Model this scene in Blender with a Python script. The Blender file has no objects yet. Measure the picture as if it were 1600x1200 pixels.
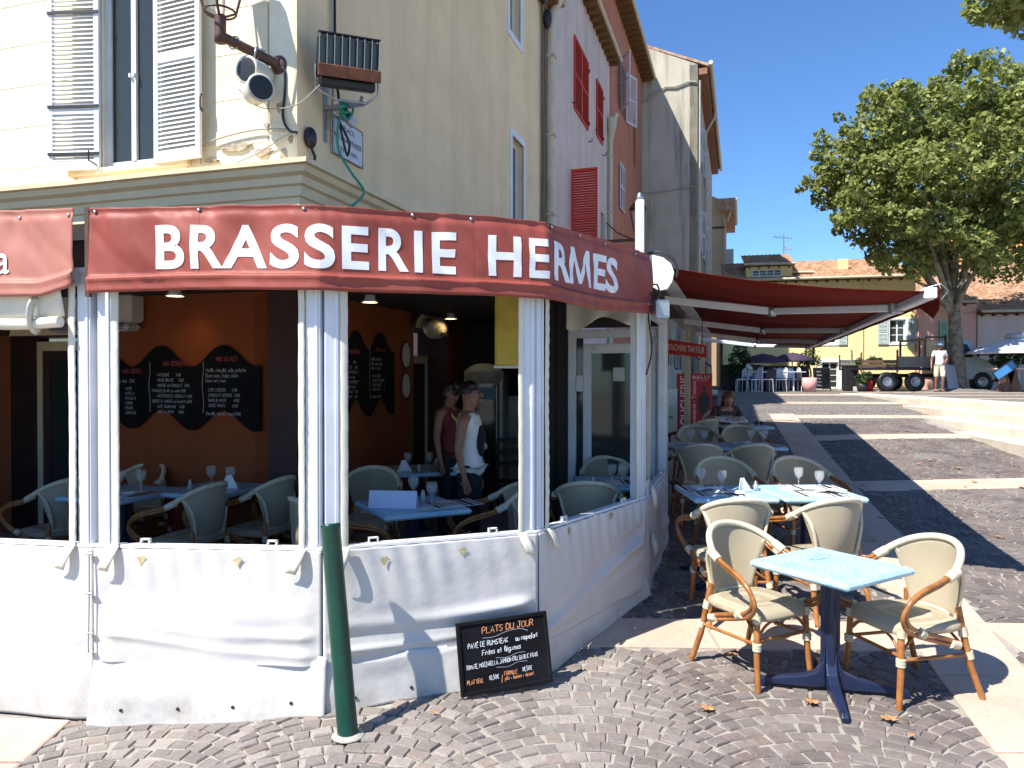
import bpy, bmesh, math, random
import numpy as np
from mathutils import Vector, Matrix, Euler
R = math.radians
rnd = random.Random(7)
scene = bpy.context.scene

# ------------------------------------------------------------------ camera
CAMH, FPX, HV = 1.83, 1150.0, 588.0
cam_d = bpy.data.cameras.new("camera")
cam = bpy.data.objects.new("camera", cam_d)
scene.collection.objects.link(cam)
cam.location = (0, 0, CAMH)
cam_d.sensor_width = 36.0
cam_d.lens = 36.0 * FPX / 1600.0
cam_d.clip_start = 0.05
cam_d.clip_end = 3000
cam.rotation_euler = (R(90 - 0.6), 0, 0)
scene.camera = cam

# ------------------------------------------------------------------ light
SUN = Vector((-0.486, -0.359, 0.797)).normalized()
world = bpy.data.worlds.new("World")
scene.world = world
world.use_nodes = True
wn = world.node_tree
wn.nodes.clear()
sky = wn.nodes.new("ShaderNodeTexSky")
sky.sky_type = 'NISHITA'
sky.sun_disc = False
sky.sun_elevation = math.asin(SUN.z)
sky.sun_rotation = math.atan2(SUN.x, SUN.y)
sky.altitude = 600
sky.air_density = 1.0
sky.dust_density = 0.1
sky.ozone_density = 3.0
bgn = wn.nodes.new("ShaderNodeBackground")
bgn.inputs[1].default_value = 0.09
wo = wn.nodes.new("ShaderNodeOutputWorld")
tint = wn.nodes.new("ShaderNodeMix"); tint.data_type = 'RGBA'; tint.blend_type = 'MULTIPLY'; tint.inputs[0].default_value = 1
tint.inputs[7].default_value = (.70, .97, 1.26, 1)
wn.links.new(sky.outputs[0], tint.inputs[6]); wn.links.new(tint.outputs[2], bgn.inputs[0])
wn.links.new(bgn.outputs[0], wo.inputs[0])
sun_d = bpy.data.lights.new("sun", 'SUN')
sun_d.energy = 5.0
sun_d.angle = R(0.53)
sun_d.color = (1.0, 0.955, 0.88)
sun_o = bpy.data.objects.new("sun", sun_d)
scene.collection.objects.link(sun_o)
sun_o.rotation_euler = SUN.to_track_quat('Z', 'Y').to_euler()
sun_o.location = (-5, -5, 15)
vs = scene.view_settings
vs.view_transform = 'Standard'
vs.look = 'None'
vs.exposure = 0.9
vs.gamma = 1
vs.use_curve_mapping = False
scene.cycles.max_bounces = 6
scene.cycles.transparent_max_bounces = 12
scene.cycles.transmission_bounces = 4
scene.cycles.sample_clamp_indirect = 4
scene.cycles.caustics_reflective = False
scene.cycles.caustics_refractive = False

# ------------------------------------------------------------------ helpers
COL = scene.collection

class MB:
    """collects shapes, builds one mesh object"""
    def __init__(s):
        s.v, s.f, s.m, s.sm, s.c = [], [], [], [], None
    def add(s, verts, faces, mi=0, M=None, smooth=False):
        o = len(s.v)
        if M is not None:
            verts = [M @ Vector(p) for p in verts]
        s.v.extend([tuple(p) for p in verts])
        for f in faces:
            s.f.append(tuple(i + o for i in f))
            s.m.append(mi)
            s.sm.append(smooth)
        return s
    def box(s, a, b, mi=0, M=None, bev=0.0):
        (x0, y0, z0), (x1, y1, z1) = a, b
        if x0 > x1: x0, x1 = x1, x0
        if y0 > y1: y0, y1 = y1, y0
        if z0 > z1: z0, z1 = z1, z0
        if bev <= 0:
            vs_ = [(x0,y0,z0),(x1,y0,z0),(x1,y1,z0),(x0,y1,z0),(x0,y0,z1),(x1,y0,z1),(x1,y1,z1),(x0,y1,z1)]
            return s.add(vs_, [(0,3,2,1),(4,5,6,7),(0,1,5,4),(1,2,6,5),(2,3,7,6),(3,0,4,7)], mi, M)
        b_ = min(bev, (x1-x0)*.45, (y1-y0)*.45, (z1-z0)*.45)
        def ring(z, i):
            return [(x0+i,y0,z),(x1-i,y0,z),(x1,y0+i,z),(x1,y1-i,z),(x1-i,y1,z),(x0+i,y1,z),(x0,y1-i,z),(x0,y0+i,z)]
        def ring2(z, i):
            return [(x0+i+b_*.3,y0+b_,z),(x1-i-b_*.3,y0+b_,z),(x1-b_,y0+i+b_*.3,z),(x1-b_,y1-i-b_*.3,z),(x1-i-b_*.3,y1-b_,z),(x0+i+b_*.3,y1-b_,z),(x0+b_,y1-i-b_*.3,z),(x0+b_,y0+i+b_*.3,z)]
        vs_ = ring2(z0, b_) + ring(z0+b_, b_) + ring(z1-b_, b_) + ring2(z1, b_)
        fs = [tuple(range(7,-1,-1)), tuple(range(24,32))]
        for k in range(3):
            for i in range(8):
                j = (i+1) % 8
                fs.append((k*8+i, k*8+j, (k+1)*8+j, (k+1)*8+i))
        return s.add(vs_, fs, mi, M)
    def tube(s, pts, r, n=8, mi=0, M=None, closed=False, caps=True, smooth=True, flat=1.0):
        pts = [Vector(p) for p in pts]
        N = len(pts)
        rs = r if isinstance(r, (list, tuple)) else [r]*N
        vs_, fs = [], []
        up = None
        for i, p in enumerate(pts):
            if closed:
                t = (pts[(i+1) % N] - pts[i-1])
            else:
                t = pts[min(i+1, N-1)] - pts[max(i-1, 0)]
            if t.length < 1e-9: t = Vector((0, 0, 1))
            t.normalize()
            if up is None:
                up = Vector((0, 0, 1)) if abs(t.z) < .95 else Vector((1, 0, 0))
            a = up - t * up.dot(t)
            if a.length < 1e-6:
                a = t.orthogonal()
            a.normalize()
            up = a
            b = t.cross(a)
            for k in range(n):
                w = 2*math.pi*k/n
                vs_.append(p + a*math.cos(w)*rs[i] + b*math.sin(w)*rs[i]*flat)
        segs = N if closed else N-1
        for i in range(segs):
            j = (i+1) % N
            for k in range(n):
                l = (k+1) % n
                fs.append((i*n+k, j*n+k, j*n+l, i*n+l))
        s.add(vs_, fs, mi, M, smooth)
        if caps and not closed:
            s.add(vs_[:n], [tuple(range(n))], mi, M)
            s.add(vs_[-n:], [tuple(range(n-1, -1, -1))], mi, M)
        return s
    def lathe(s, prof, n=16, mi=0, M=None, smooth=True, caps=True):
        vs_, fs = [], []
        for (r, z) in prof:
            for k in range(n):
                a = 2*math.pi*k/n
                vs_.append((r*math.cos(a), r*math.sin(a), z))
        for i in range(len(prof)-1):
            for k in range(n):
                l = (k+1) % n
                fs.append((i*n+k, i*n+l, (i+1)*n+l, (i+1)*n+k))
        s.add(vs_, fs, mi, M, smooth)
        if caps and prof[0][0] > 1e-5: s.add(vs_[:n], [tuple(range(n-1, -1, -1))], mi, M)
        if caps and prof[-1][0] > 1e-5: s.add(vs_[-n:], [tuple(range(n))], mi, M)
        return s
    def prism(s, poly, z0, z1, mi=0, M=None):
        n = len(poly)
        area = sum(poly[i][0]*poly[(i+1)%n][1]-poly[(i+1)%n][0]*poly[i][1] for i in range(n))
        if area < 0: poly = poly[::-1]
        vs_ = [(x, y, z0) for x, y in poly] + [(x, y, z1) for x, y in poly]
        fs = [tuple(range(n-1, -1, -1)), tuple(range(n, 2*n))]
        for i in range(n):
            j = (i+1) % n
            fs.append((i, j, n+j, n+i))
        return s.add(vs_, fs, mi, M)
    def grid(s, fn, nu, nv, mi=0, M=None, smooth=True, thick=None):
        vs_ = [fn(i/nu, j/nv) for j in range(nv+1) for i in range(nu+1)]
        fs = [(j*(nu+1)+i, j*(nu+1)+i+1, (j+1)*(nu+1)+i+1, (j+1)*(nu+1)+i) for j in range(nv) for i in range(nu)]
        return s.add(vs_, fs, mi, M, smooth)
    def ball(s, c, r, n=10, mi=0, M=None, sq=(1,1,1)):
        pr = [(max(1e-6, math.sin(math.pi*i/(n//2+2))), -math.cos(math.pi*i/(n//2+2))) for i in range(n//2+3)]
        T = Matrix.Translation(Vector(c)) @ Matrix.Diagonal((r*sq[0], r*sq[1], r*sq[2], 1))
        if M is not None: T = M @ T
        return s.lathe(pr, n, mi, T)
    def mesh(s, name, mats, recalc=False):
        me = bpy.data.meshes.new(name)
        me.from_pydata(s.v, [], s.f)
        if not isinstance(mats, (list, tuple)): mats = [mats]
        for m in mats: me.materials.append(m)
        me.polygons.foreach_set("material_index", s.m)
        me.polygons.foreach_set("use_smooth", s.sm)
        if recalc:
            bm = bmesh.new(); bm.from_mesh(me)
            bmesh.ops.recalc_face_normals(bm, faces=bm.faces)
            bm.to_mesh(me); bm.free()
        me.update()
        return me
    def build(s, name, mats, parent=None, label=None, recalc=False, M=None, kind=None):
        o = bpy.data.objects.new(name, s.mesh(name, mats, recalc))
        COL.objects.link(o)
        if parent is not None: o.parent = parent
        if M is not None: o.matrix_local = M
        if label: o['label'] = label
        if kind: o['kind'] = kind
        return o

def solidify(o, t, offset=0.0):
    m = o.modifiers.new("thickness", 'SOLIDIFY'); m.thickness = t; m.offset = offset
    return o
def bevel(o, w, seg=2):
    m = o.modifiers.new("bevel", 'BEVEL'); m.width = w; m.segments = seg; m.limit_method = 'ANGLE'
    return o
def tag(o, label=None, cat=None, group=None, kind=None):
    if label: o['label'] = label
    if cat: o['category'] = cat
    if group: o['group'] = group
    if kind: o['kind'] = kind
    return o
def thing(name, label, cat, loc=(0,0,0), rotz=0, group=None, M=None):
    o = bpy.data.objects.new(name, None); COL.objects.link(o)
    o.empty_display_size = .1
    if M is not None: o.matrix_local = M
    else:
        o.location = loc; o.rotation_euler = (0, 0, rotz)
    return tag(o, label, cat, group)
def inst(name, me, parent, M=None):
    o = bpy.data.objects.new(name, me); COL.objects.link(o)
    o.parent = parent
    if M is not None: o.matrix_local = M
    return o
def dup(root, loc, rotz, label, group=None, rx=0, ry=0):
    def cp(o, par):
        c = o.copy(); COL.objects.link(c); c.parent = par
        c.matrix_local = o.matrix_local.copy()
        for ch in list(o.children): cp(ch, c)
        return c
    c = cp(root, None)
    c.location = loc; c.rotation_euler = (rx, ry, rotz)
    c['label'] = label
    if group: c['group'] = group
    return c
def frame(o, xd):
    """matrix: x to the right seen from outside, y into the wall, z up"""
    x = Vector((xd[0], xd[1], 0)).normalized()
    z = Vector((0, 0, 1)); y = z.cross(x)
    M = Matrix.Identity(4)
    for i in range(3):
        M[i][0], M[i][1], M[i][2] = x[i], y[i], z[i]
    M[0][3], M[1][3], M[2][3] = o[0], o[1], (o[2] if len(o) > 2 else 0)
    return M
def T(x, y, z): return Matrix.Translation((x, y, z))
def RZ(a): return Matrix.Rotation(a, 4, 'Z')
def RX(a): return Matrix.Rotation(a, 4, 'X')
def RY(a): return Matrix.Rotation(a, 4, 'Y')
def catmull(P, n=6, closed=False):
    P = [Vector(p) for p in P]; out = []
    N = len(P)
    rng = range(N if closed else N-1)
    for i in rng:
        a = P[(i-1) % N] if (closed or i > 0) else P[0]*2-P[1]
        b = P[i]; c = P[(i+1) % N]
        d = P[(i+2) % N] if (closed or i+2 < N) else P[-1]*2-P[-2]
        for k in range(n):
            t = k/n
            out.append(.5*((2*b)+(c-a)*t+(2*a-5*b+4*c-d)*t*t+(3*b-a-3*c+d)*t**3))
    if not closed: out.append(P[-1])
    return out
def sstep(a, b, x):
    t = max(0.0, min(1.0, (x-a)/(b-a))); return t*t*(3-2*t)
def vnoise(x, y, seed=0):
    """cheap smooth 2d noise in -1..1"""
    def h(i, j):
        n = math.sin(i*127.1+j*311.7+seed*74.7)*43758.5453
        return n-math.floor(n)
    i, j = math.floor(x), math.floor(y); fx, fy = x-i, y-j
    fx, fy = fx*fx*(3-2*fx), fy*fy*(3-2*fy)
    a = h(i,j)*(1-fx)+h(i+1,j)*fx; b = h(i,j+1)*(1-fx)+h(i+1,j+1)*fx
    return (a*(1-fy)+b*fy)*2-1

# ------------------------------------------------------------------ materials
def C4(c): return (c[0], c[1], c[2], 1)
def rgb(r, g, b):
    """sRGB 0-255 to linear"""
    f = lambda v: (v/255/12.92) if v/255 <= .04045 else ((v/255+.055)/1.055)**2.4
    return (f(r), f(g), f(b))
class NT:
    def __init__(s, name):
        s.mat = bpy.data.materials.new(name); s.mat.use_nodes = True
        s.t = s.mat.node_tree; s.t.nodes.clear()
        s.out = s.n("ShaderNodeOutputMaterial"); s.b = s.n("ShaderNodeBsdfPrincipled")
        s.l(s.b.outputs[0], s.out.inputs[0])
        s.tc = s.n("ShaderNodeTexCoord")
    def n(s, t, **k):
        nd = s.t.nodes.new(t)
        for a, v in k.items(): setattr(nd, a, v)
        return nd
    def l(s, a, b): s.t.links.new(a, b)
    def mapping(s, scale=(1,1,1), src=None):
        m = s.n("ShaderNodeMapping"); m.inputs['Scale'].default_value = scale
        s.l(src or s.tc.outputs['Object'], m.inputs[0]); return m.outputs[0]
    def noise(s, scale, vec=None, detail=4, rough=.55):
        nd = s.n("ShaderNodeTexNoise"); nd.inputs['Scale'].default_value = scale
        nd.inputs['Detail'].default_value = detail; nd.inputs['Roughness'].default_value = rough
        s.l(vec or s.tc.outputs['Object'], nd.inputs['Vector']); return nd.outputs[0]
    def vor(s, scale, vec=None, feature='F1', rand=1.0):
        nd = s.n("ShaderNodeTexVoronoi", feature=feature); nd.inputs['Scale'].default_value = scale
        nd.inputs['Randomness'].default_value = rand
        s.l(vec or s.tc.outputs['Object'], nd.inputs['Vector']); return nd
    def ramp(s, f, stops):
        r = s.n("ShaderNodeValToRGB"); e = r.color_ramp.elements
        while len(e) > 1: e.remove(e[-1])
        e[0].position = stops[0][0]; e[0].color = C4(stops[0][1]) if hasattr(stops[0][1], '__len__') else (stops[0][1],)*3+(1,)
        for p, c in stops[1:]:
            k = e.new(p); k.color = C4(c) if hasattr(c, '__len__') else (c, c, c, 1)
        s.l(f, r.inputs[0]); return r.outputs[0]
    def mix(s, f, a, b, mode='MIX'):
        m = s.n("ShaderNodeMix", data_type='RGBA', blend_type=mode)
        for sock, v in ((m.inputs[0], f), (m.inputs[6], a), (m.inputs[7], b)):
            if hasattr(v, 'is_linked'): s.l(v, sock)
            elif isinstance(v, (int, float)): sock.default_value = v
            else: sock.default_value = C4(v)
        return m.outputs[2]
    def bump(s, h, strength=.3, dist=.01, normal=None):
        b = s.n("ShaderNodeBump"); b.inputs['Strength'].default_value = strength
        b.inputs['Distance'].default_value = dist
        s.l(h, b.inputs['Height'])
        if normal: s.l(normal, b.inputs['Normal'])
        return b.outputs[0]
    def col(s, c):
        if hasattr(c, 'is_linked'): s.l(c, s.b.inputs['Base Color'])
        else: s.b.inputs['Base Color'].default_value = C4(c)
    def fin(s, rough=.7, metal=0, spec=None, normal=None):
        s.b.inputs['Roughness'].default_value = rough
        s.b.inputs['Metallic'].default_value = metal
        if spec is not None: s.b.inputs['Specular IOR Level'].default_value = spec
        if normal: s.l(normal, s.b.inputs['Normal'])
        return s.mat

def pm(name, col, rough=.65, var=.12, scale=6, bump=.1, bscale=60, bdist=.003, metal=0, tint=None, spec=None, fine=0.0):
    n = NT(name)
    a = n.noise(scale, detail=5)
    lo = tuple(c*(1-var) for c in col)
    hi = tint or tuple(min(1, c*(1+var)) for c in col)
    c = n.ramp(a, [(.3, lo), (.7, hi)])
    if fine > 0:
        f = n.noise(bscale*3, detail=2)
        c = n.mix(fine, c, n.ramp(f, [(.35, .25), (.65, 1.0)]), 'MULTIPLY')
    n.col(c)
    nb = n.bump(n.noise(bscale, detail=4), bump, bdist) if bump > 0 else None
    return n.fin(rough, metal, spec, nb)

def plaster(name, col, stain=(.22,.20,.17), amt=.35, streak=.5, bump=.25):
    n = NT(name)
    a = n.noise(.8, detail=6, rough=.6)
    c = n.ramp(a, [(.3, tuple(x*.88 for x in col)), (.7, tuple(min(1, x*1.06) for x in col))])
    st = n.noise(1.0, n.mapping((2.2, 2.2, .16)), detail=6, rough=.65)
    sm = n.ramp(st, [(.48, 0.0), (.72, streak)])
    c = n.mix(sm, c, tuple(x*y*2.2 for x, y in zip(col, stain)))
    pt = n.ramp(n.noise(1.7, detail=9, rough=.72), [(.50, 0.0), (.70, amt)])
    c = n.mix(pt, c, tuple(x*.75 for x in col))
    n.col(c)
    b1 = n.bump(n.noise(45, detail=5), bump, .006)
    b2 = n.bump(n.noise(2.5, detail=2), .3, .03, b1)
    return n.fin(.9, spec=.2, normal=b2)

def glassmat(name, col=(.9,.95,.95), rough=.02):
    n = NT(name)
    n.b.inputs['Transmission Weight'].default_value = 1
    n.b.inputs['IOR'].default_value = 1.45
    n.col(col); return n.fin(rough)
def pane_mat(name, tintc=(.02,.025,.03), rough=.06):
    n = NT(name); n.col(tintc)
    return n.fin(rough, spec=.5, normal=n.bump(n.noise(1.2, detail=1), .12, .01))
def thinglass(name, alpha=.18, col=(.8,.85,.85), rough=.03):
    """sheet glass or clear film: mostly see-through, with reflections"""
    n = NT(name); n.col(col); m = n.fin(rough, spec=.6)
    n.b.inputs['Alpha'].default_value = alpha
    return m
def emit(name, col, st):
    n = NT(name); n.col((0,0,0)); n.b.inputs['Emission Color'].default_value = C4(col)
    n.b.inputs['Emission Strength'].default_value = st; return n.fin(.5)

MT = {}
MT['white'] = pm('white_paint', (.74,.74,.73), .45, .06, 3, .05)
MT['white_metal'] = pm('white_metal', (.66,.68,.72), .38, .08, 5, .04)
MT['cream_wrap'] = pm('cream_wrap', (.58,.52,.375), .6, .12, 30, .3, 220)
MT['navy'] = pm('navy_plastic', (.010,.018,.052), .38, .2, 6, .15, 140, .002)
MT['dark'] = pm('dark_paint', (.02,.018,.02), .5, .2)
MT['black'] = pm('black_plastic', (.012,.012,.014), .45, .2)
MT['brown_metal'] = pm('brown_metal', (.095,.042,.025), .5, .2, 12)
MT['steel'] = pm('steel', (.42,.43,.45), .35, .15, 14, .05, metal=.8)
MT['grey_plastic'] = pm('grey_plastic', (.5,.5,.5), .5, .08)
MT['cable_grey'] = pm('grey_cable', (.38,.35,.30), .7, .1)
MT['cable_green'] = pm('green_cable', (.02,.28,.2), .5, .1)
MT['bollard'] = pm('green_enamel', (.003,.052,.034), .28, .18, 9, .08, 40)
MT['speaker'] = pm('ivory_plastic', (.58,.56,.47), .45, .08)
MT['skin'] = pm('skin', (.42,.22,.14), .55, .12, 20, .05)
MT['skin_tan'] = pm('tanned_skin', (.30,.14,.085), .55, .12, 20, .05)
MT['hair'] = pm('dark_hair', (.012,.008,.007), .5, .3, 40, .5, 120)
MT['hair_brown'] = pm('brown_hair', (.16,.08,.035), .55, .35, 40, .5, 120)
MT['cloth_white'] = pm('white_cloth', (.76,.76,.74), .85, .08, 8, .2, 60)
MT['cloth_brown'] = pm('brown_cloth', (.085,.05,.045), .9, .15)
MT['cloth_black'] = pm('black_cloth', (.012,.012,.016), .9, .2)
MT['cloth_red'] = pm('dark_red_cloth', (.14,.02,.025), .9, .2)
MT['cloth_yellow'] = pm('yellow_cloth', (.55,.42,.08), .9, .15)
MT['cloth_pink'] = pm('pink_cloth', (.72,.36,.33), .9, .12)
MT['cloth_blue'] = pm('blue_cloth', (.14,.25,.36), .9, .15)
MT['cloth_beige'] = pm('beige_cloth', (.6,.54,.42), .9, .12)
MT['paper'] = pm('paper', (.8,.8,.8), .8, .04)
MT['glass'] = thinglass('clear_glass', .11, (.85,.88,.9), .03)
MT['pane'] = pane_mat('window_pane', (.035,.042,.038))
MT['film'] = thinglass('clear_film', .22, (.75,.77,.78), .12)
MT['sheet'] = thinglass('sheet_glass', .16)
MT['chalkboard'] = pm('chalkboard', (.005,.005,.007), .85, .5, 3, .05, tint=(.011,.011,.014), spec=.15)
MT['chalk_white'] = pm('white_chalk', (.75,.8,.82), .9, .2, 60)
MT['chalk_dim'] = pm('faded_chalk', (.34,.36,.38), .9, .3, 60)
MT['chalk_orange'] = pm('orange_chalk', (.82,.34,.15), .9, .2, 60)
MT['chalk_red'] = pm('red_chalk', (.35,.07,.05), .9, .2, 60)
MT['bulb'] = emit('warm_bulb', (1,.72,.3), 9)
MT['orange_wall'] = plaster('orange_plaster', (.27,.072,.026), amt=.2, streak=.25)
MT['orange_dark'] = pm('dark_brown_paint', (.055,.022,.022), .7, .2)
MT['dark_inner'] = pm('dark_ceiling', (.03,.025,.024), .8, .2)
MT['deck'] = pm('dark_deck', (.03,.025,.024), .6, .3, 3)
# ------------------------------------------------------------------ special materials
def mk_beige_block():
    n = NT('cream_render')
    base = (.80,.69,.45)
    a = n.noise(1.2, detail=6)
    c = n.ramp(a, [(.3, (.72,.63,.44)), (.7, (.80,.715,.53))])
    pt = n.ramp(n.noise(2.3, detail=9, rough=.75), [(.55, 0.0), (.72, .8)])
    c = n.mix(pt, c, (.50,.41,.28))
    n.col(c)
    return n.fin(.9, spec=.2, normal=n.bump(n.noise(50, detail=5), .2, .005))
MT['cream'] = mk_beige_block()
MT['beige_side'] = plaster('beige_side_plaster', (.85,.66,.41), amt=.5, streak=.25)
MT['pink'] = plaster('pink_plaster', (.66,.54,.49), amt=.45, streak=.4)
MT['brick_red'] = plaster('terracotta_plaster', (.50,.205,.13), amt=.4, streak=.35)
MT['grey_gable'] = plaster('grey_weathered_plaster', (.50,.465,.37), stain=(.13,.13,.14), amt=.6, streak=1.0)
MT['tan'] = plaster('tan_plaster', (.47,.33,.2), amt=.2, streak=.4)
MT['yellow'] = plaster('yellow_plaster', (.88,.72,.36), amt=.08, streak=.12)
MT['salmon'] = plaster('salmon_plaster', (.82,.46,.36), amt=.15, streak=.2)
MT['mauve'] = plaster('mauve_plaster', (.70,.55,.48), amt=.2, streak=.25)
MT['orange_b'] = plaster('orange_house_plaster', (.78,.36,.12), amt=.1, streak=.2)
MT['cornice'] = plaster('cornice_plaster', (.86,.70,.45), amt=.3, streak=.2)
MT['red_shutter'] = pm('red_shutter', (.56,.03,.018), .5, .12)
MT['blue_shutter'] = pm('pale_blue_shutter', (.48,.55,.52), .6, .1)
MT['green_shutter'] = pm('pale_green_shutter', (.38,.56,.42), .6, .1)
MT['eaves'] = pm('eaves_wood', (.16,.085,.03), .8, .4, 9, .4, 30, .01)
MT['gutter'] = pm('gutter', (.55,.49,.36), .5, .15)

def mk_tiles():
    n = NT('roof_tiles')
    v = n.vor(5.5)
    c = n.ramp(v.outputs['Color'], [(.0, (.30,.14,.08)), (.35, (.46,.26,.16)), (.65, (.56,.38,.25)), (1.0, (.38,.28,.22))])
    c = n.mix(.5, c, n.ramp(n.noise(7), [(.3, .5), (.7, 1.0)]), 'MULTIPLY')
    n.col(c); return n.fin(.85, normal=n.bump(n.noise(20), .4, .02))
MT['tiles'] = mk_tiles()

def mk_banner(name, col, col2):
    n = NT(name)
    c = n.ramp(n.noise(2.2, detail=5), [(.3, col), (.7, col2)])
    dirt = n.ramp(n.noise(1.3, n.mapping((1.5,1.5,.5)), detail=7, rough=.7), [(.5, 0.0), (.75, .35)])
    c = n.mix(dirt, c, tuple(x*.6 for x in col))
    n.col(c)
    b = n.bump(n.noise(9, n.mapping((1,1,.6)), detail=2), .22, .02)
    b = n.bump(n.noise(500, detail=1), .12, .001, b)
    return n.fin(.55, spec=.35, normal=b)
MT['banner'] = mk_banner('red_banner_vinyl', (.25,.048,.034), (.33,.078,.055))
MT['banner_letter'] = pm('white_vinyl_letter', (.78,.79,.82), .45, .05, 4, .1, 12, .01)

def mk_vinyl():
    n = NT('white_vinyl_sheet')
    c = n.ramp(n.noise(1.1, detail=6, rough=.65), [(.28, (.555,.54,.51)), (.62, (.645,.63,.60))])
    d = n.ramp(n.noise(1.7, n.mapping((1,1,2.4)), detail=9, rough=.75), [(.56, 0.0), (.8, .5)])
    c = n.mix(d, c, (.45,.42,.37))
    g = n.n("ShaderNodeSeparateXYZ"); n.l(n.tc.outputs['Object'], g.inputs[0])
    lo = n.ramp(g.outputs[2], [(.0, .75), (.22, 0.0)])
    lo2 = n.mix(1.0, lo, n.ramp(n.noise(6, detail=8, rough=.7), [(.35, 0.0), (.7, 1.0)]), 'MULTIPLY')
    c = n.mix(lo2, c, (.33,.29,.24))
    n.col(c)
    b = n.bump(n.noise(4.5, detail=3), .35, .02)
    b = n.bump(n.noise(26, detail=3), .12, .004, b)
    return n.fin(.42, spec=.45, normal=b)
MT['vinyl'] = mk_vinyl()
MT['vinyl_roll'] = pm('cream_vinyl_roll', (.66,.63,.53), .55, .12, 3, .3, 12, .01)
MT['tape'] = pm('old_yellow_tape', (.50,.42,.22), .6, .4, 30, .2)

def mk_awning():
    n = NT('red_awning_fabric')
    c = n.ramp(n.noise(1.5, detail=4), [(.3, (.15,.014,.009)), (.7, (.19,.021,.013))])
    n.col(c)
    m = n.fin(.8, spec=.1, normal=n.bump(n.noise(3, detail=2), .15, .02))
    # thin cloth lets some sunlight through
    tr = n.n("ShaderNodeBsdfTranslucent"); tr.inputs[0].default_value = (.3,.03,.015,1)
    mx = n.n("ShaderNodeMixShader"); mx.inputs[0].default_value = .12
    n.l(n.b.outputs[0], mx.inputs[1]); n.l(tr.outputs[0], mx.inputs[2]); n.l(mx.outputs[0], n.out.inputs[0])
    return m
MT['awning'] = mk_awning()

def mk_mosaic():
    n = NT('blue_crackle_top')
    v = n.vor(75, feature='DISTANCE_TO_EDGE')
    e = n.ramp(v.outputs[0], [(.0, 1.0), (.10, .0)])
    c = n.ramp(n.vor(75).outputs['Color'], [(.0, (.12,.42,.62)), (1.0, (.30,.58,.74))])
    c = n.mix(.55, c, n.ramp(n.noise(7, detail=4), [(.35, (.20,.48,.66)), (.65, (.42,.64,.74))]))
    c = n.mix(e, c, (.72,.80,.82)); n.col(c)
    return n.fin(.32, spec=.5, normal=n.bump(v.outputs[0], .15, .002))
MT['mosaic'] = mk_mosaic()

def mk_weave():
    n = NT('cream_woven_mesh')
    w = n.n("ShaderNodeTexWave", bands_direction='Z'); w.inputs['Scale'].default_value = 55; w.inputs['Distortion'].default_value = .6
    n.l(n.tc.outputs['Object'], w.inputs[0])
    w2 = n.n("ShaderNodeTexWave", bands_direction='X'); w2.inputs['Scale'].default_value = 75
    n.l(n.tc.outputs['Object'], w2.inputs[0])
    h = n.mix(.5, w.outputs[0], w2.outputs[0], 'MIX')
    c = n.ramp(h, [(.2, (.42,.355,.24)), (.6, (.67,.575,.405))])
    c = n.mix(.45, c, n.ramp(n.noise(5, detail=6), [(.3, .7), (.7, 1.0)]), 'MULTIPLY')
    oi = n.n('ShaderNodeObjectInfo'); c = n.mix(1.0, c, n.ramp(oi.outputs['Random'], [(0, (.80,.79,.76)), (1, (1,1,1))]), 'MULTIPLY')
    n.col(c); return n.fin(.6, normal=n.bump(h, .8, .005))
MT['weave'] = mk_weave()
def mk_cane():
    n = NT('bamboo_cane')
    c = n.ramp(n.noise(11, detail=5), [(.3, (.24,.082,.022)), (.7, (.44,.19,.055))])
    k = n.ramp(n.noise(60, detail=3), [(.55, 0.0), (.75, .5)])
    c = n.mix(k, c, (.14,.05,.018)); n.col(c)
    return n.fin(.3, spec=.5, normal=n.bump(n.noise(40), .2, .003))
MT['cane'] = mk_cane()

def mk_stone():
    n = NT('porphyry_cobble')
    at = n.n("ShaderNodeAttribute"); at.attribute_name = 'tone'
    geo = n.n("ShaderNodeNewGeometry")
    pos = geo.outputs['Position']
    c = n.mix(.8, at.outputs['Color'], n.ramp(n.noise(55, pos, 6, .7), [(.25, .45), (.75, 1.15)]), 'MULTIPLY')
    dust = n.ramp(n.noise(1.4, pos, 7, .7), [(.40, 0.0), (.66, .32)])
    c = n.mix(dust, c, (.36,.325,.285))
    n.col(c)
    return n.fin(.75, spec=.35, normal=n.bump(n.noise(70, pos, 5), .35, .005))
MT['stone'] = mk_stone()
def mk_joint():
    n = NT('street_surface')
    pos = n.tc.outputs['Object']
    sand = n.ramp(n.noise(30, detail=7, rough=.7), [(.3, (.26,.24,.205)), (.7, (.37,.345,.30))])
    v = n.vor(9.5, rand=.75)
    vd = n.vor(9.5, feature='DISTANCE_TO_EDGE', rand=.75)
    st = n.ramp(v.outputs['Color'], [(.0, (.085,.073,.068)), (.5, (.14,.122,.115)), (1.0, (.18,.16,.15))])
    st = n.mix(.6, st, n.ramp(n.noise(60, detail=5), [(.3, .5), (.7, 1.1)]), 'MULTIPLY')
    jm = n.ramp(vd.outputs[0], [(.04, 1.0), (.11, 0.0)])
    far = n.mix(jm, st, (.26,.24,.21))
    far = n.mix(n.ramp(n.noise(.5, detail=6), [(.4, 0.0), (.7, .4)]), far, (.17,.155,.14))
    spk = n.ramp(n.noise(45, detail=3, rough=.8), [(.66, 0.0), (.70, .8)])
    far = n.mix(spk, far, (.55,.53,.5))
    sep = n.n("ShaderNodeSeparateXYZ"); n.l(pos, sep.inputs[0])
    mr = n.n("ShaderNodeMapRange"); mr.inputs[1].default_value = 15.9; mr.inputs[2].default_value = 16.1
    n.l(sep.outputs[1], mr.inputs[0])
    n.col(n.mix(mr.outputs[0], sand, far))
    return n.fin(.85, spec=.3, normal=n.bump(n.noise(40, detail=6), .5, .008))
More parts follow.
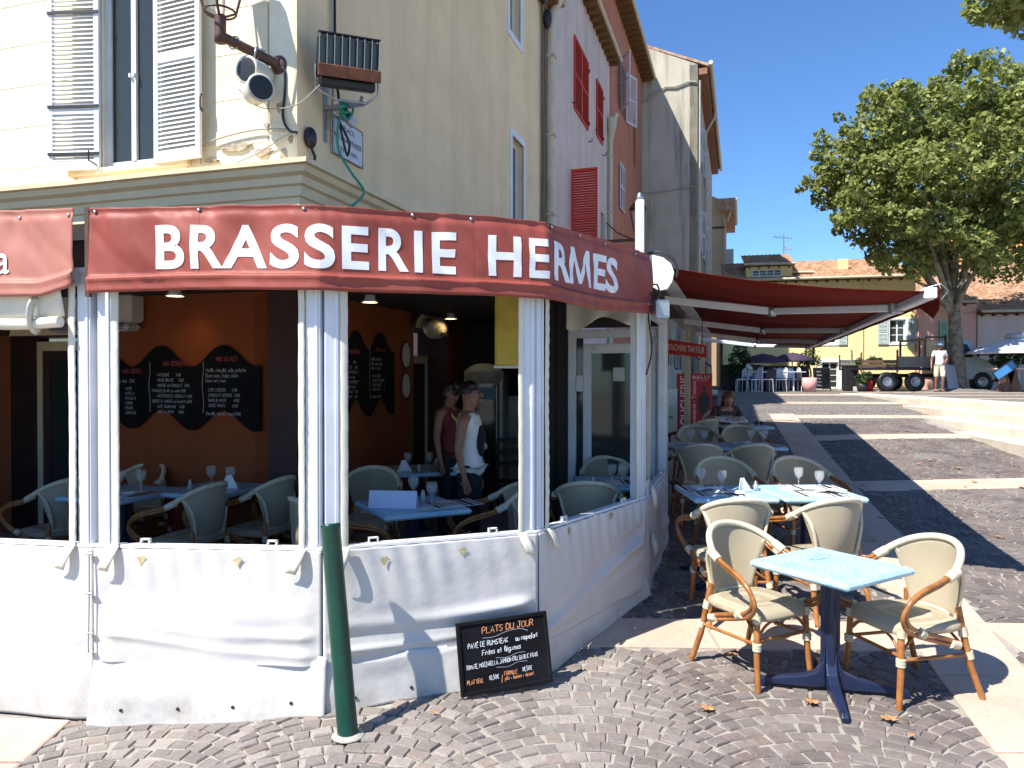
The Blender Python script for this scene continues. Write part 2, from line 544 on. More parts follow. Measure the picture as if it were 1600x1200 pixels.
MT['street'] = mk_joint()
def mk_slab(name, a, b):
    n = NT(name)
    geo = n.n("ShaderNodeNewGeometry"); pos = geo.outputs['Position']
    c = n.ramp(n.noise(1.6, pos, 7, .65), [(.3, a), (.7, b)])
    s = n.ramp(n.noise(26, pos, 6, .75), [(.52, 0.0), (.7, .5)])
    c = n.mix(s, c, tuple(x*.62 for x in a))
    oi = n.n("ShaderNodeObjectInfo")
    c = n.mix(.25, c, n.ramp(oi.outputs['Random'], [(0, .6), (1, 1.0)]), 'MULTIPLY')
    n.col(c); return n.fin(.7, spec=.35, normal=n.bump(n.noise(60, pos, 5), .3, .004))
MT['slab'] = mk_slab('pink_limestone', (.50,.36,.27), (.64,.50,.40))
MT['step'] = mk_slab('pale_step_stone', (.56,.49,.40), (.70,.63,.53))

def mk_leaf(name, base, hi, trans=.35):
    n = NT(name)
    at = n.n("ShaderNodeAttribute"); at.attribute_name = 'tone'
    c = n.mix(at.outputs['Fac'], base, hi)
    n.col(c); m = n.fin(.5, spec=.35)
    tr = n.n("ShaderNodeBsdfTranslucent")
    n.l(c, tr.inputs[0])
    mx = n.n("ShaderNodeMixShader"); mx.inputs[0].default_value = trans+.08
    n.l(n.b.outputs[0], mx.inputs[1]); n.l(tr.outputs[0], mx.inputs[2]); n.l(mx.outputs[0], n.out.inputs[0])
    return m
MT['leaf'] = mk_leaf('plane_tree_leaf', (.085,.13,.022), (.42,.44,.14))
MT['leaf_dark'] = mk_leaf('shrub_leaf', (.02,.05,.015), (.08,.13,.04))
MT['bark'] = pm('plane_bark', (.15,.125,.09), .85, .45, 5, .6, 18, .03, tint=(.32,.28,.21))
MT['leaf_dry'] = pm('dry_leaf', (.42,.20,.075), .7, .3, 12, .3)
MT['purple'] = pm('plum_parasol', (.05,.028,.06), .85, .15)

# ------------------------------------------------------------------ stroke font for hand lettering
GL = {
'A':[[(0,0),(2,6),(4,0)],[(.8,2.2),(3.3,2.3)]],'B':[[(0,0),(0,6),(2.6,6),(3,4.6),(2.4,3.3),(0,3.1)],[(2.4,3.3),(3.6,2.2),(3.2,.4),(0,0)]],
'C':[[(3.6,5),(2.4,6),(.6,5.2),(0,3),(.6,.8),(2.2,0),(3.6,.9)]],'D':[[(0,0),(0,6),(2.2,5.7),(3.6,3.6),(3.2,1.2),(1.8,.1),(0,0)]],
'E':[[(3.4,6),(0,6),(0,0),(3.5,0)],[(0,3.1),(2.7,3.1)]],'F':[[(3.4,6),(0,5.9),(0,0)],[(0,3.1),(2.6,3.1)]],
'G':[[(3.6,5.2),(2.2,6),(.5,5),(0,2.8),(.8,.5),(2.4,0),(3.6,1),(3.6,2.7),(2.3,2.7)]],'H':[[(0,0),(0,6)],[(3.5,0),(3.5,6)],[(0,3),(3.5,3.1)]],
'I':[[(.6,0),(.6,6)]],'J':[[(3,6),(3,1.4),(2,0),(.8,.2),(0,1.5)],[(1.4,6),(4,6)]],'K':[[(0,0),(0,6)],[(3.4,6),(0,2.8),(3.6,0)]],
'L':[[(0,6),(0,0),(3.3,.1)]],'M':[[(0,0),(.4,6),(2.2,2.4),(4,6),(4.5,0)]],'N':[[(0,0),(0,6),(3.4,0),(3.5,6)]],
'O':[[(2,6),(.5,5),(0,2.8),(.8,.5),(2.1,0),(3.5,1.1),(3.9,3.2),(3.2,5.3),(2,6)]],'P':[[(0,0),(0,6),(2.6,5.8),(3.3,4.5),(2.4,3.1),(0,2.8)]],
'Q':[[(2,6),(.5,5),(0,2.8),(.8,.5),(2.1,0),(3.5,1.1),(3.9,3.2),(3.2,5.3),(2,6)],[(2.4,1.4),(4,-.5)]],
'R':[[(0,0),(0,6),(2.6,5.8),(3.2,4.6),(2.3,3.2),(0,2.9)],[(1.6,3),(3.6,0)]],'S':[[(3.3,5.2),(2,6),(.4,5.2),(.5,3.7),(3,2.6),(3.4,1.1),(2,0),(0,.8)]],
'T':[[(0,5.9),(4,6)],[(2,6),(1.9,0)]],'U':[[(0,6),(0,1.6),(1.4,0),(2.9,.6),(3.6,2),(3.6,6),(3.6,0)]],'V':[[(0,6),(1.9,0),(3.8,6)]],
'X':[[(0,6),(3.6,0)],[(3.6,6),(0,0)]],'Y':[[(0,6),(1.8,3),(3.6,6)],[(1.8,3),(1.8,0)]],'Z':[[(0,6),(3.5,6),(0,0),(3.6,0)]],
'a':[[(2.6,3.2),(1,3.8),(0,2),(.9,0),(2.6,1.2),(2.7,3.6),(2.8,.6),(3.5,.1)]],'b':[[(0,6),(0,0),(2,0),(2.6,1.8),(1.6,3.6),(0,2.6)]],
'c':[[(2.5,3.2),(1.2,3.8),(0,2.2),(.6,.3),(2.6,.4)]],'d':[[(2.7,3.2),(1,3.8),(0,2),(.9,0),(2.6,1.2),(2.8,6),(2.8,0)]],
'e':[[(.1,1.8),(2.5,2.2),(1.8,3.8),(.3,3),(0,1.2),(1.2,0),(2.7,.6)]],'f':[[(2.4,5.8),(1.2,6),(.8,4),(.7,-1.2)],[(0,3.4),(2,3.4)]],
'g':[[(2.6,3.2),(1,3.8),(0,2),(.9,.2),(2.6,1.4),(2.7,3.6),(2.5,-1.6),(1,-2),(.1,-1.1)]],'h':[[(0,6),(0,0)],[(0,2.6),(1.6,3.8),(2.5,2.6),(2.5,0)]],
'i':[[(.4,3.6),(.4,.3),(1,0)],[(.4,5),(.5,5.3)]],'l':[[(0,1),(1.4,4.6),(.9,6),(.3,5),(.4,.6),(1.3,0)]],'m':[[(0,3.6),(.1,0),(.2,2.8),(1.2,3.7),(1.7,2.6),(1.7,0),(1.8,2.8),(2.8,3.7),(3.3,2.6),(3.4,0)]],
'n':[[(0,3.6),(.1,0),(.2,2.7),(1.6,3.8),(2.4,2.6),(2.5,0)]],'o':[[(1.3,3.8),(.1,2.6),(.3,.6),(1.4,0),(2.6,1.2),(2.5,3),(1.3,3.8)]],
'p':[[(0,3.6),(0,-2)],[(0,3),(1.6,3.8),(2.5,2),(1.4,.1),(0,.6)]],'q':[[(2.5,3.2),(1,3.8),(0,2),(1,.1),(2.5,1.2)],[(2.5,3.7),(2.6,-2)]],
'r':[[(0,3.6),(.1,0)],[(.1,2.4),(1.2,3.8),(2.1,3.5)]],'s':[[(2.1,3.3),(.9,3.8),(.3,2.8),(1.9,1.3),(1.2,0),(0,.4)]],'t':[[(.9,5.6),(.9,.6),(1.9,.1)],[(0,3.6),(2,3.7)]],
'u':[[(0,3.6),(.1,.8),(1.2,0),(2.4,1.4),(2.5,3.6),(2.6,.2)]],'v':[[(0,3.6),(1.2,0),(2.4,3.7)]],'x':[[(0,3.6),(2.2,0)],[(2.2,3.6),(0,0)]],'y':[[(0,3.6),(1.2,.4)],[(2.5,3.6),(.4,-2)]],'z':[[(0,3.6),(2.1,3.6),(0,0),(2.2,0)]],
'0':[[(1.5,6),(.2,4.4),(.2,1.6),(1.5,0),(2.9,1.6),(2.8,4.4),(1.5,6)]],'1':[[(0,4.4),(1.5,6),(1.5,0)]],'2':[[(.1,4.8),(1.5,6),(2.8,4.6),(0,0),(3,0)]],
'3':[[(.2,5.4),(1.8,6),(2.6,4.5),(1.2,3.2),(2.8,1.8),(1.6,0),(0,.6)]],'4':[[(2.2,0),(2.2,6),(0,2),(3.2,2)]],'5':[[(2.8,6),(.5,6),(.3,3.5),(2,3.6),(2.8,1.8),(1.6,0),(0,.5)]],
'6':[[(2.4,6),(.6,3.6),(.2,1.4),(1.5,0),(2.7,1.4),(1.8,3),(.4,2.2)]],'9':[[(2.4,3.4),(.8,3),(.3,4.6),(1.5,6),(2.7,4.8),(2.3,0)]],'8':[[(1.5,3.2),(.3,4.6),(1.5,6),(2.7,4.6),(1.5,3.2),(.1,1.5),(1.5,0),(2.9,1.5),(1.5,3.2)]],
',':[[(.5,.5),(.1,-1)]],'.':[[(.2,0),(.4,.3)]],'/':[[(0,-1),(.6,6.8)]],'|':[[(0,-1.5),(.4,7)]],'+':[[(0,2),(2,2)],[(1,3),(1,1)]],'-':[[(0,2.6),(1.6,2.6)]],'*':[[(0,2.4),(.8,2.6)],[(.4,3),(.5,2)]],
'e^':[[(.1,1.8),(2.5,2.2),(1.8,3.8),(.3,3),(0,1.2),(1.2,0),(2.7,.6)],[(1,4.6),(2,5.6)]],'E^':[[(3.4,6),(0,6),(0,0),(3.5,0)],[(0,3.1),(2.7,3.1)],[(1.4,6.7),(2.6,7.6)]],
'$':[[(3.3,5.2),(2,6),(.9,5),(.6,3),(1,.9),(2.2,0),(3.4,.8)],[(0,3.7),(2.4,3.7)],[(0,2.5),(2.2,2.5)]],
}
ADV = {'I':1.6,'i':1.6,'l':1.9,'1':2.8,',':1.5,'.':1.2,'/':1.8,'|':1.8,'M':5.6,'m':4.6,'t':2.8,'r':2.8,'s':2.9,' ':3.0,'-':2.6,'f':3,'J':4.8,'A':4.8,'O':4.9,'*':2}
def hand_text(mb, s, x, y, h, wid=.16, cond=1.0, slope=0.0, mi=0, jit=.25, seed=1, zoff=0.0):
    """flat chalk strokes in the local xy plane (z out of the board) ; h = cap height"""
    r_ = random.Random(seed); sc = h/6.0; cx = x; i = 0
    while i < len(s):
        ch = s[i]
        if i+1 < len(s) and s[i+1] == '^': ch = ch+'^'; i += 1
        i += 1
        if ch in GL:
            dy = r_.uniform(-.3, .3); sk = .12
            for st in GL[ch]:
                P = [Vector((cx+(a+b*sk+r_.uniform(-jit,jit)*.4)*sc*cond, y+(b+dy+r_.uniform(-jit,jit)*.4)*sc+slope*(cx-x), 0)) for a, b in st]
                if len(P) > 3: P = catmull(P, 2)
                w = wid*h*r_.uniform(.8, 1.15)*.5
                vs_ = []
                for k, p in enumerate(P):
                    t = (P[min(k+1, len(P)-1)]-P[max(k-1, 0)]); t = t.normalized() if t.length > 1e-9 else Vector((1,0,0))
                    nn = Vector((-t.y, t.x, 0))
                    vs_ += [(p+nn*w), (p-nn*w)]
                zz = zoff+r_.uniform(0, .0012)
                vs_ = [(q.x, q.y, zz) for q in vs_]
                mb.add(vs_, [(2*k, 2*k+1, 2*k+3, 2*k+2) for k in range(len(P)-1)], mi)
        w_ = ADV.get(ch, 4.5 if ch[0].isupper() or ch[0] == '$' else (3.9 if ch[0].isdigit() else 3.5))
        cx += w_*sc*cond
    return cx
def squiggle(mb, P, w, mi=0, z=0.001):
    P = catmull([Vector((a, b, 0)) for a, b in P], 6); vs_ = []
    for k, p in enumerate(P):
        t = (P[min(k+1, len(P)-1)]-P[max(k-1, 0)]).normalized(); nn = Vector((-t.y, t.x, 0))
        vs_ += [(p+nn*w), (p-nn*w)]
    mb.add([(q.x, q.y, z) for q in vs_], [(2*k, 2*k+1, 2*k+3, 2*k+2) for k in range(len(P)-1)], mi)

_txt = {}
def font_mesh(s, bold=0.0):
    """glyph outlines as (verts2d, faces), height in em"""
    key = (s, bold)
    if key in _txt: return _txt[key]
    cu = bpy.data.curves.new("lettering", 'FONT'); cu.body = s; cu.size = 1; cu.offset = bold
    cu.resolution_u = 6
    ob = bpy.data.objects.new("lettering", cu); COL.objects.link(ob)
    bpy.context.view_layer.update()
    me = bpy.data.meshes.new_from_object(ob.evaluated_get(bpy.context.evaluated_depsgraph_get()))
    v = [(p.co.x, p.co.y) for p in me.vertices]; f = [tuple(p.vertices) for p in me.polygons]
    bpy.data.objects.remove(ob); bpy.data.curves.remove(cu); bpy.data.meshes.remove(me)
    _txt[key] = (v, f); return _txt[key]
def flat_text(mb, s, x0, x1, y0, y1, mi=0, bold=0.0, z=0.001):
    """fit text into a rectangle of the local xy plane"""
    v, f = font_mesh(s, bold)
    if not v: return
    ax = min(p[0] for p in v); bx = max(p[0] for p in v); ay = min(p[1] for p in v); by = max(p[1] for p in v)
    mb.add([(x0+(p[0]-ax)/(bx-ax)*(x1-x0), y0+(p[1]-ay)/(by-ay)*(y1-y0), z) for p in v], f, mi)

# ------------------------------------------------------------------ terrain
GZ = [(-50,0),(4.6,0),(5.75,.12),(6.7,.17),(8.2,.22),(10,.33),(12,.47),(14,.64),(16,.82),(18,1.0),(21,1.17),(24,1.255),(27,1.262),(400,1.262)]
def g1(y):
    for (a, za), (b, zb) in zip(GZ, GZ[1:]):
        if y <= b:
            t = (y-a)/(b-a); return za+(zb-za)*t
    return GZ[-1][1]
def gz(x, y):
    z = g1(y)
    z += .11*sstep(3.2, 8.0, x)*sstep(7, 11, y)*(1-sstep(13, 18, y))
    z -= .10*sstep(.6, 2.3, -x)*(1-sstep(4.5, 6, y))
    return z
def axis(lo, hi, fine, a, b, coarse):
    out = []; x = lo
    while x < a: out.append(x); x += coarse if x < a-coarse*1.2 else max(fine, (a-x)*.5)
    x = a
    while x < b: out.append(x); x += fine
    s_ = fine
    while x < hi: out.append(x); s_ *= 1.5; x += min(s_, coarse)
    out.append(hi); return sorted(set(round(t, 4) for t in out))
xs = axis(-350, 350, .5, -6, 14, 25); ys = axis(-60, 420, .4, 1, 28, 25)
mb = MB()
W_ = len(xs)
mb.add([(x, y, gz(x, y)) for y in ys for x in xs],
       [(j*W_+i, j*W_+i+1, (j+1)*W_+i+1, (j+1)*W_+i) for j in range(len(ys)-1) for i in range(W_-1)], 0, None, True)
street = tag(mb.build('street', MT['street']), 'grey street surface climbing away between the houses', kind='structure')

# outline of the terrace on the ground, bands of pale slabs
PA, PB, PC, PE, PG = Vector((-2.33,4.11)), Vector((-1.04,4.03)), Vector((.15,4.48)), Vector((1.03,5.75)), Vector((1.56,7.45))
P0 = Vector((-7.0,4.90))
DS = Vector((.297,.955))          # street direction
def seg_side(p, a, b): return (b.x-a.x)*(p.y-a.y)-(b.y-a.y)*(p.x-a.x)
def in_terrace(x, y, m=.05):
    p = Vector((x, y))
    pts = [P0, PA, PB, PC, PE, PG]
    if x > 2.2 + (y-8)*.0 and y > 7.45: return x < 1.6+(y-7.45)*.311
    for a, b in zip(pts, pts[1:]):
        n = (b-a).normalized(); 
        if seg_side(p, a, b)/(b-a).length < -m: return False
    return y < 7.45 or x < 1.5+(y-7.45)*.311
# step edges in plan: (x at y) lines
def E(k, y):
    a = [(9.75,10.9),(9.15,9.9),(8.6,9.15),(8.1,8.75)][k]; b = [24,18.5,16.3,15.6][k]
    return a[0]+(a[1]-a[0])*(y-12)/(b-12)
ZT = [1.27,1.10,.93,.76]
def long_band(x, y):
    c = 2.975+(y-4.82)*.269
    return abs(x-c) < .285/ .966
TB = [(5.02,.22,.35,9.9),(9.95,.27,4.6,8.6),(13.8,.26,5.6,9.3),(16.9,.25,6.3,9.9),(20.0,.24,7.2,10.8),(23.5,.22,8.3,11.5)]
def trans_band(x, y):
    for (yc, hw, xa, xb) in TB:
        if abs(y-(yc-.03*(x-2.5))) < hw and xa-.05 < x < xb: return True
    return False
def corner_slab(x, y):   # pale paving at the very left
    return x < -2.44

# cobbles in fans
rc = random.Random(11)
PAL = [(.21,.18,.16),(.24,.205,.18),(.185,.16,.15),(.28,.24,.21),(.205,.185,.17),(.25,.18,.15),(.165,.15,.142),(.25,.225,.205),(.32,.28,.245),(.215,.18,.17)]
def stone_mesh(sx, sy, r_):
    j = lambda a: r_.uniform(-a, a)
    c = [(-sx+j(.009), -sy+j(.009)), (sx+j(.009), -sy+j(.009)), (sx+j(.009), sy+j(.009)), (-sx+j(.009), sy+j(.009))]
    k = .87+r_.uniform(-.05, .05)
    hz = [.0095+j(.0028) for _ in range(4)]
    v = [(x, y, -.03) for x, y in c]+[(x, y, .002) for x, y in c]+[(x*k, y*k, h) for (x, y), h in zip(c, hz)]
    f = [(8,9,10,11)]
    for a in (0, 4):
        for i in range(4):
            q = (i+1) % 4; f.append((a+i, a+q, a+4+q, a+4+i))
    return v, f
variants = []
for i in range(40):
    sv = stone_mesh(.0495+rc.uniform(-.006,.004), .0455+rc.uniform(-.005,.003), rc)
    t = tuple(a*.55+b*.45 for a, b in zip(rc.choice(PAL), (.235,.205,.185))); f_ = rc.uniform(.8, 1.25); variants.append((sv, tuple(a*f_ for a in t)))
stones = []
Wc = 1.15; Rr = Wc/math.sqrt(2)*1.02; s_ = .099
for ci in range(-5, 12):
    xc = ci*Wc+.35
    for k in range(int((17.5-1)/s_)):
        y0 = .6+k*s_
        L = Rr*math.pi/2*.98; n_ = int(L/.104)
        for q in range(n_):
            th = -math.pi/4+(q+.5)*(math.pi/2)/n_+(.02 if k % 2 else -.02)
            x = xc+Rr*math.sin(th); y = y0+Rr*math.cos(th)
            if y < 2.35 or y > 16.0: continue
            if abs(x)/y > .80 or x > E(3, y)+.02 : continue
            if in_terrace(x, y) or long_band(x, y) or trans_band(x, y) or corner_slab(x, y): continue
            stones.append((x+rc.uniform(-.006,.006), y+rc.uniform(-.006,.006), -th+rc.uniform(-.08,.08), math.cos(th), rc.randrange(40)))
cob = tag(bpy.data.objects.new('cobbled_pavement', None), 'reddish grey cobbles laid in fans in front of the terrace', kind='structure')
COL.objects.link(cob)
stones.sort(key=lambda s: s[1])
vis = [s for s in stones if abs(s[0])/s[1] < .70 and s[1] > 2.55]
near = vis[:300]; nid = set(id(s) for s in near)
var_me = []
def set_tone(me, cols):
    a = me.color_attributes.new('tone', 'FLOAT_COLOR', 'POINT')
    a.data.foreach_set('color', np.array(cols, dtype=np.float32).ravel())
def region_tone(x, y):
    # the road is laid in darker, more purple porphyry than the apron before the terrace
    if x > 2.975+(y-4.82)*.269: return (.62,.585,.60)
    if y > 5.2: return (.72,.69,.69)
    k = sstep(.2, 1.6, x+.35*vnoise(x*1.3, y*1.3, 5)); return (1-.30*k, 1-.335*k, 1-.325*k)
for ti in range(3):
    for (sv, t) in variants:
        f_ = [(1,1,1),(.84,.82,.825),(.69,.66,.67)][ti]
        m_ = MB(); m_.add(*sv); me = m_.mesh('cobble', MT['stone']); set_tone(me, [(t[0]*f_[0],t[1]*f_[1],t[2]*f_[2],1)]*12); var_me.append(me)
def slope_rot(x, y):
    d = .1; return Matrix.Rotation(math.atan2(gz(x, y+d)-gz(x, y-d), 2*d), 4, 'X') @ Matrix.Rotation(-math.atan2(gz(x+d, y)-gz(x-d, y), 2*d), 4, 'Y')
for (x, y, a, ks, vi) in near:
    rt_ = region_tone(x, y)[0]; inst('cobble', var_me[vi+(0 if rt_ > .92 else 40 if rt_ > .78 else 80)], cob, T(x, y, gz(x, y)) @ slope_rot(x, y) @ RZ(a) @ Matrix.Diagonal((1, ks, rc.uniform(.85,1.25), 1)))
V = []; Fc = []; Cc = []
for st_ in stones:
    if id(st_) in nid: continue
    (x, y, a, ks, vi) = st_
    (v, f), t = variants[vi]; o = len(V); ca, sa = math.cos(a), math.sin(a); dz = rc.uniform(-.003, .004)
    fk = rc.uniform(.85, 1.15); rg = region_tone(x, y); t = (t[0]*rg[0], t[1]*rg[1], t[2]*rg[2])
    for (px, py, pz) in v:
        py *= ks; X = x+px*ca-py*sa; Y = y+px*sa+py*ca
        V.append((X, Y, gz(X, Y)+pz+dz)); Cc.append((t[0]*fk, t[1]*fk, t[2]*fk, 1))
    Fc += [tuple(i+o for i in q) for q in f]
me = bpy.data.meshes.new('more_cobbles'); me.from_pydata(V, [], Fc); me.materials.append(MT['stone']); set_tone(me, Cc)
o = bpy.data.objects.new('more_cobbles', me); COL.objects.link(o); o.parent = cob; o['kind'] = 'stuff'

# slabs
def slab_piece(parent, quad, top=.016, name='slab', mat='slab'):
    """quad = 4 plan corners ccw"""
    g_ = .006; c = Vector((sum(q[0] for q in quad)/4, sum(q[1] for q in quad)/4))
    Q = [Vector(q)+(c-Vector(q)).normalized()*g_*1.4 for q in quad]
    Q2 = [q+(c-q).normalized()*.012 for q in Q]
    m_ = MB(); t_ = top+rc.uniform(-.002, .002)
    v = [(q.x, q.y, gz(q.x, q.y)-.03) for q in Q]+[(q.x, q.y, gz(q.x, q.y)+t_-.006) for q in Q]+[(q.x, q.y, gz(q.x, q.y)+t_) for q in Q2]
    f = [(8,9,10,11)]
    for a in (0, 4):
        for i in range(4):
            q = (i+1) % 4; f.append((a+i, a+q, a+4+q, a+4+i))
    m_.add(v, f); return m_.build(name, MT[mat], parent)
slabs = tag(bpy.data.objects.new('slab_bands', None), 'pale pink stone bands crossing the cobbles', kind='structure'); COL.objects.link(slabs)
y = 1.9
while y < 16.5:
    L = rc.uniform(.7, 1.1)
    def bx(yy, s): return 2.975+(yy-4.82)*.269+s*.285/.966
    if not (y < 5.22 and y+L > 4.78):
        y2 = y+L
    elif y < 4.74: y2 = 4.78
    else: y2 = 5.225
    if y2-y < .12: y2 = y+.2
    slab_piece(slabs, [(bx(y,-1), y), (bx(y,1), y), (bx(y2,1), y2), (bx(y2,-1), y2)])
    y = y2
for (yc, hw, xa, xb) in TB:
    x = xa
    while x < xb-.05:
        L = rc.uniform(.75, 1.15); x2 = min(x+L, xb)
        ya = yc-.03*(x-2.5); yb = yc-.03*(x2-2.5)
        bl = 2.975+(yc-4.82)*.269
        if xa < bl and x2 > bl-.3 and x < bl+.3:
            if x < bl-.42: x2 = bl-.30
            else: x = bl+.30; continue
        q = [(x, ya-hw), (x2, yb-hw), (x2, yb+hw), (x, ya+hw)]
        if not in_terrace((x+x2)/2, yc-.1, -.1): slab_piece(slabs, q, .017)
        x = x2
for (a, b, c_, d) in [((-5.2,3.1),(-3.45,3.1),(-3.45,3.55),(-5.2,3.55)),((-3.44,3.1),(-2.42,3.1),(-2.42,3.62),(-3.44,3.62)),((-3.44,3.64),(-2.42,3.64),(-2.45,4.08),(-3.44,4.14)),((-5.2,3.57),(-3.46,3.57),(-3.46,4.16),(-5.2,4.2)),((-5.2,2.4),(-2.42,2.4),(-2.42,3.08),(-5.2,3.08))]:
    slab_piece(slabs, [a, b, c_, d], .018)

# steps up to the square
steps = tag(bpy.data.objects.new('stone_steps', None), 'long pale stone steps from the street up to the square', kind='structure'); COL.objects.link(steps)
yend = [24.5,18.6,16.4,15.7]
for k in range(4):
    y = 6.0
    while y < yend[k]:
        L = rc.uniform(1.0, 1.35); y2 = min(y+L, yend[k]+.1)
        wd = .62 if k else .9
        m_ = MB(); e = .005; zt = ZT[k]+rc.uniform(-.003,.003)
        xa, xb = E(k, y+e), E(k, y2-e)
        v = [(xa,y+e,zt-.4),(xa+wd,y+e,zt-.4),(xb+wd,y2-e,zt-.4),(xb,y2-e,zt-.4),
             (xa,y+e,zt-.015),(xa+wd,y+e,zt-.015),(xb+wd,y2-e,zt-.015),(xb,y2-e,zt-.015),
             (xa+.012,y+e+.006,zt),(xa+wd,y+e+.006,zt),(xb+wd,y2-e-.006,zt),(xb+.012,y2-e-.006,zt)]
        f = [(8,9,10,11),(3,2,1,0)]
        for a in (0, 4):
            for i in range(4):
                q = (i+1) % 4; f.append((a+i, a+q, a+4+q, a+4+i))
        m_.add(v, f); m_.build('step_stone', MT['step'], steps)
        y = y2
m_ = MB()
edge = [(E(0, y)+.85, y) for y in (-5, 6, 10, 14, 18, 22, 24.5)]
for (a, b) in zip(edge, edge[1:]):
    m_.add([(a[0], a[1], 1.268), (80, a[1], 1.268), (80, b[1], 1.268), (b[0], b[1], 1.268)], [(0,1,2,3)])
m_.add([(edge[-1][0], 24.5, 1.268), (80, 24.5, 1.268), (80, 60, 1.268), (edge[-1][0], 60, 1.268)], [(0,1,2,3)])
m_.add([(x, y, 1.268) for x, y in edge]+[(x, y, .2) for x, y in edge], [(i, i+7, i+8, i+1) for i in range(6)])
tag(m_.build('square', MT['street']), 'raised paved square with the trees and truck', kind='structure')
pb = tag(bpy.data.objects.new('square_bands', None), 'pale stone strips across the raised square', kind='structure'); COL.objects.link(pb)
for yc in (14.9, 18.3, 21.7, 25.5):
    x = E(0, yc)+.95
    while x < 26:
        x2 = x+rc.uniform(.9, 1.2); mq = MB()
        mq.box((x+.005, yc-.15, 1.22), (x2-.005, yc+.15, 1.276), bev=.004); mq.build('slab', MT['slab'], pb); x = x2
# ------------------------------------------------------------------ buildings
K = Vector((-1.923, 6.6, 0))
def wall_holes(mb, x0, x1, z0, z1, holes, th=.35, mi=0, zfun=None, rmi=None):
    """wall slab in a facade frame with openings (hx0,hx1,hz0,hz1) and their reveals"""
    xs_ = sorted(set([x0, x1]+[h[0] for h in holes]+[h[1] for h in holes]))
    zs_ = sorted(set([z0, z1]+[h[2] for h in holes]+[h[3] for h in holes]))
    xs_ = [x for x in xs_ if x0 <= x <= x1]; zs_ = [z for z in zs_ if z0 <= z <= z1]
    for i in range(len(xs_)-1):
        for j in range(len(zs_)-1):
            cx, cz = (xs_[i]+xs_[i+1])/2, (zs_[j]+zs_[j+1])/2
            if any(h[0] < cx < h[1] and h[2] < cz < h[3] for h in holes): continue
            a, b, c, d = xs_[i], xs_[i+1], zs_[j], zs_[j+1]
            mb.add([(a,0,c),(b,0,c),(b,0,d),(a,0,d)], [(0,1,2,3)], mi)
    rm = mi if rmi is None else rmi
    for (a, b, c, d) in holes:
        mb.add([(a,0,c),(b,0,c),(b,0,d),(a,0,d),(a,th,c),(b,th,c),(b,th,d),(a,th,d)],
               [(0,4,5,1),(3,2,6,7),(0,3,7,4),(1,5,6,2)], rm)
    # body behind
    mb.add([(x0,0,z0),(x1,0,z0),(x1,0,z1),(x0,0,z1),(x0,th,z0),(x1,th,z0),(x1,th,z1),(x0,th,z1)],
           [(3,2,6,7),(0,3,7,4),(1,5,6,2)], mi)
def window(parent, M, x0, x1, z0, z1, depth=.18, cols=2, rows=3, fm='white', pmx='pane', fw=.05, curtain=None, trans=False):
    """casement window set inside an opening; M is the facade frame relative to the parent"""
    f = MB(); y0, y1 = depth, depth+.05
    f.box((x0,y0,z0),(x0+fw,y1,z1)); f.box((x1-fw,y0,z0),(x1,y1,z1))
    f.box((x0+fw,y0,z1-fw),(x1-fw,y1,z1)); f.box((x0+fw,y0,z0),(x1-fw,y1,z0+fw*1.2))
    for i in range(1, cols):
        x = x0+(x1-x0)*i/cols; f.box((x-fw*.5,y0-.008,z0+fw*1.2),(x+fw*.5,y1-.004,z1-fw))
    ob = f.build('window', MT[fm], parent, M=M)
    for i in range(cols):
        xa = x0+(x1-x0)*i/cols+(fw if i == 0 else fw*.5); xb = x0+(x1-x0)*(i+1)/cols-(fw if i == cols-1 else fw*.5)
        g = MB(); g.box((xa-.004,y0+.02,z0+fw*1.2-.004),(xb+.004,y0+.028,z1-fw+.004)); g.build('pane', MT[pmx], ob)
        for j in range(1, rows):
            z = z0+fw+(z1-z0-2*fw)*j/rows; b = MB(); b.box((xa,y0+.006,z-.014),(xb,y0+.034,z+.014)); b.build('glazing_bar', MT[fm], ob)
    return ob
def slats_shutter(parent, M, w, z0, z1, mat, n=None, mid=(.5,), th=.035, fw=.055, name='shutter'):
    """louvred leaf: local x 0..w, y thickness towards -y, z"""
    f = MB()
    f.box((0,-th,z0),(fw,0,z1), bev=.004); f.box((w-fw,-th,z0),(w,0,z1), bev=.004)
    f.box((fw,-th+.002,z0),(w-fw,-.002,z0+fw*1.6)); f.box((fw,-th+.002,z1-fw*1.3),(w-fw,-.002,z1))
    rails = [z0+fw*1.6]
    for m in mid:
        zc = z0+(z1-z0)*m; f.box((fw,-th+.002,zc-fw*.7),(w-fw,-.002,zc+fw*.7)); rails += [zc-fw*.7, zc+fw*.7]
    rails.append(z1-fw*1.3)
    ob = f.build(name, mat, parent, M=M)
    n = n or int((z1-z0)/.043)
    pitch = (z1-z0)/n
    s = MB(); s.box((-(w/2-fw),-.003,-pitch*.62),((w/2-fw),.003,pitch*.62)); sm = s.mesh('slat', mat)
    for a, b in zip(rails[::2], rails[1::2]):
        k = max(1, int(round((b-a)/pitch)))
        for i in range(k):
            inst('slat', sm, ob, T(w/2, -th/2, a+(i+.5)*(b-a)/k) @ RX(R(-38)))
    return ob
